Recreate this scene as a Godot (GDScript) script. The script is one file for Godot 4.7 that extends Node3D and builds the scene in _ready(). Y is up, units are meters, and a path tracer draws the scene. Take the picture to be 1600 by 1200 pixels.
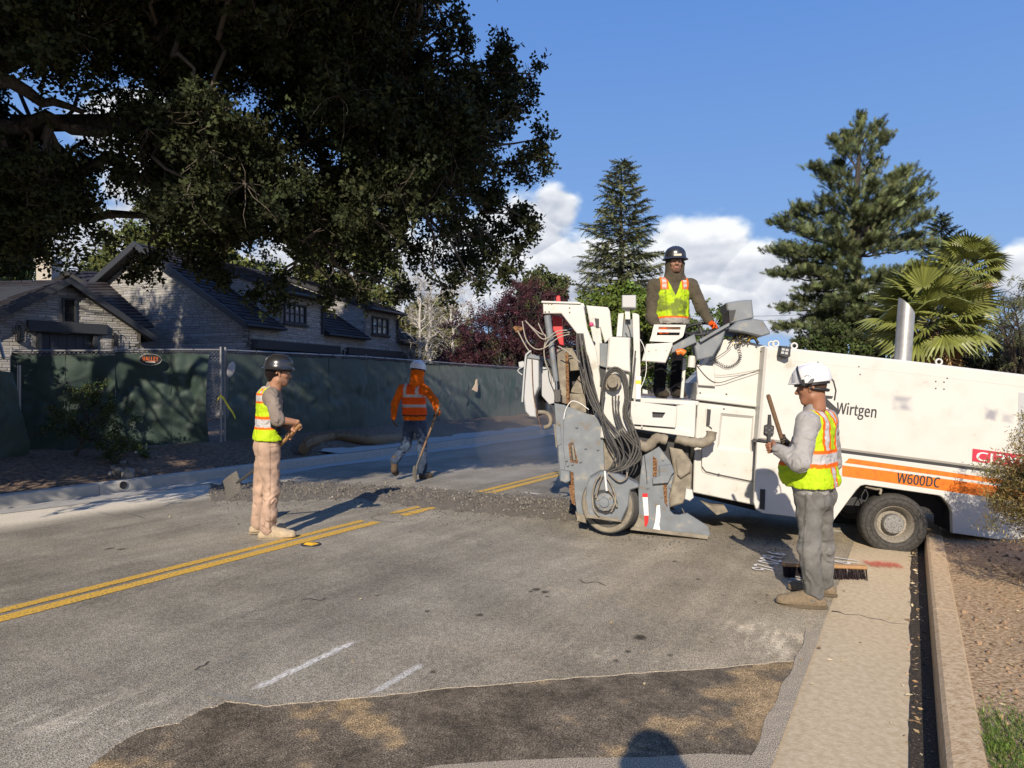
extends Node3D
# A road crew with a cold milling machine on a suburban street, seen from the kerb.
const F := 1110.0                       # focal length of the photograph in its own pixels (1600 x 1200)
const EYE := Vector3(0, 1.65, 0)
const RA := 0.5131                      # the road runs this far to the right of the view
const SUN_TRAVEL := Vector3(0.152, -0.469, -0.870)
var M := {}
var counts := {}
var rng := RandomNumberGenerator.new()

func _ready() -> void:
	rng.seed = 4711
	# camera
	var cam := Camera3D.new()
	cam.name = "camera"
	cam.fov = rad_to_deg(2.0 * atan(600.0 / F))
	cam.near = 0.05
	cam.far = 4000.0
	cam.position = EYE
	add_child(cam)
	cam.current = true
	# sky, exposure
	var env := Environment.new()
	env.background_mode = Environment.BG_SKY
	var sky := Sky.new()
	var pano := PanoramaSkyMaterial.new()
	pano.panorama = sky_picture()
	sky.sky_material = pano
	env.sky = sky
	env.ambient_light_source = Environment.AMBIENT_SOURCE_SKY
	env.tonemap_mode = Environment.TONE_MAPPER_LINEAR
	env.tonemap_exposure = EXPOSURE
	env.background_energy_multiplier = 1.0
	env.sdfgi_enabled = true
	env.ssao_enabled = true
	env.ssil_enabled = true
	env.volumetric_fog_enabled = true
	env.volumetric_fog_density = 0.0
	var we := WorldEnvironment.new()
	we.name = "environment"
	we.environment = env
	add_child(we)
	# sun
	var sun := DirectionalLight3D.new()
	sun.name = "sun"
	sun.light_color = Color(1.0, 0.945, 0.86)
	sun.light_energy = 1.32
	sun.light_angular_distance = 0.5
	sun.shadow_enabled = true
	add_child(sun)
	sun.look_at_from_position(Vector3.ZERO, SUN_TRAVEL, Vector3.UP)
	# the air: faint dust left of the machine's drum
	dust()
	# the place, large to small
	for step in [materials, build_ground, build_house, build_fences, build_far_trees, build_oak, build_machine, build_people, build_small]:
		step.call()
const EXPOSURE := 1.42

# ---------------------------------------------------------------- geometry collector
class Geo:
	var v := PackedVector3Array()
	var n := PackedVector3Array()
	var uv := PackedVector2Array()
	var uv2 := PackedVector2Array()
	var c := PackedColorArray()
	var i := PackedInt32Array()
	var col := Color.WHITE
	var xf := Transform3D()

	func vert(p: Vector3, nn: Vector3, t := Vector2.ZERO, t2 := Vector2.ZERO) -> int:
		v.append(xf * p)
		n.append((xf.basis * nn).normalized())
		uv.append(t)
		uv2.append(t2)
		c.append(col)
		return v.size() - 1

	func ix(a: int, b: int, d: int) -> void:
		var g := (v[b] - v[a]).cross(v[d] - v[a])
		if g.dot(n[a] + n[b] + n[d]) > 0.0:
			i.append(a); i.append(d); i.append(b)
		else:
			i.append(a); i.append(b); i.append(d)

	func tri(a: Vector3, b: Vector3, d: Vector3, nn: Vector3) -> void:
		var k := vert(a, nn, Vector2(0, 0))
		vert(b, nn, Vector2(1, 0))
		vert(d, nn, Vector2(1, 1))
		ix(k, k + 1, k + 2)

	func quad(a: Vector3, b: Vector3, d: Vector3, e: Vector3, toward := Vector3.ZERO) -> void:
		var nn := (b - a).cross(d - a)
		if nn.length_squared() < 1e-14:
			nn = (d - a).cross(e - a)
		nn = nn.normalized()
		if toward != Vector3.ZERO and nn.dot(toward) < 0:
			nn = -nn
		var k := vert(a, nn, Vector2(0, 0))
		vert(b, nn, Vector2(1, 0))
		vert(d, nn, Vector2(1, 1))
		vert(e, nn, Vector2(0, 1))
		ix(k, k + 1, k + 2)
		ix(k, k + 2, k + 3)

	func hexa(p: Array) -> void:   # 8 corners: 4 of one end, 4 of the other, same order
		var m := Vector3.ZERO
		for q in p: m += q
		m /= 8.0
		for f in [[0, 1, 2, 3], [4, 5, 6, 7], [0, 1, 5, 4], [1, 2, 6, 5], [2, 3, 7, 6], [3, 0, 4, 7]]:
			quad(p[f[0]], p[f[1]], p[f[2]], p[f[3]], (p[f[0]] + p[f[2]]) * 0.5 - m)

	func box(ctr: Vector3, s: Vector3, bev := 0.0, b := Basis()) -> void:
		var old := xf
		xf = xf * Transform3D(b, ctr)
		var h := s * 0.5
		if bev <= 0.0:
			hexa([Vector3(-h.x, -h.y, h.z), Vector3(h.x, -h.y, h.z), Vector3(h.x, h.y, h.z), Vector3(-h.x, h.y, h.z),
				Vector3(-h.x, -h.y, -h.z), Vector3(h.x, -h.y, -h.z), Vector3(h.x, h.y, -h.z), Vector3(-h.x, h.y, -h.z)])
		else:
			prism(PackedVector2Array([Vector2(-h.x, -h.y), Vector2(h.x, -h.y), Vector2(h.x, h.y), Vector2(-h.x, h.y)]), -h.z, h.z, bev)
		xf = old

	static func inset(p: PackedVector2Array, d: float) -> PackedVector2Array:   # p counter-clockwise
		var o := PackedVector2Array()
		var k := p.size()
		for a in k:
			var e0 := (p[a] - p[(a + k - 1) % k]).normalized()
			var e1 := (p[(a + 1) % k] - p[a]).normalized()
			var n0 := Vector2(-e0.y, e0.x)
			var n1 := Vector2(-e1.y, e1.x)
			var m := n0 + n1
			var l := maxf(m.length_squared() * 0.5, 0.35)
			o.append(p[a] + m * (d / l))
		return o

	func prism(poly: PackedVector2Array, z0: float, z1: float, bev := 0.0) -> void:
		var p := poly.duplicate()
		if Geometry2D.is_polygon_clockwise(p):
			p.reverse()
		if z0 > z1:
			var q := z0; z0 = z1; z1 = q
		var inn := inset(p, bev) if bev > 0 else p
		var t := Geometry2D.triangulate_polygon(inn)
		if t.is_empty() and bev > 0:
			inn = p
			bev = 0.0
			t = Geometry2D.triangulate_polygon(inn)
		for k in range(0, t.size(), 3):
			var a := inn[t[k]]
			var b := inn[t[k + 1]]
			var d := inn[t[k + 2]]
			tri(Vector3(a.x, a.y, z1), Vector3(b.x, b.y, z1), Vector3(d.x, d.y, z1), Vector3(0, 0, 1))
			tri(Vector3(a.x, a.y, z0), Vector3(b.x, b.y, z0), Vector3(d.x, d.y, z0), Vector3(0, 0, -1))
		var m := p.size()
		for k in m:
			var a := p[k]
			var b := p[(k + 1) % m]
			var ai := inn[k]
			var bi := inn[(k + 1) % m]
			var e := (b - a).normalized()
			var out := Vector3(e.y, -e.x, 0)
			quad(Vector3(a.x, a.y, z0 + bev), Vector3(b.x, b.y, z0 + bev), Vector3(b.x, b.y, z1 - bev), Vector3(a.x, a.y, z1 - bev), out)
			if bev > 0:
				quad(Vector3(a.x, a.y, z1 - bev), Vector3(b.x, b.y, z1 - bev), Vector3(bi.x, bi.y, z1), Vector3(ai.x, ai.y, z1), out + Vector3(0, 0, 1))
				quad(Vector3(a.x, a.y, z0 + bev), Vector3(b.x, b.y, z0 + bev), Vector3(bi.x, bi.y, z0), Vector3(ai.x, ai.y, z0), out - Vector3(0, 0, 1))

	func tube(pts: Array, r, sides := 8, caps := true) -> void:
		var k := pts.size()
		var up := Vector3(0.13, 0.97, 0.2)
		var prev := Vector3.ZERO
		var first := v.size()
		for a in k:
			var t: Vector3 = (pts[mini(a + 1, k - 1)] - pts[maxi(a - 1, 0)]).normalized()
			if prev == Vector3.ZERO:
				prev = up.cross(t)
				if prev.length() < 0.05: prev = Vector3(1, 0, 0).cross(t)
			var s := (prev - t * prev.dot(t)).normalized()
			prev = s
			var w := t.cross(s)
			var rr: float = r[a] if r is Array or r is PackedFloat32Array else r
			for q in sides:
				var an := TAU * q / sides
				var dn := s * cos(an) + w * sin(an)
				vert(pts[a] + dn * rr, dn, Vector2(float(q) / sides, a))
		for a in k - 1:
			for q in sides:
				var q2 := (q + 1) % sides
				ix(first + a * sides + q, first + a * sides + q2, first + (a + 1) * sides + q2)
				ix(first + a * sides + q, first + (a + 1) * sides + q2, first + (a + 1) * sides + q)
		if caps:
			for e in [0, k - 1]:
				var dir: Vector3 = ((pts[0] - pts[1]) if e == 0 else (pts[k - 1] - pts[k - 2])).normalized()
				var rr: float = r[e] if r is Array or r is PackedFloat32Array else r
				if rr < 0.0005: continue
				var b: int = first + e * sides
				var cc := v.size()
				v.append(xf * (pts[e] as Vector3)); n.append((xf.basis * dir).normalized()); uv.append(Vector2.ZERO); uv2.append(Vector2.ZERO); c.append(col)
				for q in sides:
					v.append(v[b + q]); n.append((xf.basis * dir).normalized()); uv.append(Vector2.ZERO); uv2.append(Vector2.ZERO); c.append(col)
				for q in sides:
					ix(cc, cc + 1 + q, cc + 1 + (q + 1) % sides)

	func lathe(prof: Array, segs: int, t: Transform3D, sharp := 40.0) -> void:   # prof of Vector2(radius, along y)
		var old := xf
		xf = xf * t
		for a in prof.size() - 1:
			var p0: Vector2 = prof[a]
			var p1: Vector2 = prof[a + 1]
			var e := (p1 - p0).normalized()
			var n0 := Vector2(e.y, -e.x)
			var na := n0
			var nb := n0
			if a > 0:
				var ep: Vector2 = (p0 - prof[a - 1]).normalized()
				if absf(rad_to_deg(ep.angle_to(e))) < sharp: na = (n0 + Vector2(ep.y, -ep.x)).normalized()
			if a < prof.size() - 2:
				var en: Vector2 = (prof[a + 2] - p1).normalized()
				if absf(rad_to_deg(e.angle_to(en))) < sharp: nb = (n0 + Vector2(en.y, -en.x)).normalized()
			var f := v.size()
			for q in segs + 1:
				var an := TAU * q / segs
				var d := Vector3(cos(an), 0, sin(an))
				vert(d * p0.x + Vector3(0, p0.y, 0), d * na.x + Vector3(0, na.y, 0), Vector2(float(q) / segs, a))
				vert(d * p1.x + Vector3(0, p1.y, 0), d * nb.x + Vector3(0, nb.y, 0), Vector2(float(q) / segs, a + 1))
			for q in segs:
				if p0.x > 1e-5: ix(f + q * 2, f + q * 2 + 2, f + q * 2 + 1)
				if p1.x > 1e-5: ix(f + q * 2 + 1, f + q * 2 + 2, f + q * 2 + 3)
		xf = old

	func grid(nu: int, nv: int, fn: Callable, toward: Vector3, uvf = null) -> void:
		var f := v.size()
		var pts := PackedVector3Array()
		for a in nu:
			for b in nv:
				pts.append(fn.call(a, b))
		for a in nu:
			for b in nv:
				var du := pts[mini(a + 1, nu - 1) * nv + b] - pts[maxi(a - 1, 0) * nv + b]
				var dv := pts[a * nv + mini(b + 1, nv - 1)] - pts[a * nv + maxi(b - 1, 0)]
				var nn := du.cross(dv).normalized()
				if nn.dot(toward) < 0: nn = -nn
				var t := Vector2(float(a) / (nu - 1), float(b) / (nv - 1))
				var t2 := t
				if uvf != null:
					var four: Array = uvf.call(pts[a * nv + b])
					t = four[0]; t2 = four[1]
				vert(pts[a * nv + b], nn, t, t2)
		for a in nu - 1:
			for b in nv - 1:
				var k := f + a * nv + b
				ix(k, k + nv, k + nv + 1)
				ix(k, k + nv + 1, k + 1)

	func mesh() -> ArrayMesh:
		var arr := []
		arr.resize(Mesh.ARRAY_MAX)
		arr[Mesh.ARRAY_VERTEX] = v
		arr[Mesh.ARRAY_NORMAL] = n
		arr[Mesh.ARRAY_TEX_UV] = uv
		arr[Mesh.ARRAY_TEX_UV2] = uv2
		arr[Mesh.ARRAY_COLOR] = c
		arr[Mesh.ARRAY_INDEX] = i
		var m := ArrayMesh.new()
		m.add_surface_from_arrays(Mesh.PRIMITIVE_TRIANGLES, arr)
		return m

# ---------------------------------------------------------------- places
func at(x: float, y: float, d: float) -> Vector3:   # the point seen at that place of the photograph, d metres away
	return EYE + Vector3((x - 800.0) / F * d, (600.0 - y) / F * d, -d)

func road(u: float, v: float, y := 0.0) -> Vector3:   # u along the road, v across it
	return Vector3(u * sin(RA) + v * cos(RA), y, -u * cos(RA) + v * sin(RA))

func to_road(p: Vector3) -> Vector2:
	return Vector2(p.x * sin(RA) - p.z * cos(RA), p.x * cos(RA) + p.z * sin(RA))

func road_h(v: float) -> float:
	if v > -0.52: return lerpf(0.03, 0.0, clampf((v + 0.52) / 0.6, 0, 1))
	if v > -5.0: return lerpf(0.03, 0.19, (-0.52 - v) / 4.48)
	return maxf(lerpf(0.19, 0.05, (-5.0 - v) / 5.2), 0.05)

func on_road(x: float, y: float, lift := 0.0) -> Vector3:   # where that sight line meets the road
	var h := 0.1
	var p := Vector3.ZERO
	for k in 8:
		var d := (EYE.y - h) * F / (y - 600.0)
		p = at(x, y, d)
		h = road_h(to_road(p).y)
	p.y = h + lift
	return p

# ---------------------------------------------------------------- nodes
func numbered(called: String, parent: Node) -> String:
	if not parent.has_node(NodePath(called)): return called
	var k := 1
	if counts.has([parent, called]): k = counts[[parent, called]]
	while parent.has_node(NodePath("%s_%03d" % [called, k])): k += 1
	counts[[parent, called]] = k + 1
	return "%s_%03d" % [called, k]

func tag(o: Node3D, label: String, category: String, group := "") -> Node3D:
	o.set_meta("label", label)
	o.set_meta("category", category)
	if group: o.set_meta("group", group)
	return o

func thing(called: String, label: String, category: String, where: Vector3, group := "") -> Node3D:
	var o := Node3D.new()
	o.name = numbered(called, self)
	add_child(o, true)
	o.position = where
	return tag(o, label, category, group)

# shapes are laid out in the scene's own coordinates, so a part undoes its parent's place
func part(called: String, shape, m: Material, parent: Node3D = self, own := false) -> MeshInstance3D:
	var o := MeshInstance3D.new()
	o.name = numbered(called, parent)
	o.mesh = shape.mesh() if shape is Geo else shape
	o.material_override = m
	parent.add_child(o, true)
	if not own and parent != self:
		o.transform = parent.global_transform.affine_inverse()
	return o

func ground_piece(called: String, shape, m: Material) -> MeshInstance3D:
	var o := part(called, shape, m)
	o.set_meta("kind", "structure")
	return o

func scatter(called: String, meshes: Mesh, m: Material, xs: Array, cols: Array, parent: Node3D = self) -> MultiMeshInstance3D:
	var mm := MultiMesh.new()
	mm.transform_format = MultiMesh.TRANSFORM_3D
	mm.use_colors = true
	mm.mesh = meshes
	mm.instance_count = xs.size()
	for k in xs.size():
		mm.set_instance_transform(k, xs[k])
		mm.set_instance_color(k, cols[k])
	var o := MultiMeshInstance3D.new()
	o.name = numbered(called, parent)
	o.multimesh = mm
	o.material_override = m
	o.set_meta("kind", "stuff")
	parent.add_child(o, true)
	if parent != self:
		o.transform = parent.global_transform.affine_inverse()
	return o

# ---------------------------------------------------------------- materials
func lin(r: float, g: float, b: float) -> Color:   # a real-world base colour as albedo_color wants it
	return Color(r, g, b).linear_to_srgb()

func mat(color: Color, rough := 0.8, metal := 0.0) -> StandardMaterial3D:
	var m := StandardMaterial3D.new()
	m.albedo_color = color
	m.roughness = rough
	m.metallic = metal
	return m

func vmat(rough := 0.8, spec := 0.5) -> StandardMaterial3D:   # colour comes with the vertices
	var m := mat(Color.WHITE, rough)
	m.vertex_color_use_as_albedo = true
	m.metallic_specular = spec
	return m

func noise(freq: float, oct := 4, kind := FastNoiseLite.TYPE_SIMPLEX_SMOOTH, seed_ := 1) -> FastNoiseLite:
	var n := FastNoiseLite.new()
	n.noise_type = kind
	n.frequency = freq
	n.fractal_octaves = oct
	n.seed = seed_
	return n

func ntex(freq: float, ramp: Array, oct := 4, kind := FastNoiseLite.TYPE_SIMPLEX_SMOOTH, size := 512, seed_ := 1, normal := 0.0) -> NoiseTexture2D:
	var t := NoiseTexture2D.new()
	t.width = size
	t.height = size
	t.seamless = true
	t.noise = noise(freq, oct, kind, seed_)
	if normal > 0:
		t.as_normal_map = true
		t.bump_strength = normal
	elif not ramp.is_empty():
		var g := Gradient.new()
		var offs := PackedFloat32Array()
		var cols := PackedColorArray()
		for r in ramp:
			offs.append(r[0])
			cols.append(r[1])
		g.offsets = offs
		g.colors = cols
		t.color_ramp = g
	return t

# a triplanar surface: pattern colour, repeats every `span` metres, with fine relief
func surf(ramp: Array, freq: float, span: float, rough: float, bump := 0.0, bfreq := 0.1, bspan := 0.3, metal := 0.0, oct := 5, seed_ := 1) -> StandardMaterial3D:
	var m := mat(Color.WHITE, rough, metal)
	m.albedo_texture = ntex(freq, ramp, oct, FastNoiseLite.TYPE_SIMPLEX_SMOOTH, 512, seed_)
	m.uv1_triplanar = true
	m.uv1_world_triplanar = true
	m.uv1_scale = Vector3.ONE / span
	if bump > 0:
		m.heightmap_enabled = true
		m.heightmap_texture = m.albedo_texture if bfreq <= 0 else ntex(bfreq, [], 3, FastNoiseLite.TYPE_SIMPLEX_SMOOTH, 512, seed_ + 7)
		m.heightmap_scale = bump
	return m

func two_color(a: Color, b: Color, low := 0.35, high := 0.65) -> Array:
	return [[low, a], [high, b]]

# ---------------------------------------------------------------- sky
func sky_picture() -> ImageTexture:
	var W := 4096
	var H := 2048
	var px := PackedByteArray()
	var puff := noise(1.0, 5, FastNoiseLite.TYPE_SIMPLEX_SMOOTH, 5)
	var fine := noise(4.2, 4, FastNoiseLite.TYPE_SIMPLEX_SMOOTH, 9)
	# cumulus heaps of the view: x, y, half width, half height in the photograph's pixels
	var heaps := [[820, 350, 78, 52], [865, 322, 42, 34], [760, 405, 90, 62], [900, 420, 110, 60], [985, 440, 100, 62], [1060, 400, 62, 58], [1110, 395, 75, 56], [1170, 425, 92, 54], [1215, 450, 80, 60], [1290, 480, 120, 46],
		[1590, 425, 50, 46], [1660, 440, 110, 66], [1130, 470, 150, 42], [640, 440, 130, 76], [500, 400, 160, 90], [330, 300, 200, 90], [70, 380, 180, 100], [200, 180, 90, 50], [-200, 330, 200, 110], [800, 470, 90, 28]]
	var row := PackedByteArray()
	for j in H:
		var el := PI * 0.5 - PI * (j + 0.5) / H
		var y := sin(el)
		var g := clampf(y / 0.62, 0, 1)
		var b0 := SKY_LOW.lerp(SKY_HIGH, pow(g, 0.66))
		if y < 0: b0 = SKY_LOW.lerp(lin(0.17, 0.155, 0.13), clampf(-y * 14.0, 0, 1))
		row.resize(0)
		if y < -0.02 or y > 0.80:
			row = PackedByteArray([int(b0.r * 255), int(b0.g * 255), int(b0.b * 255)])
			while row.size() < W * 3: row.append_array(row)
			row.resize(W * 3)
		else:
			row.resize(W * 3)
			var k := 0
			while k < W:
				var az := wrapf(TAU * (k + 0.5) / W, -PI, PI)
				var seen: bool = absf(az) < 0.72
				var run := 1 if seen else 4
				var dir := Vector3(sin(az) * cos(el), y, -cos(az) * cos(el))
				var q := dir * Vector3(5, 9, 5)
				var n1 := puff.get_noise_3dv(q)
				var n2 := fine.get_noise_3dv(q)
				var cover := -1.0
				var below := 0.0
				if seen:
					var X := 800.0 + F * dir.x / -dir.z
					var Y := 600.0 - F * y / -dir.z
					for h in heaps:
						var dx: float = (X - h[0]) / h[2]
						if absf(dx) > 1.7: continue
						var dy: float = (Y - h[1]) / h[3]
						if dy > 0: dy *= 0.7
						var w := 1.0 - sqrt(dx * dx + dy * dy)
						if w > cover:
							cover = w
							below = dy
				else:
					cover = 0.55 - absf(el - 0.16) * 5.0 + 0.5 * n1
					below = (0.2 - el) * 6.0
				var edge := cover + 0.42 * n1 + 0.30 * n2
				var a := smoothstep(-0.12, 0.30, edge)
				var thin := clampf(0.16 - el, 0, 0.16) / 0.16 * 0.30
				a = maxf(a, thin * smoothstep(-0.3, 0.4, n1 + n2 * 0.4))
				var lit := clampf(0.62 - below * 0.36 + n1 * 0.40 + n2 * 0.52 - clampf(edge - 0.5, 0, 1) * 0.35, 0, 1)
				var cl := CLOUD_LOW.lerp(CLOUD_HIGH, lit)
				var cc := b0.lerp(cl, a * 0.94)
				var r8 := int(clampf(cc.r, 0, 1) * 255); var g8 := int(clampf(cc.g, 0, 1) * 255); var bb8 := int(clampf(cc.b, 0, 1) * 255)
				for s in mini(run, W - k):
					row[k * 3] = r8; row[k * 3 + 1] = g8; row[k * 3 + 2] = bb8
					k += 1
		px.append_array(row)
	var im := Image.create_from_data(W, H, false, Image.FORMAT_RGB8, px)
	return ImageTexture.create_from_image(im)
const SKY_LOW := Color(0.59, 0.70, 0.82)
const SKY_HIGH := Color(0.285, 0.45, 0.715)
const CLOUD_HIGH := Color(0.88, 0.878, 0.875)
const CLOUD_LOW := Color(0.56, 0.585, 0.65)

# ---------------------------------------------------------------- shared materials
func materials() -> void:
	M.concrete = surf([[0.2, lin(.47, .37, .235)], [0.45, lin(.525, .418, .268)], [0.6, lin(.55, .442, .288)], [0.8, lin(.59, .482, .325)]], 0.07, 1.9, 0.9, 0.15, 0.22, 0.35, 0.0, 6)
	M.kerb = surf([[0.22, lin(.40, .275, .15)], [0.45, lin(.50, .365, .215)], [0.6, lin(.53, .39, .235)], [0.8, lin(.58, .45, .29)]], 0.07, 1.7, 0.92, 0.3, 0.22, 0.35, 0.0, 6, 19)
	M.shade_silt = surf([[0.3, lin(.02, .015, .011)], [0.55, lin(.05, .037, .026)], [0.75, lin(.1, .075, .05)]], 0.06, 0.6, 0.95, 0.9, 0.15, 0.3, 0.0, 5, 20)  # colour carries kerb shade as well as silt
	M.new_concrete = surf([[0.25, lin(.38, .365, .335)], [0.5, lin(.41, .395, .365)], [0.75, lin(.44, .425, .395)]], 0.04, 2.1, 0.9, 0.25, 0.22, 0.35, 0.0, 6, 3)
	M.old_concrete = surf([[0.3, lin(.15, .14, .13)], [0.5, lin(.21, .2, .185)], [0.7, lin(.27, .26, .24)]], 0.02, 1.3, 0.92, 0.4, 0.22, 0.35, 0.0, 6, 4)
	M.dirt = surf([[0.2, lin(.22, .14, .07)], [0.45, lin(.36, .245, .135)], [0.62, lin(.42, .295, .17)], [0.82, lin(.50, .375, .235)]], 0.09, 1.9, 0.95, 0.6, 0.14, 0.45, 0.0, 6, 5)
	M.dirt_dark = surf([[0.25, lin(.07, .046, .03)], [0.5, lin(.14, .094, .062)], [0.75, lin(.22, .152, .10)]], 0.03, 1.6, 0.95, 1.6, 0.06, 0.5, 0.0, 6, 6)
	M.asphalt = road_material(lin(.90, .795, .655), 11)
	M.yellow = surf([[0.27, lin(.24, .19, .12)], [0.34, lin(.60, .36, .05)], [0.6, lin(.72, .42, .045)], [0.8, lin(.78, .5, .09)]], 0.05, 0.6, 0.8, 0.2, 0.22, 0.2, 0.0, 5, 8)
	M.white_line = surf([[0.25, lin(.45, .43, .4)], [0.45, lin(.74, .72, .68)]], 0.06, 0.4, 0.85, 0.0, 0.1, 0.3, 0.0, 5, 9)
	M.solid_tyre = surf([[0.3, lin(.06, .055, .05)], [0.6, lin(.13, .12, .105)]], 0.05, .4, .9)
	M.steel = mat(lin(.42, .42, .42), 0.42, 0.9)
	M.dark_steel = mat(lin(.12, .12, .125), 0.5, 0.7)
	M.rubber = surf([[0.3, lin(.03, .028, .026)], [0.7, lin(.062, .057, .051)]], 0.03, 0.6, 0.8)
	M.straw = surf([[0.3, lin(.2, .13, .07)], [0.7, lin(.4, .27, .145)]], 0.08, 0.4, 0.95, 1.0, .2, .2)
	M.worn_wood = surf([[0.3, lin(.13, .075, .04)], [0.7, lin(.24, .15, .085)]], 0.05, 0.3, 0.7)
	M.blade = surf([[0.3, lin(.12, .11, .1)], [0.6, lin(.26, .24, .21)]], 0.04, 0.3, 0.55, 0.0, .1, .3, 0.5)
	M.dark_grey = mat(lin(.1, .1, .105), 0.6)
	M.black = mat(lin(.018, .018, .02), 0.55)
	M.wood = surf([[0.3, lin(.3, .165, .07)], [0.7, lin(.44, .26, .12)]], 0.05, 0.3, 0.6)
	M.wood.uv1_scale = Vector3(9, 1.2, 9)
	M.stone = vmat(0.95)
	M.leaf = vmat(0.6, 0.25)
	M.leaf.backlight_enabled = true
	M.leaf.backlight = Color(0.24, 0.24, 0.24)
	M.bark = surf([[0.3, lin(.03, .025, .02)], [0.55, lin(.06, .05, .042)], [0.75, lin(.1, .085, .07)]], 0.03, 0.8, 0.95, 2.0, 0.05, 0.4)
	M.bark.uv1_scale = Vector3(2.2, 0.7, 2.2)

func road_material(base: Color, seed_: int) -> StandardMaterial3D:
	var m := mat(Color.WHITE, 0.9)
	var l := base.srgb_to_linear()
	var f := func(k): return Color(l.r * k, l.g * k, l.b * k).linear_to_srgb()
	m.albedo_texture = ntex(0.12, [[0.2, f.call(0.30)], [0.42, f.call(0.80)], [0.58, f.call(1.05)], [0.72, f.call(1.45)], [0.84, f.call(2.3)]], 4, FastNoiseLite.TYPE_SIMPLEX_SMOOTH, 1024, seed_)
	m.uv1_scale = Vector3.ONE / 1.37
	m.metallic_specular = 0.3
	m.heightmap_enabled = true
	m.heightmap_texture = ntex(0.22, [], 3, FastNoiseLite.TYPE_SIMPLEX_SMOOTH, 1024, seed_ + 1)
	m.heightmap_scale = 0.45
	m.detail_enabled = true
	m.detail_blend_mode = BaseMaterial3D.BLEND_MODE_MUL
	m.detail_uv_layer = BaseMaterial3D.DETAIL_UV_2
	var white := Image.create_empty(4, 4, false, Image.FORMAT_RGB8)
	white.fill(Color.WHITE)
	m.detail_mask = ImageTexture.create_from_image(white)
	return m

# wear of the carriageway: dust, stains and scuffs that lie on it, as a map over u -4..14, v -11..0
const WU := Vector2(-4, 18)
const WV := Vector2(-11, 11)
func wear_picture() -> ImageTexture:
	var W := 1260
	var H := 770
	var grit := RandomNumberGenerator.new()
	grit.seed = 77
	var px := PackedByteArray()
	px.resize(W * H * 3)
	var big := noise(0.22, 4, FastNoiseLite.TYPE_SIMPLEX_SMOOTH, 21)
	var mid := noise(1.3, 4, FastNoiseLite.TYPE_SIMPLEX_SMOOTH, 22)
	var streak := noise(1.0, 3, FastNoiseLite.TYPE_SIMPLEX_SMOOTH, 23)
	var spots := []
	for s in [[838, 921, .055], [852, 925, .05], [830, 924, .03], [855, 932, .02], [749, 961, .035], [981, 1018, .03], [963, 1032, .028], [1047, 1024, .028], [676, 1050, .022], [1000, 996, .05], [1054, 877, .03], [1130, 930, .02], [172, 857, .06], [190, 858, .05], [668, 955, .03], [310, 820, .03], [1090, 905, .03], [920, 870, .02], [590, 930, .02], [1180, 940, .015]]:
		var r := to_road(on_road(s[0], s[1]))
		spots.append([r.x, r.y, s[2] * .75])
	var scuffs := []
	for s in [[1180, 985, 1230, 1030], [1150, 975, 1250, 1000], [1200, 1015, 1290, 1000], [880, 1015, 930, 1020], [40, 1120, 240, 1090], [90, 1130, 330, 1110], [700, 840, 760, 850], [150, 790, 320, 765]]:
		var a := to_road(on_road(s[0], s[1]))
		var b := to_road(on_road(s[2], s[3]))
		scuffs.append([a, b])
	for j in H:
		var v := WV.x + WV.y * (j + 0.5) / H
		for i in W:
			var u := WU.x + WU.y * (i + 0.5) / W
			var b := big.get_noise_2d(u, v)
			var m := mid.get_noise_2d(u, v)
			var s := streak.get_noise_2d(u * 0.35, v * 5.0)
			var k := 0.66 + 0.10 * b + 0.08 * m + 0.045 * s + grit.randf_range(-.075, .075)
			# tyre tracks polish two bands of each lane
			for c in [-1.7, -3.5, -6.4, -8.1]:
				k -= 0.035 * exp(-pow((v - c) / 0.32, 2.0))
			var warm := 0.0
			# tan dust drifting in from the right gutter
			warm += smoothstep(-3.4, -0.6, v + 0.8 * b) * 0.55
			k += smoothstep(-1.3, -0.5, v + 0.3 * m) * 0.05
			# pale milling dust along the far side
			var d := smoothstep(-8.1, -9.0, v + 0.5 * b + 0.2 * m) * smoothstep(-2.0, 1.5, u) * smoothstep(9.0, 7.6, u)
			k += d * 0.36
			var o := (j * W + i) * 3
			px[o] = int(clampf(k * (1.0 + 0.05 * warm), 0, 1) * 255)
			px[o + 1] = int(clampf(k * (1.0 - 0.005 * warm), 0, 1) * 255)
			px[o + 2] = int(clampf(k * (0.985 - 0.10 * warm), 0, 1) * 255)
	for q in scuffs:
		var a: Vector2 = q[0]
		var e: Vector2 = q[1] - a
		worn(px, W, H, Rect2(a, Vector2.ZERO).expand(q[1]).grow(0.4), func(u: float, v: float):
			var t := clampf((Vector2(u, v) - a).dot(e) / e.length_squared(), 0, 1)
			var dist := (a + e * t).distance_to(Vector2(u, v))
			return 1.0 + 0.13 * exp(-dist * dist / 0.03) * clampf(0.3 + mid.get_noise_2d(u * 1.5, v * 9.0) * 2.2 + grit.randf_range(-.5, .5), 0, 1))
	for q in spots:
		worn(px, W, H, Rect2(q[0], q[1], 0, 0).grow(0.2), func(u: float, v: float):
			var dx: float = u - q[0]
			var dy: float = v - q[1]
			return 1.0 - 0.45 * smoothstep(1.15, 0.75, sqrt(dx * dx + dy * dy * 1.6) / q[2] + mid.get_noise_2d(u, v) * 0.5))
	return ImageTexture.create_from_image(Image.create_from_data(W, H, false, Image.FORMAT_RGB8, px))

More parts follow.
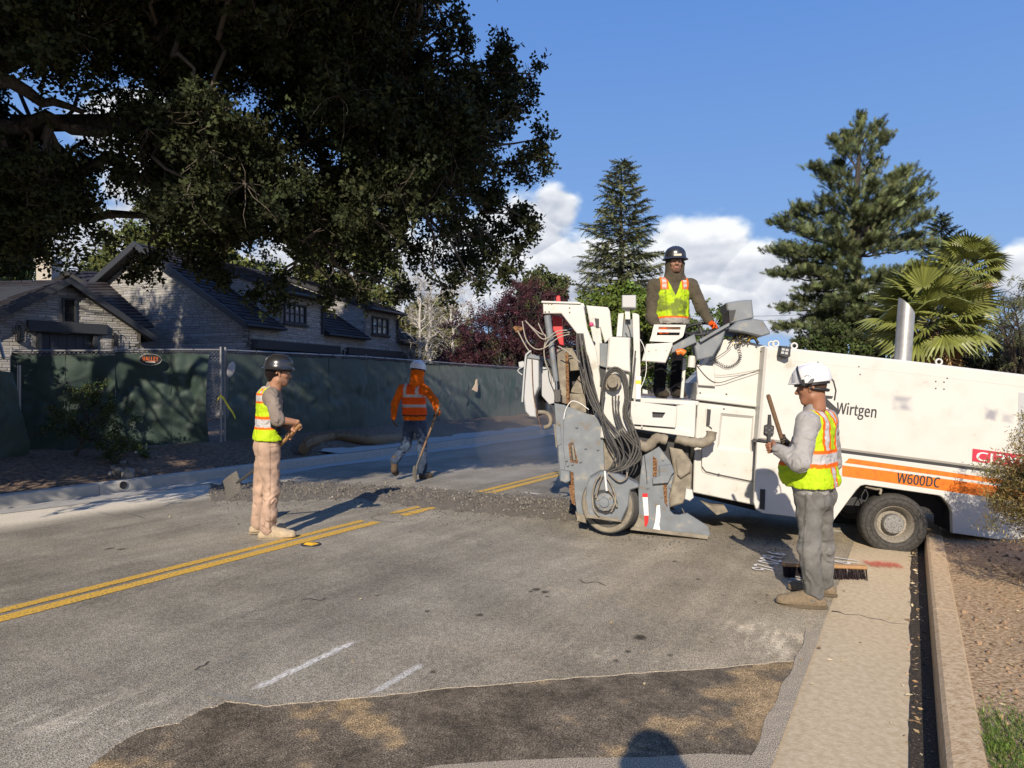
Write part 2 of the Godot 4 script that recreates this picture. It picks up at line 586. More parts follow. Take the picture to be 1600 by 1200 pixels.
func worn(px: PackedByteArray, W: int, H: int, r: Rect2, how: Callable) -> void:
	var i0 := clampi(int((r.position.x - WU.x) / WU.y * W), 0, W - 1)
	var i1 := clampi(int((r.end.x - WU.x) / WU.y * W) + 1, 0, W - 1)
	var j0 := clampi(int((r.position.y - WV.x) / WV.y * H), 0, H - 1)
	var j1 := clampi(int((r.end.y - WV.x) / WV.y * H) + 1, 0, H - 1)
	for j in range(j0, j1 + 1):
		for i in range(i0, i1 + 1):
			var k: float = how.call(WU.x + WU.y * (i + 0.5) / W, WV.x + WV.y * (j + 0.5) / H)
			for c in 3:
				px[(j * W + i) * 3 + c] = mini(255, int(px[(j * W + i) * 3 + c] * k))

func road_uv(p: Vector3) -> Array:
	var r := to_road(p)
	return [r, Vector2(clampf((r.x - WU.x) / WU.y, 0.002, 0.998), clampf((r.y - WV.x) / WV.y, 0.002, 0.998))]

# a flat piece of ground cut along an outline given in the photograph, laid `lift` above the road
func sheet(outline: Array, lift: float, step := 0.35) -> Geo:
	var poly := PackedVector2Array()
	for p in outline:
		poly.append(to_road(on_road(p[0], p[1])))
	return sheet_uv(poly, lift, step)

func sheet_uv(poly: PackedVector2Array, lift: float, _step := 0.35) -> Geo:
	var g := Geo.new()
	var t := Geometry2D.triangulate_polygon(poly)
	for q in poly:
		var f := road_uv(road(q.x, q.y))
		g.vert(road(q.x, q.y, road_h(q.y) + lift), Vector3.UP, f[0], f[1])
	for k in range(0, t.size(), 3):
		g.ix(t[k], t[k + 1], t[k + 2])
	return g

func band(u0: float, u1: float, v0: float, v1: float, lift: float, ragged := 0.0) -> Geo:
	var g := Geo.new()
	var k := maxi(2, int((u1 - u0) / 0.12))
	var rr := RandomNumberGenerator.new()
	rr.seed = int(u0 * 100 + v0 * 7)
	g.grid(k + 1, 2, func(a: int, b: int):
		var u := lerpf(u0, u1, float(a) / k)
		var v := (v1 if b == 1 else v0) + rr.randf_range(-ragged, ragged)
		if (a == 0 or a == k) and ragged > 0: u += rr.randf_range(-0.05, 0.05)
		return road(u, v, road_h(v) + lift), Vector3.UP, road_uv)
	return g

# ---------------------------------------------------------------- ground, road, kerbs
func verge_h(u: float, v: float, bumps: FastNoiseLite) -> float:
	var b := bumps.get_noise_2d(u, v)
	if v < -10.36:
		var t := -10.36 - v
		return 0.17 + 0.30 * smoothstep(0.0, 1.8, t) + 0.09 * b * smoothstep(0.0, 0.3, t)
	return 0.135 + 0.05 * smoothstep(0.3, 1.2, v) + 0.06 * b * smoothstep(0.28, 0.7, v)

func build_ground() -> void:
	var wide := Geo.new()
	wide.grid(41, 41, func(a: int, b: int):
		var x := (a - 20) / 20.0
		var z := (b - 20) / 20.0
		return Vector3(signf(x) * pow(absf(x), 3.0) * 2600.0, -0.35, signf(z) * pow(absf(z), 3.0) * 2600.0 - 40.0), Vector3.UP)
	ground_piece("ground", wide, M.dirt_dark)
	M.asphalt.detail_albedo = wear_picture()
	var rd := Geo.new()
	rd.grid(37, 40, func(a: int, b: int):
		var u := -6.0 + a
		var v := lerpf(-10.2, -0.52, b / 39.0)
		return road(u, v, road_h(v)), Vector3.UP, road_uv)
	ground_piece("road", rd, M.asphalt)
	# soil on both sides
	var bumps := noise(1.1, 4, FastNoiseLite.TYPE_SIMPLEX_SMOOTH, 31)
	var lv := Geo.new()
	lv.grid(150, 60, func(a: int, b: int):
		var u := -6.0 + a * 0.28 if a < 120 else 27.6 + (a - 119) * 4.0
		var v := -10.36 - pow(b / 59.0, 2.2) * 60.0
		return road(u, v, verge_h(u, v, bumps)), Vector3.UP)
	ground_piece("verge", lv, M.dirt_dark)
	var rv := Geo.new()
	rv.grid(120, 60, func(a: int, b: int):
		var u := -3.0 + a * 0.14 if a < 100 else 11.0 + (a - 99) * 6.0
		var v := 0.26 + pow(b / 59.0, 2.0) * 40.0
		return road(u, v, verge_h(u, v, bumps)), Vector3.UP)
	ground_piece("verge", rv, M.dirt)
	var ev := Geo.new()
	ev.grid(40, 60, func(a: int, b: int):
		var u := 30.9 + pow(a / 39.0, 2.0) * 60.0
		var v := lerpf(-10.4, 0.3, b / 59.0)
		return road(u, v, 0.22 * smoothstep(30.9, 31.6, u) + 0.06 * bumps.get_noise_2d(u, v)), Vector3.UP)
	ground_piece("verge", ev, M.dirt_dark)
	# the right gutter and kerb, cast in lengths with a joint between them
	var gut := Geo.new()
	gut.grid(120, 7, func(a: int, b: int):
		var u := -3.0 + a * 0.286
		var v := lerpf(-0.535, 0.1, b / 6.0)
		return road(u, v, road_h(v) + 0.006 - 0.012 * smoothstep(0.4, 0.0, float(b)) + 0.004 * bumps.get_noise_2d(u * 3.0, v * 4.0)), Vector3.UP)
	var gutter := ground_piece("gutter", gut, M.concrete)
	var shade_silt := Geo.new()  # near-black strip paints in the kerb shadow, together with gutter debris
	shade_silt.grid(150, 4, func(a: int, b: int):
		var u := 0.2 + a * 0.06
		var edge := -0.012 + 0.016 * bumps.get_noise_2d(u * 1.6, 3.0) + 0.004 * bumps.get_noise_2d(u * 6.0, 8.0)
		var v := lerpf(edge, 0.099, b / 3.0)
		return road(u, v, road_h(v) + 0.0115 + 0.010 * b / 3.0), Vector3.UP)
	ground_piece("gutter_shade_silt", shade_silt, M.shade_silt)
	var joint := on_road(1240, 945)
	var ju := to_road(joint).x
	for k in 3:
		var cr := Geo.new()
		var line := []
		for s in 14:
			var v := lerpf(-0.5, 0.09, s / 13.0)
			line.append(road(ju + k * 3.0 - 1.0 * float(k == 2) * 0 + 0.02 * sin(s * 2.1) + 0.012 * sin(s * 5.3), v, road_h(v) + 0.004))
		cr.tube(line, 0.0045, 4)
		part("crack", cr, M.black, gutter)
	var kerb := thing("kerb", "tan concrete kerb between the gutter and the bare soil on the right", "kerb", road(3.0, 0.17, 0.0))
	kerb.set_meta("kind", "structure")
	kerb.remove_meta("category")
	var u0 := ju - 3.0 * 2
	for k in 12:
		var g := Geo.new()
		var a := u0 + k * 3.0 + 0.004
		kerb_length(g, a, a + 2.992, 0.1, 0.26, 0.152, 1.0)
		part("kerb_length", g, M.kerb, kerb)
	# the left kerb and its pan: old grey lengths near, new pale ones beyond
	var pan := Geo.new()
	pan.grid(60, 4, func(a: int, b: int):
		var u := 3.0 + a * 0.6
		var v := lerpf(-10.2, -9.62 - 0.1 * sin(u * 2.0), b / 3.0)
		return road(u, v, road_h(v) + 0.006), Vector3.UP)
	ground_piece("gutter", pan, M.new_concrete)
	var lk := thing("kerb", "grey concrete kerb along the fenced building site on the left", "kerb", road(6.0, -10.2, 0.05))
	lk.set_meta("kind", "structure")
	lk.remove_meta("category")
	for k in 16:
		var g := Geo.new()
		var a := -6.0 + k * 2.4 + 0.004
		kerb_length(g, a, a + 2.392, -10.2, -10.38, 0.215, -1.0)
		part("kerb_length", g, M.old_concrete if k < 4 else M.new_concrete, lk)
	var hole := Geo.new()
	var hp := at(193, 758, 1)
	var hd := (hp - EYE)
	var tt := (-10.198 - to_road(EYE).y) / to_road(hd).y   # sight line to the kerb face
	var hc := EYE + hd * tt
	hole.lathe([Vector2(0, 0), Vector2(0.045, 0.0), Vector2(0.055, 0.004), Vector2(0.055, -0.05)], 18, Transform3D(Basis(road(1, 0), road(0, 1), Vector3.UP), hc))
	part("drain_outlet", hole, M.black, lk)
	# a driveway apron of new concrete beyond the straw roll
	var ap := Geo.new()
	ap.grid(24, 6, func(a: int, b: int):
		var u := 11.0 + a * 0.55
		var v := lerpf(-10.22, -11.45, b / 5.0)
		return road(u, v, 0.222 + 0.05 * (b / 5.0)), Vector3.UP)
	ground_piece("pavement", ap, M.new_concrete)
	# the dark trench repair in front
	M.patch = road_material(lin(.60, .485, .35), 15)
	M.patch.detail_albedo = patch_picture()
	var pt := sheet([[120, 1215], [170, 1175], [190, 1160], [225, 1142], [262, 1134], [280, 1131], [292, 1122], [322, 1108], [336, 1106], [352, 1098], [420, 1105], [470, 1100], [520, 1096], [580, 1091], [700, 1077], [820, 1067], [905, 1060], [1000, 1053], [1120, 1045], [1268, 1031], [1240, 1090], [1216, 1140], [1195, 1180], [1185, 1215]], 0.005)
	ground_piece("road_repair", pt, M.patch)
	var lip := Geo.new()
	var line := []
	var rim := [[120, 1215], [170, 1175], [190, 1160], [225, 1142], [262, 1134], [280, 1131], [292, 1122], [322, 1108], [336, 1106], [352, 1098], [420, 1105], [470, 1100], [520, 1096], [580, 1091], [700, 1077], [820, 1067], [905, 1060], [1000, 1053], [1120, 1045], [1268, 1031]]
	for k in rim.size() - 1:
		for s in 8:
			line.append(on_road(lerpf(rim[k][0], rim[k + 1][0], s / 8.0) + rng.randf_range(-1.5, 1.5), lerpf(rim[k][1], rim[k + 1][1], s / 8.0) + rng.randf_range(-1, 1), 0.004))
	lip.tube(line, 0.004, 5)
	M.crumb = surf([[0.3, lin(.17, .14, .105)], [0.5, lin(.36, .30, .215)], [0.68, lin(.62, .53, .4)]], 0.22, 0.8, 0.95, 0.6, 0.2, 0.2, 0.0, 4, 12)
	ground_piece("road_repair_edge", lip, M.crumb)
	# pale strip of concrete at the lower edge and the broken asphalt edge along the gutter
	ground_piece("pavement_strip", sheet([[620, 1215], [680, 1199], [780, 1192], [900, 1187], [1020, 1186], [1100, 1180], [1195, 1184], [1180, 1215]], 0.009), M.crumb)
	var broken := Geo.new()
	broken.grid(90, 5, func(a: int, b: int):
		var u := 1.0 + a * 0.045
		var v := lerpf(-0.6 + 0.008 * sin(u * 3.1) + 0.007 * sin(u * 13.7), -0.515, b / 4.0)
		return road(u, v, road_h(v) + 0.011 + 0.006 * bumps.get_noise_2d(u * 14.0, v * 14.0)), Vector3.UP)
	ground_piece("gutter_edge", broken, M.crumb)
	# painted lines
	var c := to_road(on_road(590, 816)).x
	var e1 := to_road(on_road(612, 803)).x
	var e2 := to_road(on_road(690, 789)).x
	var f1 := to_road(on_road(740, 769)).x
	for s in [[-6.0, c], [e1, e2], [f1, 30.5]]:
		for o in [-0.115, 0.065]:
			ground_piece("centre_line", band(s[0], s[1], CL + o - 0.055, CL + o + 0.055, 0.004, 0.004), M.yellow)
	milled_strip(bumps)
	# hills far away
	var hills := Geo.new()
	var hn := noise(0.004, 4, FastNoiseLite.TYPE_SIMPLEX_SMOOTH, 41)
	hills.grid(90, 10, func(a: int, b: int):
		var x := -900.0 + a * 20.0
		var top := 34.0 + 22.0 * hn.get_noise_1d(x) + 52.0 * exp(-pow((x + 95.0) / 110.0, 2.0))
		return Vector3(x, -2.0 + top * sin(b / 9.0 * PI * 0.5), -820.0 - b * 16.0 - 20.0 * hn.get_noise_2d(x, 50.0 + b * 20.0)), Vector3(0, 1, 1))
	ground_piece("hills", hills, mat(lin(.055, .075, .06), 0.95))
const CL := -5.0

func kerb_length(g: Geo, u0: float, u1: float, face: float, back: float, h: float, side: float) -> void:
	var prof := [Vector2(face, -0.1), Vector2(face, 0.0), Vector2(face + 0.012 * side, h - 0.03), Vector2(face + 0.02 * side, h - 0.012), Vector2(face + 0.04 * side, h), Vector2(back - 0.01 * side, h), Vector2(back, h - 0.012), Vector2(back, -0.1)]
	for k in prof.size() - 1:
		var a: Vector2 = prof[k]
		var b: Vector2 = prof[k + 1]
		var n := 12
		for s in n:
			var p := lerpf(u0, u1, float(s) / n)
			var q := lerpf(u0, u1, float(s + 1) / n)
			g.quad(road(p, a.x, a.y), road(q, a.x, a.y), road(q, b.x, b.y), road(p, b.x, b.y), road(0, -side if k < 4 else side, 0.0) * 0.6 + Vector3.UP * (1.0 if k >= 1 and k <= 5 else 0.0))
	for u in [u0, u1]:
		for k in range(1, prof.size() - 1):
			g.tri(road(u, prof[0].x, prof[0].y), road(u, prof[k].x, prof[k].y), road(u, prof[k + 1].x, prof[k + 1].y), road(signf(u - (u0 + u1) * 0.5), 0))

func patch_picture() -> ImageTexture:
	var W := 1000
	var H := 611
	var grit := RandomNumberGenerator.new()
	grit.seed = 78
	var px := PackedByteArray()
	px.resize(W * H * 3)
	var big := noise(0.9, 4, FastNoiseLite.TYPE_SIMPLEX_SMOOTH, 51)
	var mid := noise(3.2, 4, FastNoiseLite.TYPE_SIMPLEX_SMOOTH, 52)
	for j in H:
		var v := WV.x + WV.y * (j + 0.5) / H
		for i in W:
			var u := WU.x + WU.y * (i + 0.5) / W
			var b := big.get_noise_2d(u * 0.8, v)
			var m := mid.get_noise_2d(u, v)
			var k := 0.60 + 0.16 * m + 0.1 * b + grit.randf_range(-.09, .09)
			var sand := smoothstep(0.10, 0.48, b + 0.8 * m + 0.28 * smoothstep(-1.5, -0.6, v))
			var o := (j * W + i) * 3
			px[o] = int(clampf(k * (1.0 + 0.24 * sand), 0, 1) * 255)
			px[o + 1] = int(clampf(k * (1.0 + 0.17 * sand), 0, 1) * 255)
			px[o + 2] = int(clampf(k * (1.0 + 0.04 * sand), 0, 1) * 255)
	return ImageTexture.create_from_image(Image.create_from_data(W, H, false, Image.FORMAT_RGB8, px))

# the band across the road that the machine has milled, full of loose planings
func milled_strip(bumps: FastNoiseLite) -> void:
	var upper := [[330, 757], [440, 752], [560, 757], [650, 761], [760, 771], [905, 778]]
	var lower := [[330, 782], [440, 783], [560, 778], [640, 790], [700, 797], [800, 806], [910, 815], [1010, 826]]
	var g := Geo.new()
	var rough := noise(5.0, 4, FastNoiseLite.TYPE_SIMPLEX_SMOOTH, 61)
	var A := PackedVector3Array()
	var B := PackedVector3Array()
	for k in 121:
		var x := lerpf(330, 1000, k / 120.0)
		A.append(on_road(x, along(upper, minf(x, 905)) + 1.5 * sin(x * 0.3)))
		B.append(on_road(x, along(lower, x) + 1.5 * sin(x * 0.23)))
	g.grid(121, 14, func(a: int, b: int):
		var t := b / 13.0
		var p := A[a].lerp(B[a], t)
		var e := sin(t * PI)
		var n := rough.get_noise_2d(p.x * 2.0, p.z * 2.0)
		p.y = road_h(to_road(p).y) + 0.004 + e * (0.03 + 0.05 * n)
		return p, Vector3.UP)
	M.planings = surf([[0.25, lin(.11, .095, .078)], [0.5, lin(.21, .182, .15)], [0.68, lin(.29, .255, .21)], [0.8, lin(.40, .36, .30)]], 0.12, 0.7, 0.95, 2.2, 0.1, 0.35, 0.0, 4, 14)
	ground_piece("milled_strip", g, M.planings)
	var xs := []
	var cols := []
	for k in 9000:
		var a := rng.randi_range(0, 120)
		var t := clampf(rng.randfn(0.5, 0.27), -0.12, 1.12)
		var p := A[a].lerp(B[a], t) + Vector3(rng.randf_range(-.03, .03), 0, rng.randf_range(-.03, .03))
		var e := sin(clampf(t, 0, 1) * PI)
		p.y = road_h(to_road(p).y) + 0.004 + e * (0.03 + 0.05 * rough.get_noise_2d(p.x * 2.0, p.z * 2.0))
		var s := 0.004 + 0.013 * pow(rng.randf(), 4.0)
		xs.append(stone_at(p + Vector3(0, s * 0.3, 0), s))
		var w := rng.randf_range(.08, .24) if rng.randf() < 0.95 else rng.randf_range(.2, .4)
		cols.append(Color(w, w * 0.92, w * 0.82))
	# crumbs thrown off around it and beside the machine
	for k in 2600:
		var x := rng.randf_range(330, 1240)
		var y := along(lower, minf(x, 1010)) + absf(rng.randfn(0, 14.0)) + maxf(0, (x - 1010) * 0.05)
		var p := on_road(x, y)
		var s := 0.003 + 0.008 * pow(rng.randf(), 3.0)
		xs.append(stone_at(p + Vector3(0, s * 0.3, 0), s))
		var w := rng.randf_range(.06, .2)
		cols.append(Color(w, w * 0.93, w * 0.84))
	var sc := scatter("gravel", pebble(3), M.stone, xs, cols)
	sc.set_meta("label", "loose grey asphalt planings lying in the milled strip across the road")

func on_verge(x: float, y: float, lift := 0.0) -> Vector3:
	var bumps := noise(1.1, 4, FastNoiseLite.TYPE_SIMPLEX_SMOOTH, 31)
	var h := 0.3
	var p := Vector3.ZERO
	for k in 12:
		p = at(x, y, (EYE.y - h) * F / (y - 600.0))
		var r := to_road(p)
		h = lerpf(h, verge_h(r.x, r.y, bumps), .7)
	p.y = h + lift
	return p

func along(line: Array, x: float) -> float:
	for k in line.size() - 1:
		if x <= line[k + 1][0]:
			return lerpf(line[k][1], line[k + 1][1], clampf((x - line[k][0]) / (line[k + 1][0] - line[k][0]), 0, 1))
	return line[-1][1]

func stone_at(p: Vector3, s: float) -> Transform3D:
	var b := Basis.from_euler(Vector3(rng.randf() * TAU, rng.randf() * TAU, rng.randf() * TAU))
	return Transform3D(b.scaled_local(Vector3(s, s * rng.randf_range(.5, .9), s * rng.randf_range(.7, 1.2))), p)

func pebble(seed_: int) -> ArrayMesh:
	var r := RandomNumberGenerator.new()
	r.seed = seed_
	var g := Geo.new()
	var pts := []
	for lat in [-0.6, 0.6]:
		for q in 5:
			var an := TAU * (q + (0.5 if lat > 0 else 0.0)) / 5
			pts.append(Vector3(cos(an) * 0.85, lat, sin(an) * 0.85) * r.randf_range(0.75, 1.15))
	var top := Vector3(0, 0.95, 0)
	var bot := Vector3(0, -0.95, 0)
	for q in 5:
		var a: Vector3 = pts[q]; var b: Vector3 = pts[(q + 1) % 5]
		var d: Vector3 = pts[5 + q]; var e: Vector3 = pts[5 + (q + 1) % 5]
		for t in [[a, b, d], [b, e, d], [d, e, top], [a, b, bot]]:
			g.tri(t[0], t[1], t[2], t[0] + t[1] + t[2])
	return g.mesh()

func dust() -> void:
	for q in [[775, 655, 14.0, Vector3(5.2, 2.2, 5.0), .06], [845, 690, 9.6, Vector3(1.8, 1.2, 2.4), .07]]:
		var v := FogVolume.new()
		v.name = "dust"
		v.shape = RenderingServer.FOG_VOLUME_SHAPE_ELLIPSOID
		v.size = q[3]
		var m := FogMaterial.new()
		m.density = q[4]
		m.albedo = Color(.86, .82, .76)
		v.material = m
		v.position = at(q[0], q[1], q[2])
		v.set_meta("kind", "stuff")
		add_child(v, true)

# ---------------------------------------------------------------- the house behind the fence
# a wall of laid stone: a mortar sheet with every stone standing proud of it; poly and holes in metres along x and up y of the frame
func stone_wall(frame: Transform3D, poly: PackedVector2Array, holes: Array, root: Node3D, called := "wall") -> MeshInstance3D:
	var back := Geo.new()
	back.xf = frame
	var lo := poly[0]
	var hi := poly[0]
	for p in poly:
		lo = lo.min(p)
		hi = hi.max(p)
	# the mortar sheet is cut in strips round the openings
	var pieces := [poly]
	for h in holes:
		var r: Rect2 = h
		var hole := PackedVector2Array([r.position, Vector2(r.end.x, r.position.y), r.end, Vector2(r.position.x, r.end.y)])
		var far := 50.0
		var zones := [Rect2(-far, -far, r.position.x + far, 2 * far), Rect2(r.end.x, -far, far, 2 * far), Rect2(r.position.x, r.end.y, r.size.x, far), Rect2(r.position.x, -far, r.size.x, r.position.y + far)]
		var next := []
		for p in pieces:
			for z in zones:
				next.append_array(Geometry2D.intersect_polygons(p, PackedVector2Array([z.position, Vector2(z.end.x, z.position.y), z.end, Vector2(z.position.x, z.end.y)])))
		pieces = next
	for p in pieces:
		back.prism(p, -0.25, 0.0)
	var w := part(called, back, M.mortar, root)
	var g := Geo.new()
	g.xf = frame
	var y := lo.y
	while y < hi.y:
		var h := [0.055, 0.07, 0.08, 0.105][rng.randi() % 4] as float
		var x := lo.x - rng.randf() * 0.4
		while x < hi.x:
			var l := rng.randf_range(0.14, 0.42)
			var a := Vector2(x + 0.008, y + 0.008)
			var b := Vector2(x + l - 0.004, y + h - 0.004)
			x += l
			var ok := true
			for q in [a, b, Vector2(a.x, b.y), Vector2(b.x, a.y)]:
				if not Geometry2D.is_point_in_polygon(q, poly): ok = false
			if not ok:
				# a cut stone along the slope: try to shorten it
				var mid := (a + b) * 0.5
				if not Geometry2D.is_point_in_polygon(mid, poly): continue
				a = mid - (mid - a) * 0.45
				b = mid + (b - mid) * 0.45
				for q in [a, b, Vector2(a.x, b.y), Vector2(b.x, a.y)]:
					if not Geometry2D.is_point_in_polygon(q, poly): ok = true
				if ok: continue
			var box := Rect2(a, b - a)
			var cut := false
			for r in holes:
				if (r as Rect2).intersects(box): cut = true
			if cut: continue
			var t := rng.randf_range(0.27, 0.38)
			g.col = Color(t, t * rng.randf_range(.96, 1.0), t * rng.randf_range(.9, .99))
			var d := rng.randf_range(0.008, 0.024)
			var k := [0.006, 0.006, 0.006, 0.006].map(func(e): return e + rng.randf() * 0.007)
			g.quad(Vector3(a.x + k[0], a.y + k[1], d), Vector3(b.x - k[1], a.y + k[2], d), Vector3(b.x - k[2], b.y - k[3], d), Vector3(a.x + k[3], b.y - k[0], d), Vector3(0, 0, 1))
			g.quad(Vector3(a.x, a.y, 0), Vector3(b.x, a.y, 0), Vector3(b.x - k[1], a.y + k[2], d), Vector3(a.x + k[0], a.y + k[1], d), Vector3(0, -1, 0.2))
			g.quad(Vector3(a.x, b.y, 0), Vector3(b.x, b.y, 0), Vector3(b.x - k[2], b.y - k[3], d), Vector3(a.x + k[3], b.y - k[0], d), Vector3(0, 1, 0.2))
			g.quad(Vector3(a.x, a.y, 0), Vector3(a.x, b.y, 0), Vector3(a.x + k[3], b.y - k[0], d), Vector3(a.x + k[0], a.y + k[1], d), Vector3(-1, 0, 0.2))
			g.quad(Vector3(b.x, a.y, 0), Vector3(b.x, b.y, 0), Vector3(b.x - k[2], b.y - k[3], d), Vector3(b.x - k[1], a.y + k[2], d), Vector3(1, 0, 0.2))
		y += h
	var s := part("stone", g, M.stone, w)
	s.set_meta("kind", "stuff")
	return w

# a tiled slope between two eave corners and two ridge corners
func tiled_roof(e0: Vector3, e1: Vector3, r0: Vector3, r1: Vector3, root: Node3D, gutter := true) -> MeshInstance3D:
	var nn := (e1 - e0).cross(r0 - e0).normalized()
	if nn.y < 0: nn = -nn
	var slab := Geo.new()
	slab.hexa([e0, e1, r1, r0, e0 - nn * 0.14, e1 - nn * 0.14, r1 - nn * 0.14, r0 - nn * 0.14])
	var w := part("roof", slab, M.roof_board, root)
	var g := Geo.new()
	var rows := maxi(3, int((r0 - e0).length() / 0.27))
	for j in rows:
		var t0 := float(j) / rows
		var t1 := minf(1.0, (j + 1.12) / rows)
		var a := e0.lerp(r0, t0)
		var b := e1.lerp(r1, t0)
		var c := e0.lerp(r0, t1)
		var d := e1.lerp(r1, t1)
		var n := maxi(2, int((b - a).length() / 0.34))
		for i in n:
			var s0 := (i + (0.5 if j % 2 == 1 else 0.0)) / n
			var s1 := minf(s0 + 1.0 / n, 1.0) - 0.006
			if s0 >= 0.995: continue
			var lift := rng.randf_range(0.034, 0.05)
			var q := [a.lerp(b, s0) + nn * 0.004, a.lerp(b, s1) + nn * 0.004, c.lerp(d, s1) + nn * 0.004, c.lerp(d, s0) + nn * 0.004]
			var tone := rng.randf_range(.028, .05)
			g.col = Color(tone * 1.05, tone * 0.95, tone)
			var o := [q[0] + nn * lift, q[1] + nn * lift, q[2] + nn * 0.006, q[3] + nn * 0.006]
			g.quad(o[0], o[1], o[2], o[3], nn)
			g.quad(q[0], q[1], o[1], o[0], e0 - r0)
			g.quad(q[0], q[3], o[3], o[0], a - b)
			g.quad(q[1], q[2], o[2], o[1], b - a)
	var tl := part("roof_tile", g, M.tile, w)
	tl.set_meta("kind", "stuff")
	if gutter:
		var gg := Geo.new()
		var out := ((e0 - r0) * Vector3(1, 0, 1)).normalized()
		gg.tube([e0 + out * 0.05 - Vector3(0, .06, 0), e1 + out * 0.05 - Vector3(0, .06, 0)], 0.06, 8)
		part("gutter", gg, M.dark_trim, w)
	return w

func frame_of(p: Vector3, along_x: Vector3) -> Transform3D:
	var x := along_x.normalized()
	var z := x.cross(Vector3.UP).normalized()
	return Transform3D(Basis(x, Vector3.UP, z), p)

func house_window(f: Transform3D, x0: float, y0: float, x1: float, y1: float, cols: int, rows: int, root: Node3D) -> void:
	var g := Geo.new()
	g.xf = f
	var t := 0.07
	for b in [[x0, y0, x1, y0 + t], [x0, y1 - t, x1, y1], [x0, y0 + t, x0 + t, y1 - t], [x1 - t, y0 + t, x1, y1 - t]]:
		g.box(Vector3((b[0] + b[2]) / 2, (b[1] + b[3]) / 2, 0.0), Vector3(b[2] - b[0], b[3] - b[1], 0.14), 0.008)
	g.box(Vector3((x0 + x1) / 2, y0 - 0.04, 0.03), Vector3(x1 - x0 + 0.16, 0.075, 0.2), 0.01)
	var w := part("window", g, M.dark_trim, root)
	var iw := (x1 - x0 - 2 * t) / cols
	var ih := (y1 - y0 - 2 * t) / rows
	for k in range(1, cols):
		var m := Geo.new()
		m.xf = f
		m.box(Vector3(x0 + t + k * iw, (y0 + y1) / 2, 0.01), Vector3(0.035, y1 - y0 - 2 * t - 0.004, 0.05))
		part("glazing_bar", m, M.dark_trim, w)
	for k in range(1, rows):
		var m := Geo.new()
		m.xf = f
		m.box(Vector3((x0 + x1) / 2, y0 + t + k * ih, 0.012), Vector3(x1 - x0 - 2 * t - 0.004, 0.035, 0.046))
		part("glazing_bar", m, M.dark_trim, w)
	for i in cols:
		for j in rows:
			var m := Geo.new()
			m.xf = f
			m.box(Vector3(x0 + t + (i + .5) * iw, y0 + t + (j + .5) * ih, -0.02), Vector3(iw - 0.03, ih - 0.03, 0.008), 0, Basis.from_euler(Vector3(rng.randf_range(-.01, .01), rng.randf_range(-.012, .012), 0)))
			part("pane", m, M.window_glass, w)

func garage_door(f: Transform3D, x0: float, x1: float, top: float, root: Node3D) -> void:
	var l := Geo.new()
	l.xf = f
	l.box(Vector3((x0 + x1) / 2, top + 0.16, 0.06), Vector3(x1 - x0 + 0.5, 0.32, 0.16), 0.015)
	part("lintel", l, M.dark_trim, root)
	for x in [x0 + 0.06, x1 - 0.06]:
		var fr := Geo.new()
		fr.xf = f
		fr.box(Vector3(x, top / 2, -0.02), Vector3(0.12, top - 0.004, 0.16), 0.01)
		part("door_frame", fr, M.dark_trim, root)
	var d := Geo.new()
	d.xf = f
	d.box(Vector3((x0 + x1) / 2, top / 2, -0.16), Vector3(x1 - x0 - 0.24, top, 0.05))
	var door := part("garage_door", d, M.garage, root)
	var n := int((x1 - x0 - 0.24) / 0.2)
	for k in n:
		var b := Geo.new()
		b.xf = f
		b.box(Vector3(x0 + 0.12 + (k + 0.5) * (x1 - x0 - 0.24) / n, top / 2, -0.125), Vector3((x1 - x0 - 0.24) / n - 0.012, top - 0.02, 0.016))
		part("board", b, M.garage, door)

func wall_lantern(f: Transform3D, x: float, y: float, root: Node3D) -> void:
	var g := Geo.new()
	g.xf = f
	g.box(Vector3(x, y, 0.06), Vector3(0.09, 0.5, 0.02), 0.005)
	g.box(Vector3(x, y - 0.2, 0.16), Vector3(0.2, 0.03, 0.2), 0.005)
	for a in [-0.085, 0.085]:
		for b in [0.085, 0.235]:
			g.box(Vector3(x + a, y + 0.02, b), Vector3(0.018, 0.42, 0.018))
	var arc := []
	for k in 9:
		var an := PI * k / 8
		arc.append(Vector3(x + 0.09 * cos(an), y + 0.23 + 0.11 * sin(an), 0.16))
	g.tube(arc, 0.012, 5)
	g.tube([Vector3(x, y - 0.19, 0.16), Vector3(x, y + 0.02, 0.16)], 0.025, 6)
	part("lantern", g, M.black, root)

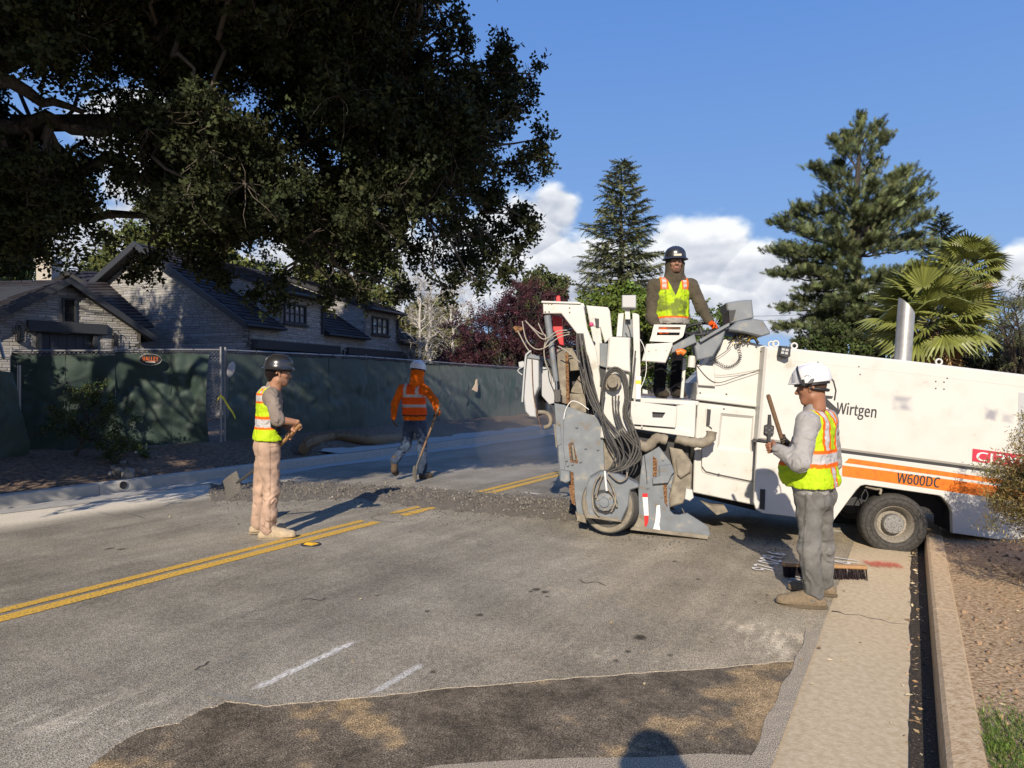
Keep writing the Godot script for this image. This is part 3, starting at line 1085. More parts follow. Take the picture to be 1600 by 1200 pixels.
func build_house() -> void:
	M.mortar = mat(lin(.21, .2, .185), 0.95)
	M.roof_board = mat(lin(.03, .03, .032), 0.9)
	M.tile = vmat(0.8, 0.25)
	M.dark_trim = mat(lin(.026, .029, .035), 0.6)
	M.garage = mat(lin(.035, .04, .05), 0.6)
	M.window_glass = mat(lin(.45, .5, .56), 0.04, 0.55)  # pale bluish base and metal share stand in for reflected sky
	M.window_glass.metallic_specular = 1.0
	M.lit_stone = mat(lin(.42, .38, .32), 0.95)  # paler copy of the wall stone, with sunlight put into the colour
	var gy := 0.45
	var c := at(390, 600, 24.0)
	c.y = gy
	var e := Vector3(0.339, 0, -0.941).normalized()
	var root := thing("stone_house", "long grey stone house with dark tiled roofs, dormers and garage doors behind the fence", "house", c)
	var f := frame_of(c, e)
	var L := 12.05
	var ridge := 6.12
	var eave := 3.25
	var dtop := 4.5
	# front wall of the wing with both dormer faces in it
	var d1 := [1.6, 4.2]
	var d2 := [7.3, 10.2]
	var outline := PackedVector2Array([Vector2(0, 0), Vector2(L, 0), Vector2(L, eave), Vector2(d2[1], eave), Vector2(d2[1], dtop), Vector2(d2[0], dtop), Vector2(d2[0], eave), Vector2(d1[1], eave), Vector2(d1[1], dtop), Vector2(d1[0], dtop), Vector2(d1[0], eave), Vector2(0, eave)])
	var win1 := Rect2(1.78, 3.42, 1.3, 0.74)
	var win2 := Rect2(7.85, 3.42, 1.42, 0.78)
	stone_wall(f, outline, [Rect2(0.22, 0, 4.85, 2.72), Rect2(6.05, 0, 5.1, 2.72), win1, win2], root)
	house_window(f, win1.position.x, win1.position.y, win1.end.x, win1.end.y, 4, 2, root)
	house_window(f, win2.position.x, win2.position.y, win2.end.x, win2.end.y, 3, 2, root)
	garage_door(f, 0.3, 5.0, 2.4, root)
	garage_door(f, 6.1, 11.1, 2.4, root)
	for x in [-0.0 + 0.0, 5.55, 11.6]:
		wall_lantern(f, maxf(x, 0.12) if x > 0.1 else 0.1, 2.35, root)
	# gable end towards the street corner
	var W := 9.34
	var gf := Transform3D(Basis(f.basis.z, Vector3.UP, -f.basis.x), c - f.basis.z * W)
	stone_wall(gf, PackedVector2Array([Vector2(0, 0), Vector2(W, 0), Vector2(W, eave), Vector2(W / 2, ridge), Vector2(0, eave)]), [], root)
	var P := func(x: float, y: float, z: float) -> Vector3: return f * Vector3(x, y, z)
	# main slopes, cut where the dormers break through
	var slope := (ridge - eave) / (W / 2)
	var over := 0.22
	for s in [[-0.42, d1[0]], [d1[1], d2[0]], [d2[1], L + 0.4]]:
		tiled_roof(P.call(s[0], eave - slope * over + 0.1, over), P.call(s[1], eave - slope * over + 0.1, over), P.call(s[0], ridge + 0.1, -W / 2), P.call(s[1], ridge + 0.1, -W / 2), root)
	tiled_roof(P.call(-0.42, eave - slope * over + 0.1, -W - over), P.call(L + 0.4, eave - slope * over + 0.1, -W - over), P.call(-0.42, ridge + 0.1, -W / 2), P.call(L + 0.4, ridge + 0.1, -W / 2), root)
	for d in [d1, d2]:
		tiled_roof(P.call(d[0] - 0.12, dtop + 0.02, 0.36), P.call(d[1] + 0.12, dtop + 0.02, 0.36), P.call(d[0] - 0.12, ridge + 0.02, -W / 2 + 0.35), P.call(d[1] + 0.12, ridge + 0.02, -W / 2 + 0.35), root)
		var back := (dtop - eave) / slope
		for x in [d[0], d[1]]:
			var cf := Transform3D(Basis(f.basis.z, Vector3.UP, -f.basis.x), P.call(x, 0, -W / 2))
			if x == d[1]: cf = Transform3D(Basis(-f.basis.z, Vector3.UP, f.basis.x), P.call(x, 0, 0))
			var pl := PackedVector2Array([Vector2(W / 2, eave - 0.05), Vector2(W / 2, dtop), Vector2(0.3, ridge - 0.1)])
			if x == d[1]: pl = PackedVector2Array([Vector2(0, eave - 0.05), Vector2(0, dtop), Vector2(W / 2 - 0.3, ridge - 0.1)])
			stone_wall(cf, pl, [], root)
		var dp := Geo.new()
		dp.tube([P.call(d[1] - 0.12, dtop - 0.1, 0.34), P.call(d[1] - 0.12, dtop - 0.3, 0.08), P.call(d[1] - 0.12, eave - 0.1, 0.08)], 0.05, 7)
		part("downpipe", dp, M.dark_trim, root)
	var rk := Geo.new()
	rk.hexa([P.call(-0.45, eave - slope * over - 0.1, over), P.call(-0.45, eave - slope * over + 0.15, over), P.call(-0.45, ridge + 0.15, -W / 2), P.call(-0.45, ridge - 0.1, -W / 2), P.call(-0.4, eave - slope * over - 0.1, over), P.call(-0.4, eave - slope * over + 0.15, over), P.call(-0.4, ridge + 0.15, -W / 2), P.call(-0.4, ridge - 0.1, -W / 2)])
	rk.hexa([P.call(-0.45, eave - slope * over - 0.1, -W - over), P.call(-0.45, eave - slope * over + 0.15, -W - over), P.call(-0.45, ridge + 0.15, -W / 2), P.call(-0.45, ridge - 0.1, -W / 2), P.call(-0.4, eave - slope * over - 0.1, -W - over), P.call(-0.4, eave - slope * over + 0.15, -W - over), P.call(-0.4, ridge + 0.15, -W / 2), P.call(-0.4, ridge - 0.1, -W / 2)])
	part("barge_board", rk, M.dark_trim, root)
	part("inner_wall", box_geo(f * Transform3D(Basis(), Vector3(L / 2, 1.5, -W / 2)), Vector3(L - 0.6, 3.0, W - 0.6)), M.mortar, root)
	# the small gabled garage on the left
	var pc := at(105, 600, 21.0)
	pc.y = gy
	var e2 := Vector3(0.669, 0, -0.743).normalized()
	var f2 := frame_of(pc, e2)
	var hw := 2.05
	var rh := 4.22
	var eh := 2.86
	var dr := Rect2(-0.77, 0, 1.58, 2.72)
	var vent := Rect2(-0.13, 3.0, 0.36, 0.74)
	stone_wall(f2, PackedVector2Array([Vector2(-hw, 0), Vector2(hw, 0), Vector2(hw, eh), Vector2(0, rh), Vector2(-hw, eh)]), [dr, vent], root)
	garage_door(f2, -0.77, 0.81, 2.70, root)
	wall_lantern(f2, -1.22, 2.62, root)
	wall_lantern(f2, 1.28, 2.52, root)
	var vg := Geo.new()
	vg.xf = f2
	for b in [[-0.13, 3.0, 0.23, 3.05], [-0.13, 3.69, 0.23, 3.74], [-0.13, 3.05, -0.08, 3.69], [0.18, 3.05, 0.23, 3.69]]:
		vg.box(Vector3((b[0] + b[2]) / 2, (b[1] + b[3]) / 2, 0.0), Vector3(b[2] - b[0], b[3] - b[1], 0.12))
	var vn := part("vent", vg, M.dark_trim, root)
	for k in 11:
		var sl := Geo.new()
		sl.xf = f2
		sl.box(Vector3(0.05, 3.08 + k * 0.058, -0.01), Vector3(0.256, 0.05, 0.012), 0.0, Basis(Vector3.RIGHT, 0.7))
		part("slat", sl, M.dark_trim, vn)
	var s2 := (rh - eh) / hw
	for s in [-1.0, 1.0]:
		tiled_roof(f2 * Vector3(s * (hw + 0.38), eh - s2 * 0.38 + 0.08, 0.3), f2 * Vector3(s * (hw + 0.38), eh - s2 * 0.38 + 0.08, -5.5), f2 * Vector3(0, rh + 0.08, 0.3), f2 * Vector3(0, rh + 0.08, -5.5), root)
		var bb := Geo.new()
		bb.xf = f2
		bb.hexa([Vector3(s * (hw + 0.4), eh - s2 * 0.4 - 0.1, 0.3), Vector3(s * (hw + 0.4), eh - s2 * 0.4 + 0.1, 0.3), Vector3(0, rh + 0.11, 0.3), Vector3(0, rh - 0.1, 0.3), Vector3(s * (hw + 0.4), eh - s2 * 0.4 - 0.1, 0.345), Vector3(s * (hw + 0.4), eh - s2 * 0.4 + 0.1, 0.345), Vector3(0, rh + 0.11, 0.345), Vector3(0, rh - 0.1, 0.345)])
		part("barge_board", bb, M.dark_trim, root)
	var side := Transform3D(Basis(-f2.basis.z, Vector3.UP, f2.basis.x), f2 * Vector3(hw, 0, 0))
	stone_wall(side, PackedVector2Array([Vector2(0, 0), Vector2(3.0, 0), Vector2(3.0, eh), Vector2(0, eh)]), [], root)
	# roofs of the house behind, the chimney and a small sunlit gable
	tiled_roof(at(-90, 500, 22.6), at(120, 500, 24.0), at(-90, 441, 26.0), at(120, 437, 27.0), root, false)
	tiled_roof(at(186, 507, 22.9), at(238, 507, 24.1), at(120, 441, 25.2), at(165, 441, 26.0), root)
	var cw := Geo.new()
	cw.box(at(76, 424, 31), Vector3(0.66, 1.2, 0.66), 0.01)
	cw.box(at(76, 409, 31), Vector3(0.78, 0.14, 0.78), 0.01)
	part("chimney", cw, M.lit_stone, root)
	var gb := Geo.new()
	var q0 := at(84, 446, 30)
	gb.xf = Transform3D(Basis(Vector3.UP, 0.35), q0)
	gb.prism(PackedVector2Array([Vector2(-0.3, -1.2), Vector2(2.1, -1.2), Vector2(2.1, -0.1), Vector2(0.75, 0.62), Vector2(-0.3, 0.0)]), -0.2, 0.0)
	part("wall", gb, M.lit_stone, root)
	tiled_roof(at(142, 445, 29.6), at(168, 437, 33.0), at(104, 424, 29.6), at(150, 424, 33.0), root, false)
	tiled_roof(at(70, 445, 29.6), at(76, 437, 33.0), at(104, 424, 29.6), at(150, 424, 33.0), root, false)

func box_geo(t: Transform3D, s: Vector3) -> Geo:
	var g := Geo.new()
	g.xf = t
	g.box(Vector3.ZERO, s)
	return g

# ---------------------------------------------------------------- site fence with green screening
func chain_link(g: Geo, a: Vector3, b: Vector3, y0: float, y1: float, pitch := 0.075) -> void:
	var l := Vector2(b.x - a.x, b.z - a.z).length()
	var h := y1 - y0
	var n := int((l + h) / pitch)
	for k in n:
		for s in 2:
			var x0 := k * pitch - h
			var pa := Vector2(x0, 0.0)
			var pb := Vector2(x0 + h, h)
			if pb.x <= 0 or pa.x >= l: continue
			if pa.x < 0: pa = Vector2(0, -x0)
			if pb.x > l: pb = Vector2(l, l - x0)
			if s == 1:
				pa.x = l - pa.x
				pb.x = l - pb.x
			var d := (b - a) / l
			var nn := d.cross(Vector3.UP).normalized() * (0.004 if s == 0 else -0.004)
			g.tube([a + d * pa.x + Vector3(0, y0 + pa.y, 0) + nn, a + d * pb.x + Vector3(0, y0 + pb.y, 0) - nn], 0.0032, 3, false)

func fence_panel(root: Node3D, a: Vector3, b: Vector3, h: float, seed_: int, low := 0.03, folds := 1.0, gap := 0.0) -> void:
	var l := (b - a).length()
	var d := (b - a) / l
	var nn := d.cross(Vector3.UP).normalized()   # the street side
	var rail := Geo.new()
	rail.tube([a + Vector3(0, h, 0), b + Vector3(0, h, 0)], 0.02, 8)
	part("top_rail", rail, M.galvanised, root)
	for p in [a, b]:
		var po := Geo.new()
		po.tube([p, p + Vector3(0, h + 0.06, 0)], 0.024, 8)
		part("post", po, M.galvanised, root)
	var cl := Geo.new()
	chain_link(cl, a, b, h - 0.12, h, 0.07)
	if gap > 0: chain_link(cl, b - d * gap, b, 0.06, h - 0.14, 0.065)
	if low > 0.08: chain_link(cl, a, b, 0.02, low + 0.06, 0.07)
	part("chain_link", cl, M.galvanised, root)
	var g := Geo.new()
	var n := noise(0.6, 4, FastNoiseLite.TYPE_SIMPLEX_SMOOTH, seed_)
	var nu := int(l / 0.05)
	var top := h - 0.055
	g.grid(nu + 1, 37, func(i: int, j: int):
		var s := float(i) / nu
		var t := j / 36.0
		var x := s * (l - gap)
		# hung from ties: sags between them along the top, drawn into folds towards the gap
		var sag := 0.035 * absf(sin(x / 1.05 * PI)) * smoothstep(0.8, 1.0, t)
		var pull := smoothstep(0.55, 1.0, s) if gap > 0 else 0.25 + 0.4 * smoothstep(0.75, 1.0, absf(s - 0.5) * 2.0)
		var fold := 0.035 * pull * sin((x * 1.0 + (1.0 - t) * 0.9) * 13.0 + 4.0 * n.get_noise_2d(x * 0.8, t)) * (1.0 - 0.6 * t)
		var bulge := 0.16 * n.get_noise_2d(x * 0.9, t * 1.6) + 0.05 * n.get_noise_2d(x * 3.0 + 9.0, t * 2.0)
		var side := gap * 0.35 * pull * sin(t * PI) if gap > 0 else 0.0
		return a + d * (x - side) + Vector3(0, lerpf(low, top, t) - sag, 0) + nn * (0.035 + folds * (absf(bulge) + fold * 0.9 + .02 * sin((t * 1.9 - x * .55) * 9.0 + 7.0 * n.get_noise_2d(x * .5, t)) * clampf(.4 + 1.6 * n.get_noise_2d(x * .7 + 30.0, t), 0, 1)) * sin(clampf(t * 1.05, 0, 1) * PI * 0.94)), nn)
	part("screen", g, M.screen, root)
	var hem := Geo.new()
	hem.tube([a + Vector3(0, top + 0.004, 0) + nn * 0.04, a.lerp(b - d * gap, 0.5) + Vector3(0, top - 0.012, 0) + nn * 0.05, b - d * gap + Vector3(0, top + 0.004, 0) + nn * 0.04], 0.011, 5)
	part("hem", hem, M.black, root)
	var ties := Geo.new()
	for k in int(l / 0.52):
		var p := a + d * (0.3 + k * 0.52) + Vector3(0, top, 0)
		ties.tube([p + nn * 0.05 - Vector3(0, .02, 0), p + nn * 0.055 + Vector3(0, .03, 0), p + nn * .02 + Vector3(0, .085, 0), p - nn * 0.025 + Vector3(0, .06, 0)], .006, 4)
	part("tie", ties, M.black, root).set_meta("kind", "stuff")
	for s in ([0.5] if l < 4.0 else [0.34, 0.67]):
		var seam := Geo.new()
		seam.tube([a + d * (l * s) + Vector3(0, low, 0) + nn * .06, a + d * (l * s) + Vector3(0, top, 0) + nn * .05], .008, 4)
		part("seam", seam, M.screen, root)

func build_fences() -> void:
	M.galvanised = mat(lin(.30, .30, .31), 0.45, 0.6)
	M.screen = surf([[0.3, lin(.02, .042, .033)], [0.6, lin(.028, .056, .044)], [0.8, lin(.05, .075, .06)]], 0.05, 1.4, 0.62, 0.12, 0.3, 0.12, 0.0, 4, 71)
	M.screen.rim_enabled = true
	M.screen.rim = 0.5
	M.screen.uv1_scale = Vector3(0.6, 6.0, 0.6)
	var foot := func(x: float, y: float, d: float) -> Vector3: return at(x, y, d)
	# main run along the kerb
	var a: Vector3 = foot.call(352, 691, 14.5)
	var pts := [a, foot.call(572, 668, 18.9), foot.call(727, 656, 24.0), foot.call(822, 651, 27.5), foot.call(905, 644, 32.5), foot.call(975, 638, 38.0)]
	var run := thing("site_fence", "long chain link fence with dark green screening running along the kerb towards the machine", "fence", a)
	for k in pts.size() - 1:
		fence_panel(run, pts[k], pts[k + 1], 1.88, 80 + k, 0.03, 0.8)
	var label := Geo.new()
	label.lathe([Vector2(0, 0.006), Vector2(0.13, 0.004), Vector2(0.135, 0.0)], 24, Transform3D(Basis(Vector3(1, 0, -0.3).normalized() * 0.55, Vector3(0.3, 0, 1).normalized(), Vector3(0.25, 1.15, 0)), at(361, 577, 14.36)))
	part("tag", label, mat(lin(.55, .55, .57), 0.7), run)
	# the panel on the left, set back a little, with a gap at its end
	var b0: Vector3 = foot.call(18, 712, 12.6)
	var b1: Vector3 = foot.call(345, 692, 14.35)
	var left := thing("site_fence", "screened fence panel behind the dark bush with an oval sign on it", "fence", b0)
	fence_panel(left, b0, foot.call(180, 702, 13.4), 1.86, 91, 0.04, 1.3)
	fence_panel(left, foot.call(181, 702, 13.41), b1, 1.88, 92, 0.04, 1.5, 0.22)
	# the nearest piece at the picture's edge, its screen hanging short of the ground
	var c0: Vector3 = foot.call(-120, 752, 10.2)
	var c1: Vector3 = foot.call(30, 738, 11.6)
	var near := thing("site_fence", "nearest fence piece at the left edge with bare chain link below its screen", "fence", c0)
	near_panel(near, c0, c1)
	oval_sign()
	# yellow tape knotted round the posts
	var t := Geo.new()
	var tape := [[340, 622, 14.2], [345, 616, 14.1], [350, 621, 14.15], [357, 633, 14.2], [363, 641, 14.25], [368, 651, 14.3]]
	for s in [tape, [[339, 640, 14.2], [339, 630, 14.18], [340, 622, 14.2]]]:
		for k in s.size() - 1:
			var p := at(s[k][0], s[k][1], s[k][2])
			var q := at(s[k + 1][0], s[k + 1][1], s[k + 1][2])
			t.quad(p, q, q + Vector3(0, -0.06, 0.01), p + Vector3(0, -0.06, 0.01), Vector3(0, 0, 1))
	tag(part("caution_tape", t, mat(lin(.8, .66, .02), 0.5)), "strip of yellow tape tied to the fence posts at the gap", "tape")
	# pale patch on the screen; its colour stands for sunlit wood behind a tear
	var w := Geo.new()
	w.xf = Transform3D(Basis(Vector3.UP, 0.9), at(742, 606, 24.1))
	w.prism(PackedVector2Array([Vector2(-0.16, -0.06), Vector2(0.0, 0.12), Vector2(0.03, 0.26), Vector2(0.1, 0.3), Vector2(0.13, -0.02), Vector2(0.1, -0.14), Vector2(0.02, -0.12)]), 0.0, 0.02)
	part("sunlit_tear_patch", w, mat(lin(.72, .55, .38), 0.8), run)

func near_panel(root: Node3D, a: Vector3, b: Vector3) -> void:
	var d := (b - a).normalized()
	var nn := d.cross(Vector3.UP).normalized()
	var cl := Geo.new()
	chain_link(cl, a, b, 0.0, 0.42, 0.07)
	part("chain_link", cl, M.galvanised, root)
	for p in [b, a.lerp(b, 0.45)]:
		var po := Geo.new()
		po.tube([p, p + Vector3(0, 1.75, 0)], 0.026, 8)
		part("post", po, M.galvanised, root)
	var stake := Geo.new()
	stake.tube([at(6, 560, 11.2), at(-4, 525, 11.3)], 0.025, 6)
	part("post", stake, M.galvanised, root)
	var l := (b - a).length()
	var n := noise(0.8, 3, FastNoiseLite.TYPE_SIMPLEX_SMOOTH, 95)
	var g := Geo.new()
	g.grid(60, 30, func(i: int, j: int):
		var s := i / 59.0
		var t := j / 29.0
		var x := lerpf(0.0, lerpf(l + 0.12, l - 0.18, t), s)
		var y := lerpf(0.22 - 0.06 * s, 1.72 - 0.1 * s, t)
		return a + d * x + Vector3(0, y, 0) + nn * (0.05 + 0.09 * absf(n.get_noise_2d(x * 1.6, y * 1.2)) + 0.05 * s * absf(sin(x * 5.0 + t * 2.5))), nn)
	part("screen", g, M.screen, root)

func oval_sign() -> void:
	var p := at(235, 562, 13.52)
	var x := Vector3(0.86, 0, -0.5).normalized()
	var f := Transform3D(Basis(x, Vector3.UP, x.cross(Vector3.UP)), p)
	var o := thing("oval_sign", "small black oval sign with orange lettering fixed near the top of the fence", "sign", p)
	var g := Geo.new()
	g.xf = f * Transform3D(Basis(Vector3(0.2, 0, 0), Vector3(0, 0, 1), Vector3(0, -0.115, 0)), Vector3.ZERO)
	g.lathe([Vector2(0, 0.01), Vector2(0.93, 0.01), Vector2(1.0, 0.0), Vector2(0.98, -0.004)], 30, Transform3D())
	part("plate", g, M.black, o)
	var rim := []
	for k in 31:
		rim.append(f * Vector3(0.19 * cos(TAU * k / 30), 0.106 * sin(TAU * k / 30), 0.012))
	var r := Geo.new()
	r.tube(rim, 0.006, 5, false)
	part("rim", r, mat(lin(.4, .4, .36), 0.6), o)
	lettering("VALLEY", f * Transform3D(Basis(), Vector3(0, 0.018, 0.012)), 0.085, mat(lin(.75, .16, .035), 0.6), o, true, HORIZONTAL_ALIGNMENT_CENTER, 0.27)
	var bar := Geo.new()
	bar.xf = f
	bar.box(Vector3(0, -0.045, 0.013), Vector3(0.16, 0.02, 0.004))
	part("underline", bar, mat(lin(.6, .55, .5), 0.6), o)

# flat letters; `tall` is the height of a capital, `wide` (if given) the width the word is to fill
func lettering(text: String, f: Transform3D, tall: float, m: Material, root: Node3D, bold := true, align := HORIZONTAL_ALIGNMENT_LEFT, wide := 0.0, deep := 0.003) -> MeshInstance3D:
	var font := SystemFont.new()
	font.font_names = PackedStringArray(["Droid Sans Bold" if bold else "Droid Sans"])
	var t := TextMesh.new()
	t.font = font
	t.text = text
	t.font_size = 64
	t.pixel_size = tall / (64 * 0.714)
	t.depth = deep
	t.horizontal_alignment = align
	t.vertical_alignment = VERTICAL_ALIGNMENT_CENTER
	var o := MeshInstance3D.new()
	o.name = numbered("lettering", root)
	o.mesh = t
	o.material_override = m
	root.add_child(o, true)
	var s := 1.0
	if wide > 0: s = wide / t.get_aabb().size.x
	o.transform = root.global_transform.affine_inverse() * f * Transform3D(Basis.from_scale(Vector3(s, 1, 1)), Vector3.ZERO)
	return o

# ---------------------------------------------------------------- plants
# a spray of leaves along a short twig that points up +y; each leaf is a bent blade of two quads
func leaf_spray(count: int, leaf_l: float, leaf_w: float, twig: float, seed_: int, spread := 1.0) -> ArrayMesh:
	var r := RandomNumberGenerator.new()
	r.seed = seed_
	var g := Geo.new()
	for k in count:
		var t := (k + r.randf()) / count
		var an := k * 2.4 + r.randf_range(-.5, .5)
		var out := Vector3(cos(an), r.randf_range(-0.25, 0.85), sin(an)).normalized()
		var base := Vector3(r.randfn(0, 0.02), t * twig, r.randfn(0, 0.02))
		var tip_dir := (out * spread + Vector3(r.randfn(0, .35), r.randfn(0, .35), r.randfn(0, .35))).normalized()
		var side := tip_dir.cross(Vector3(r.randfn(0, 1), r.randfn(0, 1), r.randfn(0, 1))).normalized()
		var nn := side.cross(tip_dir).normalized()
		var l := leaf_l * r.randf_range(.7, 1.25)
		var w := leaf_w * r.randf_range(.75, 1.2) * 0.5
		var p0 := base + tip_dir * l * 0.12
		var p1 := base + tip_dir * l * 0.52 + nn * l * 0.06
		var p2 := base + tip_dir * l
		var a := g.vert(p0, nn); var b := g.vert(p1 + side * w - nn * w * 0.35, nn + side * 0.35); var c := g.vert(p2, nn); var d := g.vert(p1 - side * w - nn * w * 0.35, nn - side * 0.35)
		var m := g.vert(p1, nn)
		g.ix(a, b, m); g.ix(b, c, m); g.ix(c, d, m); g.ix(d, a, m)
	return g.mesh()

# a flat fan of needles: many thin blades along a twig
func needle_spray(count: int, len_: float, twig: float, seed_: int, flat := 0.35, wide := 0.012) -> ArrayMesh:
	var r := RandomNumberGenerator.new()
	r.seed = seed_
	var g := Geo.new()
	for k in count:
		var t := float(k) / count
		var s := 1.0 if k % 2 == 0 else -1.0
		var d := Vector3(s * r.randf_range(.4, 1.0), r.randf_range(.5, 1.1), r.randfn(0, flat)).normalized()
		var p := Vector3(0, t * twig, 0)
		var l := len_ * r.randf_range(.65, 1.15) * (1.0 - 0.45 * t)
		var w := d.cross(Vector3(r.randfn(0, .4), r.randfn(0, .4), 1)).normalized() * wide
		g.tri(p - w, p + w, p + d * l, Vector3(r.randfn(0, .3), 0.3, 1))
	g.tri(Vector3(-0.008, 0, 0), Vector3(0.008, 0, 0), Vector3(0, twig, 0), Vector3(0, 0, 1))
	return g.mesh()

func basis_to(y: Vector3, roll: float) -> Basis:
	var yy := y.normalized()
	var x := yy.cross(Vector3(0.31, 0.2, 0.93)).normalized()
	if x.length() < 0.1: x = Vector3.RIGHT
	var z := x.cross(yy)
	return Basis(x, yy, z).rotated(yy, roll)

func limb(a: Vector3, b: Vector3, r0: float, r1: float, wob: float, n := 7, sag := 0.0) -> Array:
	var pts := []
	var rs := PackedFloat32Array()
	var l := (b - a).length()
	for k in n:
		var t := float(k) / (n - 1)
		var p := a.lerp(b, t)
		if k > 0 and k < n - 1: p += Vector3(rng.randfn(0, wob), rng.randfn(0, wob), rng.randfn(0, wob)) * l
		p.y += sag * sin(t * PI)
		pts.append(p)
		rs.append(lerpf(r0, r1, t))
	return [pts, rs]

func tint(base: Color, dv: float, dh: float) -> Color:
	var k := exp(rng.randfn(0, dv))
	return Color(base.r * k * (1.0 + rng.randfn(0, dh)), base.g * k, base.b * k * (1.0 + rng.randfn(0, dh)))

# a broad crown: boughs at the given places, each an uneven puff of twigs that carry sprays
func boughs(centers: Array, sprays: int, size: float, xs: Array, cols: Array, base: Color, droop := 0.25, dv := 0.3) -> void:
	for c in centers:
		var o: Vector3 = c[0]
		var r: float = c[1]
		var n := int(sprays * r * r)
		var twigs := maxi(4, n / 9)
		for t in twigs:
			var d := Vector3(rng.randfn(0, 1), rng.randfn(0, 0.8), rng.randfn(0, 1)).normalized()
			var reach := r * pow(rng.randf(), 0.45) * rng.randf_range(.8, 1.22)
			var tip := o + d * reach - Vector3(0, droop * reach * rng.randf(), 0)
			var from := o + d * reach * 0.35
			for s in 9:
				var f := rng.randf_range(0.25, 1.0)
				var p := from.lerp(tip, f) + Vector3(rng.randfn(0, .09), rng.randfn(0, .09), rng.randfn(0, .09)) * r
				var dir := d + Vector3(rng.randfn(0, .6), rng.randfn(0, .6) - droop, rng.randfn(0, .6))
				var k := size * rng.randf_range(.75, 1.25)
				xs.append(Transform3D(basis_to(dir, rng.randf() * TAU).scaled_local(Vector3(k, k, k)), p))
				cols.append(tint(base, dv, 0.08))

func split_scatter(called: String, meshes: Array, m: Material, xs: Array, cols: Array, root: Node3D) -> void:
	var k := meshes.size()
	for v in k:
		var a := []
		var b := []
		for i in range(v, xs.size(), k):
			a.append(xs[i])
			b.append(cols[i])
		scatter(called, meshes[v], m, a, b, root)

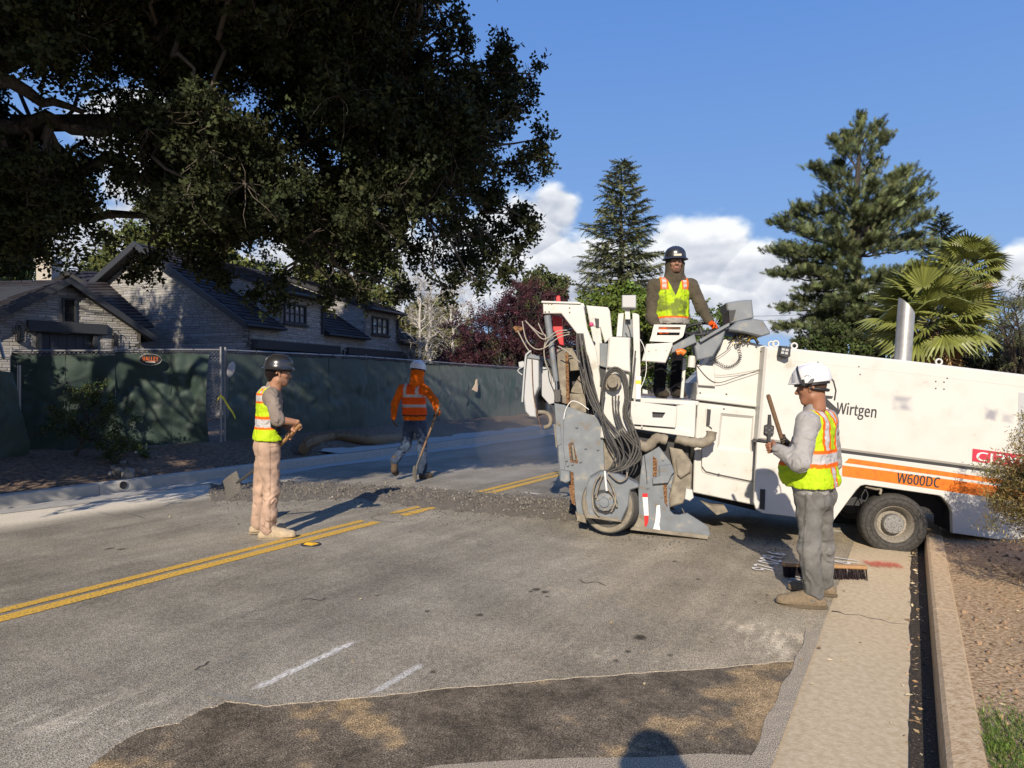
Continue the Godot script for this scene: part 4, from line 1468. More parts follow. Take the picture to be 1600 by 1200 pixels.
# ---------------------------------------------------------------- the live oak over the left half of the picture
func build_oak() -> void:
	var base := Vector3(-9.6, 0.4, -6.8)
	var root := thing("oak_tree", "large dark live oak whose crown overhangs the fence and fills the upper left", "tree", base)
	var fork := base + Vector3(0.5, 3.1, -0.2)
	var wood := Geo.new()
	var tr := limb(base - Vector3(0, .3, 0), fork, 0.48, 0.36, 0.02)
	wood.tube(tr[0], tr[1], 14)
	part("trunk", wood, M.bark, root)
	# places of the boughs that show: image outline, each at its own distance
	var outline := PackedVector2Array([Vector2(-60, -80), Vector2(690, -80), Vector2(690, 20), Vector2(640, 62), Vector2(640, 110), Vector2(700, 95), Vector2(795, 85), Vector2(815, 130), Vector2(790, 165), Vector2(820, 215), Vector2(822, 245), Vector2(790, 275), Vector2(740, 300), Vector2(735, 330), Vector2(815, 345), Vector2(790, 390), Vector2(730, 418), Vector2(650, 415), Vector2(590, 405), Vector2(440, 400), Vector2(400, 385), Vector2(330, 368), Vector2(260, 350), Vector2(195, 360), Vector2(170, 335), Vector2(150, 345), Vector2(110, 360), Vector2(40, 400), Vector2(-60, 425)])
	var shown := []
	var tries := 0
	while shown.size() < 310 and tries < 9000:
		tries += 1
		var p := Vector2(rng.randf_range(-60, 840), rng.randf_range(-80, 450))
		var d := lerpf(6.2, 8.6, clampf((p.x + 60) / 900.0, 0, 1)) + rng.randf_range(-0.9, 2.4)
		if p.y > 330: d = maxf(d, 7.4)
		var r := rng.randf_range(0.34, 0.62)
		var rp := r * F / d * 0.92
		if not Geometry2D.is_point_in_polygon(p, outline): continue
		var near := 1e9
		for k in outline.size():
			var q := Geometry2D.get_closest_point_to_segment(p, outline[k], outline[(k + 1) % outline.size()])
			near = minf(near, q.distance_to(p))
		if near < rp * 0.85:
			r *= clampf(near / (rp * 0.85), 0.42, 1.0)
			if near < rp * 0.3: continue
		# windows of sky inside the crown
		var open := false
		for h in [[50, 150, 18], [95, 285, 8], [150, 215, 8], [345, 130, 12], [415, 172, 13], [230, 110, 11], [470, 262, 10], [185, 350, 22], [110, 120, 12]]:
			if p.distance_to(Vector2(h[0], h[1])) < h[2] + rp * 0.75: open = true
		if open: continue
		shown.append([at(p.x, p.y, d), r])
	for k in 26:   # the left edge is closed by leaves too
		shown.append([at(rng.randf_range(-60, 110), rng.randf_range(230, 355), rng.randf_range(6.6, 8.4)), rng.randf_range(.3, .45)])
	# sprigs that break the outline
	for e in [[700, 24, 7.6, .16], [670, 70, 7.9, .2], [700, 85, 8, .22], [800, 75, 8.2, .16], [780, 90, 8.2, .2], [828, 115, 8.2, .16], [806, 165, 8.1, .16], [836, 218, 8.2, .18], [838, 245, 8.2, .15], [815, 255, 8.3, .2], [775, 285, 8.2, .16], [765, 318, 8.3, .14], [800, 335, 8.3, .2], [828, 345, 8.2, .12], [812, 392, 8.4, .14], [790, 412, 8.4, .16], [745, 438, 8.4, .15], [690, 446, 8.4, .2], [628, 455, 8.4, .18], [560, 450, 8.2, .2], [430, 448, 8.0, .16], [418, 462, 8.0, .1], [235, 402, 7.8, .16], [225, 425, 7.8, .09], [330, 408, 7.8, .16], [300, 395, 7.8, .14], [345, 425, 7.9, .08], [520, 452, 8.1, .15], [752, 368, 8.3, .2], [735, 55, 7.9, .08]]:
		shown.append([at(e[0], e[1], e[2]), e[3]])
	# the rest of the crown, above and to the left of the picture
	var rest := []
	var cc := Vector3(-8.2, 5.4, -7.4)
	tries = 0
	while rest.size() < 230 and tries < 9000:
		tries += 1
		var d := Vector3(rng.randfn(0, 1), rng.randfn(0, 1), rng.randfn(0, 1)).normalized() * pow(rng.randf(), 0.4)
		var p := cc + d * Vector3(7.4, 4.6, 5.0)
		var h := p.y - 0.1
		# nothing over the sunlit carriageway: its shadow would fall short of the far half of the road
		if h < 1.6: continue
		var s := p + SUN_TRAVEL * (p.y / -SUN_TRAVEL.y)
		var lim := along([[-9.0, 6.2], [-5.4, 8.2], [-4.4, 11.6], [-2.0, 12.6], [2.0, 15.0]], s.x)
		if -s.z < lim: continue
		if p.z < -2.0:
			var X := 800 + F * p.x / -p.z
			var Y := 600 - F * (p.y - EYE.y) / -p.z
			if X > -90 and Y > -120: continue
		rest.append([p, rng.randf_range(.6, 1.0)])
	tries = 0
	var seen := shown.size()
	while rest.size() < 640 and tries < 9000:  # unseen boughs added sunward, to shade the visible crown
		tries += 1
		var o: Vector3 = shown[rng.randi() % seen][0]
		var p := o - SUN_TRAVEL * rng.randf_range(1.5, 11.0) + Vector3(rng.randfn(0, .5), rng.randfn(0, .4), rng.randfn(0, .5))
		if p.y > 10.5: continue
		var s := p + SUN_TRAVEL * (p.y / -SUN_TRAVEL.y)
		if -s.z < along([[-9.0, 6.2], [-5.4, 8.2], [-4.4, 11.6], [-2.0, 12.6], [0.0, 14.0], [2.0, 17.0]], s.x): continue
		if p.z < -0.6:
			var X := 800 + F * p.x / -p.z
			var Y := 600 - F * (p.y - EYE.y) / -p.z
			if X > -130 and Y > -150: continue
		rest.append([p, rng.randf_range(.5, .85)])
	# high boughs out of view, added to shade the house
	for k in 260:
		var d := Vector3(rng.randfn(0, 1), rng.randfn(0, 1), rng.randfn(0, 1)).normalized() * pow(rng.randf(), 0.4)
		var p := (Vector3(-12.0, 9.8, -11.5) + d * Vector3(4.6, 2.6, 4.5)) if k % 2 == 0 else (Vector3(-9.6, 12.2, -12.5) + d * Vector3(4.4, 2.0, 4.0))
		var X := 800 + F * p.x / -p.z
		var Y := 600 - F * (p.y - EYE.y) / -p.z
		if X > -110 and Y > -110: continue
		rest.append([p, rng.randf_range(.7, 1.1)])
	# a gap in the leaves lets the sun through to the man in orange
	var man := Vector3(-1.55, 1.15, -11.3)
	rest = rest.filter(func(q): return (q[0] - man).cross(SUN_TRAVEL.normalized()).length() > q[1] + .55)
	for fleck in [at(90, 580, 13.0), at(290, 640, 14.1), at(150, 572, 13.2), at(235, 655, 13.8), at(338, 606, 14.3), at(480, 620, 17.0), at(600, 700, 15.0), at(760, 715, 14.5), at(120, 480, 21.0), at(215, 520, 22.5)]:  # unseen boughs removed so that sun flecks fall at these points
		rest = rest.filter(func(q): return (q[0] - fleck).cross(SUN_TRAVEL.normalized()).length() > q[1] * .8 + .26)
	var xs := []
	var cols := []
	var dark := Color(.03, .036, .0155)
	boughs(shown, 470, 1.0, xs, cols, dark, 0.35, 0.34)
	var leaf := [leaf_spray(13, .062, .036, .17, 1), leaf_spray(11, .056, .034, .14, 2), leaf_spray(15, .066, .036, .2, 3)]
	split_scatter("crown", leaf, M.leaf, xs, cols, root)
	var xr := []
	var cr := []
	boughs(rest, 110, 2.0, xr, cr, dark, 0.3, 0.3)
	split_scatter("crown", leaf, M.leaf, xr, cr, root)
	# limbs: a few great ones, then a branch from the nearest of them to each bough
	var limbs := []
	for q in [[at(-40, 195, 6.6), at(250, 200, 7.2)], [at(-60, 110, 6.0), at(130, 175, 6.8)], [at(-60, 20, 6.2), at(330, 45, 6.9)], [at(100, 55, 7.4), at(620, 120, 8.2)], [at(200, 190, 7.6), at(640, 260, 8.4)], [at(60, 210, 8), at(480, 380, 8.3)], [at(-60, 330, 8), at(300, 330, 8.4)], [Vector3(-10.2, 5.5, -8), Vector3(-12.6, 10.0, -11.8)], [Vector3(-9.6, 6.0, -8.5), Vector3(-9.2, 12.6, -12.8)], [Vector3(-9.0, 6.2, -5.6), Vector3(-5.8, 8.6, -2.4)], [Vector3(-9.6, 5.2, -4.6), Vector3(-10.4, 8.2, -.6)], [Vector3(-8.4, 5.6, -6.6), Vector3(-4.4, 8.0, -5.4)], [Vector3(-8.2, 6.4, -7.8), Vector3(-4.2, 9.4, -8.8)]]:
		limbs.append(q)
	var br := Geo.new()
	for q in limbs:
		var a := limb(fork, q[0], 0.13, 0.085, 0.02)
		br.tube(a[0], a[1], 9)
		var b := limb(q[0], q[1], 0.085, 0.025, 0.025, 9)
		br.tube(b[0], b[1], 9)
	part("limb", br, M.bark, root).set_meta("kind", "stuff")
	var tw := Geo.new()
	for c in shown + rest:
		var best := 1e9
		var from := fork
		for q in limbs:
			for k in 9:
				var s: Vector3 = (q[0] as Vector3).lerp(q[1], k / 8.0)
				var dd := s.distance_to(c[0])
				if dd < best:
					best = dd
					from = s
		var a := limb(from, c[0], 0.022 + 0.012 * best * 0.5, 0.008, 0.05, 6)
		tw.tube(a[0], a[1], 5, false)
		for k in 9:
			var d: Vector3 = Vector3(rng.randfn(0, 1), rng.randfn(0, 1) - 0.3, rng.randfn(0, 1)).normalized() * c[1] * rng.randf_range(.6, 1.1)
			var t := limb(c[0], (c[0] as Vector3) + d, 0.007, 0.002, 0.06, 4)
			tw.tube(t[0], t[1], 3, false)
	part("twig", tw, M.twig, root).set_meta("kind", "stuff")

# ---------------------------------------------------------------- the trees further off
func cone_tree(root: Node3D, base: Vector3, h: float, profile: Array, whorls: int, spray: Array, size: float, base_col: Color, bare := 0.1, density := 1.0, lean := 0.0, tilt := Vector2(-0.1, 0.35)) -> void:
	var wood := Geo.new()
	var top := base + Vector3(lean, h, 0)
	var tr := limb(base, top, 0.018 * h + 0.06, 0.02, 0.004, 9)
	wood.tube(tr[0], tr[1], 8)
	part("trunk", wood, M.bark, root)
	var xs := []
	var cols := []
	var arms := Geo.new()
	for w in whorls:
		var t := bare + (1.0 - bare) * pow(maxf(w + rng.randf_range(-.2, .2), 0.0) / whorls, 0.92)
		t = clampf(t, 0, 0.995)
		var c := base.lerp(top, t)
		var reach := along(profile, t)
		var n := 4 + rng.randi() % 4
		var a0 := rng.randf() * TAU
		for k in n:
			var an := a0 + TAU * k / n + rng.randf_range(-.3, .3)
			var l := reach * rng.randf_range(.66, 1.15)
			if rng.randf() < 0.08: l *= 0.45
			var rise := lerpf(tilt.x, tilt.y, t) + rng.randf_range(-.12, .12)
			var d := Vector3(cos(an), rise, sin(an)).normalized()
			var end := c + d * l
			var pts := [c, c.lerp(end, .5) + Vector3(0, -0.05 * l, 0), end + Vector3(0, 0.04 * l, 0)]
			arms.tube(pts, [0.012 * h * (1.0 - t) * 0.5 + 0.015, 0.02, 0.008], 4, false)
			var m := maxi(4, int(l / size * 8.0 * density))
			for s in m:
				var f := lerpf(0.22, 1.02, pow((s + rng.randf()) / m, 0.8))
				var p := c.lerp(end, f) + Vector3(0, -0.05 * l * sin(f * PI) + rng.randfn(0, .04) * size, 0)
				var side := (1.0 if s % 2 == 0 else -1.0) * rng.randf_range(.25, 1.0) * (1.0 - 0.55 * f)
				var sd := (d + d.cross(Vector3.UP).normalized() * side * 1.3 + Vector3(0, rng.randf_range(-.3, .12) if s % 3 > 0 else rng.randf_range(-1.6, -.5), 0)).normalized()
				var q := size * rng.randf_range(.7, 1.25)
				var zz := sd.cross(Vector3.UP).normalized()
				var bs := Basis(zz, sd, zz.cross(sd)).rotated(sd, rng.randfn(0, .5))
				xs.append(Transform3D(bs.scaled_local(Vector3(q, q, q)), p))
				cols.append(tint(base_col, 0.25, 0.06))
	part("branch", arms, M.bark, root).set_meta("kind", "stuff")
	split_scatter("foliage", spray, M.needle, xs, cols, root)

func round_tree(called: String, label: String, base: Vector3, puffs: Array, sprays: int, size: float, col: Color, leaf: Array, trunk_r: float, group := "", dv := 0.25) -> Node3D:
	var root := thing(called, label, "shrub" if called == "shrub" else "tree", base, group)
	var mid := Vector3.ZERO
	for p in puffs: mid += p[0]
	mid /= puffs.size()
	var fork := base.lerp(mid, 0.45)
	fork.y = lerpf(base.y, mid.y, 0.5)
	var wood := Geo.new()
	var tr := limb(base, fork, trunk_r, trunk_r * 0.7, 0.03)
	wood.tube(tr[0], tr[1], 8)
	part("trunk", wood, M.bark, root)
	var br := Geo.new()
	for p in puffs:
		var a := limb(fork, p[0], trunk_r * 0.45, trunk_r * 0.12, 0.05, 6)
		br.tube(a[0], a[1], 5, false)
		for k in 5:
			var d: Vector3 = Vector3(rng.randfn(0, 1), rng.randfn(0, .8), rng.randfn(0, 1)).normalized() * p[1] * 0.95
			var t := limb(p[0], (p[0] as Vector3) + d, trunk_r * 0.1, trunk_r * 0.03, 0.06, 4)
			br.tube(t[0], t[1], 4, false)
	part("branch", br, M.bark, root).set_meta("kind", "stuff")
	var xs := []
	var cols := []
	boughs(puffs, sprays, size, xs, cols, col, 0.1, dv)
	split_scatter("foliage", leaf, M.leaf, xs, cols, root)
	return root

func puff_cloud(x0: float, x1: float, y0: float, y1: float, d: float, n: int, r: float, deep := 2.0, shape := 1.0) -> Array:
	var o := []
	for k in n:
		var an := rng.randf() * TAU
		var q := pow(rng.randf(), 0.5)
		var X := (x0 + x1) / 2 + (x1 - x0) / 2 * q * cos(an)
		var Y := (y0 + y1) / 2 + (y1 - y0) / 2 * q * sin(an) * shape
		var p := at(X, Y, d + rng.randf_range(-deep, deep))
		if p.y < 0.4: continue
		o.append([p, r * rng.randf_range(.7, 1.3)])
	return o

func foot_of(x: float, d: float) -> Vector3:
	var p := at(x, 600, d)
	p.y = -0.1
	return p

func build_far_trees() -> void:
	M.twig = mat(lin(.12, .1, .08), 0.95)
	M.needle = vmat(0.7, 0.25)
	M.needle.backlight_enabled = true
	M.needle.backlight = Color(0.16, 0.16, 0.16)
	var leaf_big := [leaf_spray(12, .2, .12, .5, 11), leaf_spray(10, .17, .11, .4, 12)]
	var leaf_small := [leaf_spray(16, .1, .055, .5, 13), leaf_spray(14, .09, .05, .42, 14)]
	# the symmetrical conifer behind the operator
	var fir := [needle_spray(40, .34, .85, 21, .3, .026), needle_spray(34, .3, .75, 22, .35, .026)]
	var b := foot_of(968, 44)
	var root := thing("conifer", "tall pointed conifer standing clear above the milling machine's operator", "tree", b)
	cone_tree(root, b, at(968, 249, 44).y - b.y, [[0.0, 3.3], [0.3, 3.3], [0.5, 2.75], [0.68, 2.2], [0.82, 1.55], [0.93, .8], [1.0, .12]], 56, fir, 0.62, Color(.15, .165, .085), 0.12, 0.7, 0.15, Vector2(-0.22, 0.3))
	# the great pine on the right, of broken outline, and the small one beside it
	var pine := [needle_spray(64, .32, .5, 23, .9, .009), needle_spray(58, .28, .44, 24, .9, .009)]
	pine_tree(pine)
	b = foot_of(1476, 46)
	root = thing("conifer", "narrow dark conifer between the great pine and the palms", "tree", b)
	cone_tree(root, b, at(1470, 333, 46).y - b.y, [[0.0, 2.2], [0.5, 1.9], [0.75, 1.15], [0.9, .75], [1.0, .15]], 30, fir, 0.6, Color(.055, .07, .035), 0.2, 1.2, -0.2, Vector2(0.0, 0.5))
	palms()
	# purple plum and what stands round it
	var puffs := puff_cloud(700, 915, 478, 640, 31, 60, .8, 2.0) + puff_cloud(760, 900, 452, 540, 31, 36, .62, 1.5) + puff_cloud(690, 760, 500, 620, 31, 20, .6, 1.5)
	round_tree("plum_tree", "broad dark purple plum tree beyond the green fence", foot_of(812, 31), puffs, 60, 0.95, Color(.062, .025, .032), leaf_small, .16, "", 0.32)
	round_tree("tree", "olive green tree rising behind the purple plum tree", foot_of(848, 46), puff_cloud(815, 884, 430, 520, 46, 26, 1.0, 2.0), 34, 1.1, Color(.07, .085, .03), leaf_big, .2)
	round_tree("tree", "bright green leafy tree close behind the operator and the milling machine", foot_of(990, 34), puff_cloud(900, 1050, 462, 620, 34, 44, 1.0, 1.5) + puff_cloud(950, 1020, 465, 520, 34, 12, .85, 1.0), 30, 1.0, Color(.105, .145, .028), leaf_big, .15)
	round_tree("tree", "small bright green tree seen between the operator's arm and the grey seat", foot_of(1110, 36), puff_cloud(1060, 1150, 490, 620, 36, 26, .9, 1.0) + [[at(1098, 484, 36), .45], [at(1125, 490, 36), .5], [at(1140, 505, 36), .4]], 30, .9, Color(.085, .12, .03), leaf_big, .1)
	round_tree("tree", "grey green olive tree with bare forked limbs at the right edge", foot_of(1580, 24), puff_cloud(1540, 1690, 452, 540, 24, 30, .62, 1.5) + puff_cloud(1600, 1700, 480, 620, 24, 14, .7, 1.2) + puff_cloud(1545, 1600, 470, 600, 26, 12, .6, 1.0), 62, .6, Color(.115, .12, .058), leaf_small, .13)
	round_tree("tree", "dark green bushy tree filling the gap below the great pine", foot_of(1290, 37), puff_cloud(1215, 1400, 520, 640, 37, 44, 1.0, 2.0), 34, 1.0, Color(.05, .068, .022), leaf_big, .2)
	round_tree("tree", "dark low bushes behind the palm and the milling machine", foot_of(1480, 28), puff_cloud(1420, 1620, 540, 640, 28, 34, .9, 1.5), 34, .8, Color(.05, .06, .026), leaf_big, .15)
	# pale leafless birches between house and plum
	birch(648, 34, 440, "pale bare birch with a leaning trunk behind the end of the house")
	birch(700, 36, 440, "white stemmed bare birch in front of the purple plum tree")
	birch(672, 39, 430, "thin white birch furthest back behind the house end")
	round_tree("tree", "yellow green tree seen between the birches and the house end", foot_of(668, 52), puff_cloud(590, 760, 480, 620, 52, 40, 1.5, 2.5), 22, 1.4, Color(.13, .13, .05), leaf_big, .2)
	# trees behind the house
	round_tree("tree", "sunlit yellow green tree behind the chimney at the left", foot_of(30, 45), puff_cloud(-80, 130, 395, 620, 45, 50, 1.5, 2.5), 20, 1.5, Color(.12, .125, .035), leaf_big, .3)
	round_tree("tree", "tall green tree behind the left gable of the house", foot_of(260, 50), puff_cloud(120, 400, 300, 620, 50, 90, 1.8, 3.0), 18, 1.7, Color(.085, .1, .032), leaf_big, .4)
	round_tree("tree", "green tree behind the middle of the house roof", foot_of(520, 56), puff_cloud(390, 620, 330, 620, 56, 66, 1.8, 3.0), 18, 1.8, Color(.09, .105, .035), leaf_big, .4)
	round_tree("tree", "dark tree behind the left end of the fence", foot_of(-160, 38), puff_cloud(-360, 60, 250, 620, 38, 70, 1.7, 3.0), 18, 1.5, Color(.045, .06, .022), leaf_big, .4)

func pine_tree(pine: Array) -> void:
	var d := 38.0
	var b := foot_of(1338, d)
	var root := thing("pine_tree", "great dark pine with a crooked top and layered boughs on the right", "tree", b)
	var wood := Geo.new()
	var stem := [b, at(1338, 520, d), at(1337, 420, d), at(1336, 330, d + .1), at(1341, 260, d), at(1345, 195, d)]
	wood.tube(stem, [.42, .34, .26, .2, .11, .03], 9)
	part("trunk", wood, M.bark, root)
	var arms := Geo.new()
	var xs := []
	var cols := []
	# boughs: start height on the stem, tip in the picture, depth of the tip
	var list := [[240, 1345, 186, 0], [250, 1372, 196, 0], [262, 1302, 220, 0], [275, 1384, 214, .4], [265, 1322, 212, 0], [300, 1272, 262, .5], [300, 1310, 258, -1], [310, 1372, 255, -.8], [330, 1292, 280, -1], [335, 1365, 290, 1.5],
		[350, 1288, 312, .8], [350, 1250, 325, 0], [370, 1420, 268, .2], [372, 1438, 285, 1], [380, 1400, 278, -1], [385, 1445, 310, 0], [380, 1412, 318, -1], [395, 1446, 340, .8], [400, 1425, 372, -1], [400, 1450, 385, 0], [385, 1240, 338, -.8], [395, 1216, 350, .4], [410, 1222, 388, 0], [415, 1208, 395, .8], [400, 1262, 365, -1.2],
		[430, 1240, 415, -1], [440, 1214, 430, .5], [440, 1262, 425, 1.5], [430, 1305, 345, 2], [420, 1350, 350, -2], [410, 1385, 340, -2], [440, 1440, 420, 0], [450, 1420, 440, -1.2], [455, 1390, 430, 1.8], [470, 1250, 470, 0], [480, 1225, 485, .6], [490, 1265, 500, -1], [500, 1222, 515, .8], [505, 1300, 480, 1.8], [510, 1330, 500, 2], [500, 1400, 500, 1.5], [510, 1430, 510, 0], [520, 1250, 540, 0], [440, 1290, 450, 1.6], [460, 1345, 455, 2.0], [470, 1310, 470, 2.2], [450, 1260, 455, .8], [480, 1345, 490, 2.2], [490, 1380, 490, 1.8], [500, 1275, 520, 1.9], [515, 1320, 530, 2.2], [530, 1290, 540, 1.4], [530, 1360, 540, 1.6], [350, 1330, 300, 1.6], [365, 1345, 330, 1.8], [390, 1300, 380, 1.9], [390, 1370, 375, 1.8], [455, 1330, 415, 2.0], [420, 1280, 395, 1.5], [480, 1370, 470, 1.9], [345, 1395, 300, .9], [360, 1385, 320, 1.4]]
	for q in list:
		var t: float = (q[0] - 195.0) / 405.0
		var c := at(1338, q[0], d)
		var tip := at(q[1], q[2], d - q[3])
		var l := (tip - c).length()
		var pts := []
		var rs := PackedFloat32Array()
		for k in 6:
			var f := k / 5.0
			pts.append(c.lerp(tip, f) + Vector3(0, (0.10 * l) * (f * f - f), 0) + Vector3(rng.randfn(0, .03), rng.randfn(0, .02), rng.randfn(0, .03)) * l * sin(f * PI))
			rs.append(lerpf(0.03 + 0.07 * t, 0.02, f))
		arms.tube(pts, rs, 5, false)
		var n := int(46 + 34 * l)
		for s in n:
			var f := 1.0 - 0.72 * pow(rng.randf(), 1.5)
			var wide := lerpf(.42, .2, f) * clampf(l / 2.6, .55, 1.35)
			var p: Vector3 = (pts[0] as Vector3).lerp(pts[5], f) + Vector3(rng.randfn(0, wide), rng.randfn(0.06, wide * 0.36), rng.randfn(0, wide))
			var sd := ((tip - c).normalized() * 0.6 + Vector3(rng.randfn(0, .6), rng.randf_range(.1, .9), rng.randfn(0, .6))).normalized()
			var k := rng.randf_range(.55, 1.0)
			xs.append(Transform3D(basis_to(sd, rng.randf() * TAU).scaled_local(Vector3(k, k, k)), p))
			cols.append(tint(Color(.125, .15, .07), 0.26, 0.07))
	part("bough", arms, M.bark, root).set_meta("kind", "stuff")
	split_scatter("foliage", pine, M.needle, xs, cols, root)

func birch(x: float, d: float, top: float, label: String) -> void:
	var b := foot_of(x, d)
	var root := thing("birch_tree", label, "tree", b, "")
	var g := Geo.new()
	var tip := at(x + rng.randf_range(-25, 10), top, d)
	var tr := limb(b, tip, .13, .03, .012, 9)
	g.tube(tr[0], tr[1], 8)
	part("trunk", g, M.birch, root)
	var br := Geo.new()
	var xs := []
	var cols := []
	for k in 34:
		var t := rng.randf_range(.3, .98)
		var i := int(t * 8)
		var c: Vector3 = (tr[0][i] as Vector3).lerp(tr[0][mini(i + 1, 8)], t * 8 - i)
		var an := rng.randf() * TAU
		var l := rng.randf_range(.8, 2.4) * (1.15 - t * 0.6)
		var e := c + Vector3(cos(an) * .7, rng.randf_range(.35, 1.0), sin(an) * .7).normalized() * l
		var a := limb(c, e, .035, .012, .06, 6)
		br.tube(a[0], a[1], 4, false)
		for s in 9:
			var p: Vector3 = a[0][rng.randi_range(2, 5)]
			var a2 := limb(p, p + Vector3(rng.randfn(0, .4), rng.randf_range(-.3, .6), rng.randfn(0, .4)), .01, .004, .08, 4)
			br.tube(a2[0], a2[1], 3, false)
			if rng.randf() < 0.5:
				xs.append(Transform3D(basis_to(Vector3(rng.randfn(0, 1), -.5, rng.randfn(0, 1)), 0.0).scaled_local(Vector3.ONE * .5), a2[0][3]))
				cols.append(tint(Color(.2, .17, .1), .3, .05))
	part("branch", br, M.birch, root).set_meta("kind", "stuff")
	scatter("foliage", leaf_spray(8, .13, .07, .5, 61), M.leaf, xs, cols, root)

# a fan leaf: stalk, and a pleated fan of blades split at the tips, drooping
func fan_leaf(len_: float, seed_: int, blades := 26, droop := 0.25) -> ArrayMesh:
	var r := RandomNumberGenerator.new()
	r.seed = seed_
	var g := Geo.new()
	g.col = Color(.2, .2, .07)
	g.tube([Vector3(0, 0, 0), Vector3(0, len_ * .35, 0.02), Vector3(0, len_ * .62, 0.0)], [.022, .016, .012], 5, false)
	var hub := Vector3(0, len_ * .6, 0)
	var fan := len_ * .62
	for k in blades:
		var a := lerpf(-2.15, 2.15, (k + .5) / blades)
		var w := 2.15 / blades
		var l := fan * (0.82 + 0.2 * cos(a * 0.6)) * r.randf_range(.92, 1.06)
		var tone := r.randf_range(.75, 1.2)
		g.col = Color(.19 * tone, .21 * tone, .05 * tone)
		var dir := func(an: float, rad: float, out: float) -> Vector3:
			return hub + Vector3(sin(an) * rad, cos(an) * rad, 0.0) + Vector3(0, 0, out) + Vector3(0, 0, -droop * pow(rad / fan, 2.0) * fan * (0.7 + 0.3 * absf(a)))
		var p0: Vector3 = hub
		var mid_l := l * 0.62
		var c1: Vector3 = dir.call(a, mid_l, 0.02)
		var e0: Vector3 = dir.call(a - w, mid_l, -0.012)
		var e1: Vector3 = dir.call(a + w, mid_l, -0.012)
		var tip: Vector3 = dir.call(a + r.randfn(0, .02), l, 0.0) + Vector3(0, 0, -droop * l * r.randf_range(0, .5))
		for t in [[p0, e0, c1], [p0, c1, e1], [e0, tip, c1], [c1, tip, e1]]:
			var nn: Vector3 = (t[1] - t[0]).cross(t[2] - t[0]).normalized()
			if nn.z < 0: nn = -nn
			g.tri(t[0], t[1], t[2], nn)
	return g.mesh()

func palm(label: String, crown: Vector3, base: Vector3, n: int, size: float, dead: int, seed_: int) -> void:
	var root := thing("fan_palm", label, "palm", base)
	var g := Geo.new()
	g.tube([base, base.lerp(crown, .5), crown], [.24, .2, .2], 10)
	part("trunk", g, M.bark, root)
	var kinds := [fan_leaf(size, seed_), fan_leaf(size * 1.06, seed_ + 1, 24, .35), fan_leaf(size * .94, seed_ + 2, 28, .16)]
	for k in n + dead:
		var o := MeshInstance3D.new()
		o.name = numbered("leaf" if k < n else "dry_leaf", root)
		o.mesh = kinds[k % 3]
		o.material_override = M.palm if k < n else M.palm_dry
		root.add_child(o, true)
		var an := k * 2.39996 + rng.randf_range(-.2, .2)
		var el := lerpf(1.35, -0.55, pow((k + .5) / n, 0.85)) if k < n else rng.randf_range(-1.2, -0.7)
		var d := Vector3(cos(an) * cos(el), sin(el), sin(an) * cos(el))
		var zz := (Vector3.UP - d * d.dot(Vector3.UP)).normalized()
		if zz.length() < .1: zz = Vector3(-cos(an), 0, -sin(an))
		var bs := Basis(d.cross(zz), d, zz).orthonormalized().rotated(d, rng.randfn(0, .35))
		o.transform = Transform3D(bs, crown - root.position + d * 0.12)

func palms() -> void:
	M.palm = vmat(0.45, 0.5)
	M.palm.backlight_enabled = true
	M.palm.backlight = Color(0.3, 0.3, 0.3)
	M.palm_dry = mat(lin(.3, .2, .09), 0.9)
	M.birch = surf([[0.35, lin(.2, .18, .16)], [0.45, lin(.5, .47, .42)], [0.7, lin(.6, .57, .52)]], 0.04, 1.0, 0.9)
	palm("broad fan palm with bright yellow green leaves behind the exhaust pipe", at(1452, 503, 19.5), foot_of(1506, 19.5), 44, 1.36, 8, 31)
	palm("taller and further fan palm rising over the broad one", at(1510, 420, 28.0), foot_of(1510, 28.0), 34, 1.15, 14, 34)

# ---------------------------------------------------------------- the cold milling machine
var MF := Transform3D()

func mp(x: float, y: float, z := 0.0) -> Vector3:   # the place on the machine's plane z that shows there
	var inv := MF.affine_inverse()
	var o := inv * EYE
	var d := inv.basis * (at(x, y, 1.0) - EYE)
	return o + d * ((z - o.z) / d.z)

func mpoly(list: Array, z: float) -> PackedVector2Array:
	var p := PackedVector2Array()
	for q in list:
		var w := mp(q[0], q[1], z)
		p.append(Vector2(w.x, w.y))
	return p

func plate(called: String, list: Array, front: float, back: float, m: Material, root: Node3D, bev := 0.006) -> MeshInstance3D:
	var g := Geo.new()
	g.prism(mpoly(list, front), back, front, bev)
	return part(called, g, m, root, true)

func mline(list: Array, z: float, smooth := 4) -> Array:   # a smooth curve through pixel places; an entry may bring its own z
	var c := Curve3D.new()
	var pts := []
	for q in list: pts.append(mp(q[0], q[1], q[2] if q.size() > 2 else z))
	return spline(pts, smooth)

func spline(pts: Array, smooth := 4) -> Array:
	var o := []
	for k in pts.size() - 1:
		var p0: Vector3 = pts[maxi(k - 1, 0)]
		var p1: Vector3 = pts[k]
		var p2: Vector3 = pts[k + 1]
		var p3: Vector3 = pts[mini(k + 2, pts.size() - 1)]
		for s in smooth:
			o.append(p1.cubic_interpolate(p2, p0, p3, float(s) / smooth))
	o.append(pts[-1])
	return o

func hose(called: String, list: Array, z: float, r: float, m: Material, root: Node3D, sides := 7) -> MeshInstance3D:
	var g := Geo.new()
	g.tube(mline(list, z), r, sides)
	return part(called, g, m, root, true)

func bolt(x: float, y: float, z: float, r: float, m: Material, root: Node3D) -> void:
	var g := Geo.new()
	var b := Basis(Vector3.RIGHT, PI / 2)
	g.lathe([Vector2(r * 1.5, 0), Vector2(r * 1.5, r * .3), Vector2(r, r * .32), Vector2(r, r * .95), Vector2(r * .85, r * 1.1), Vector2(0, r * 1.1)], 6, Transform3D(b, mp(x, y, z)), 10.0)
	part("bolt", g, m, root, true)

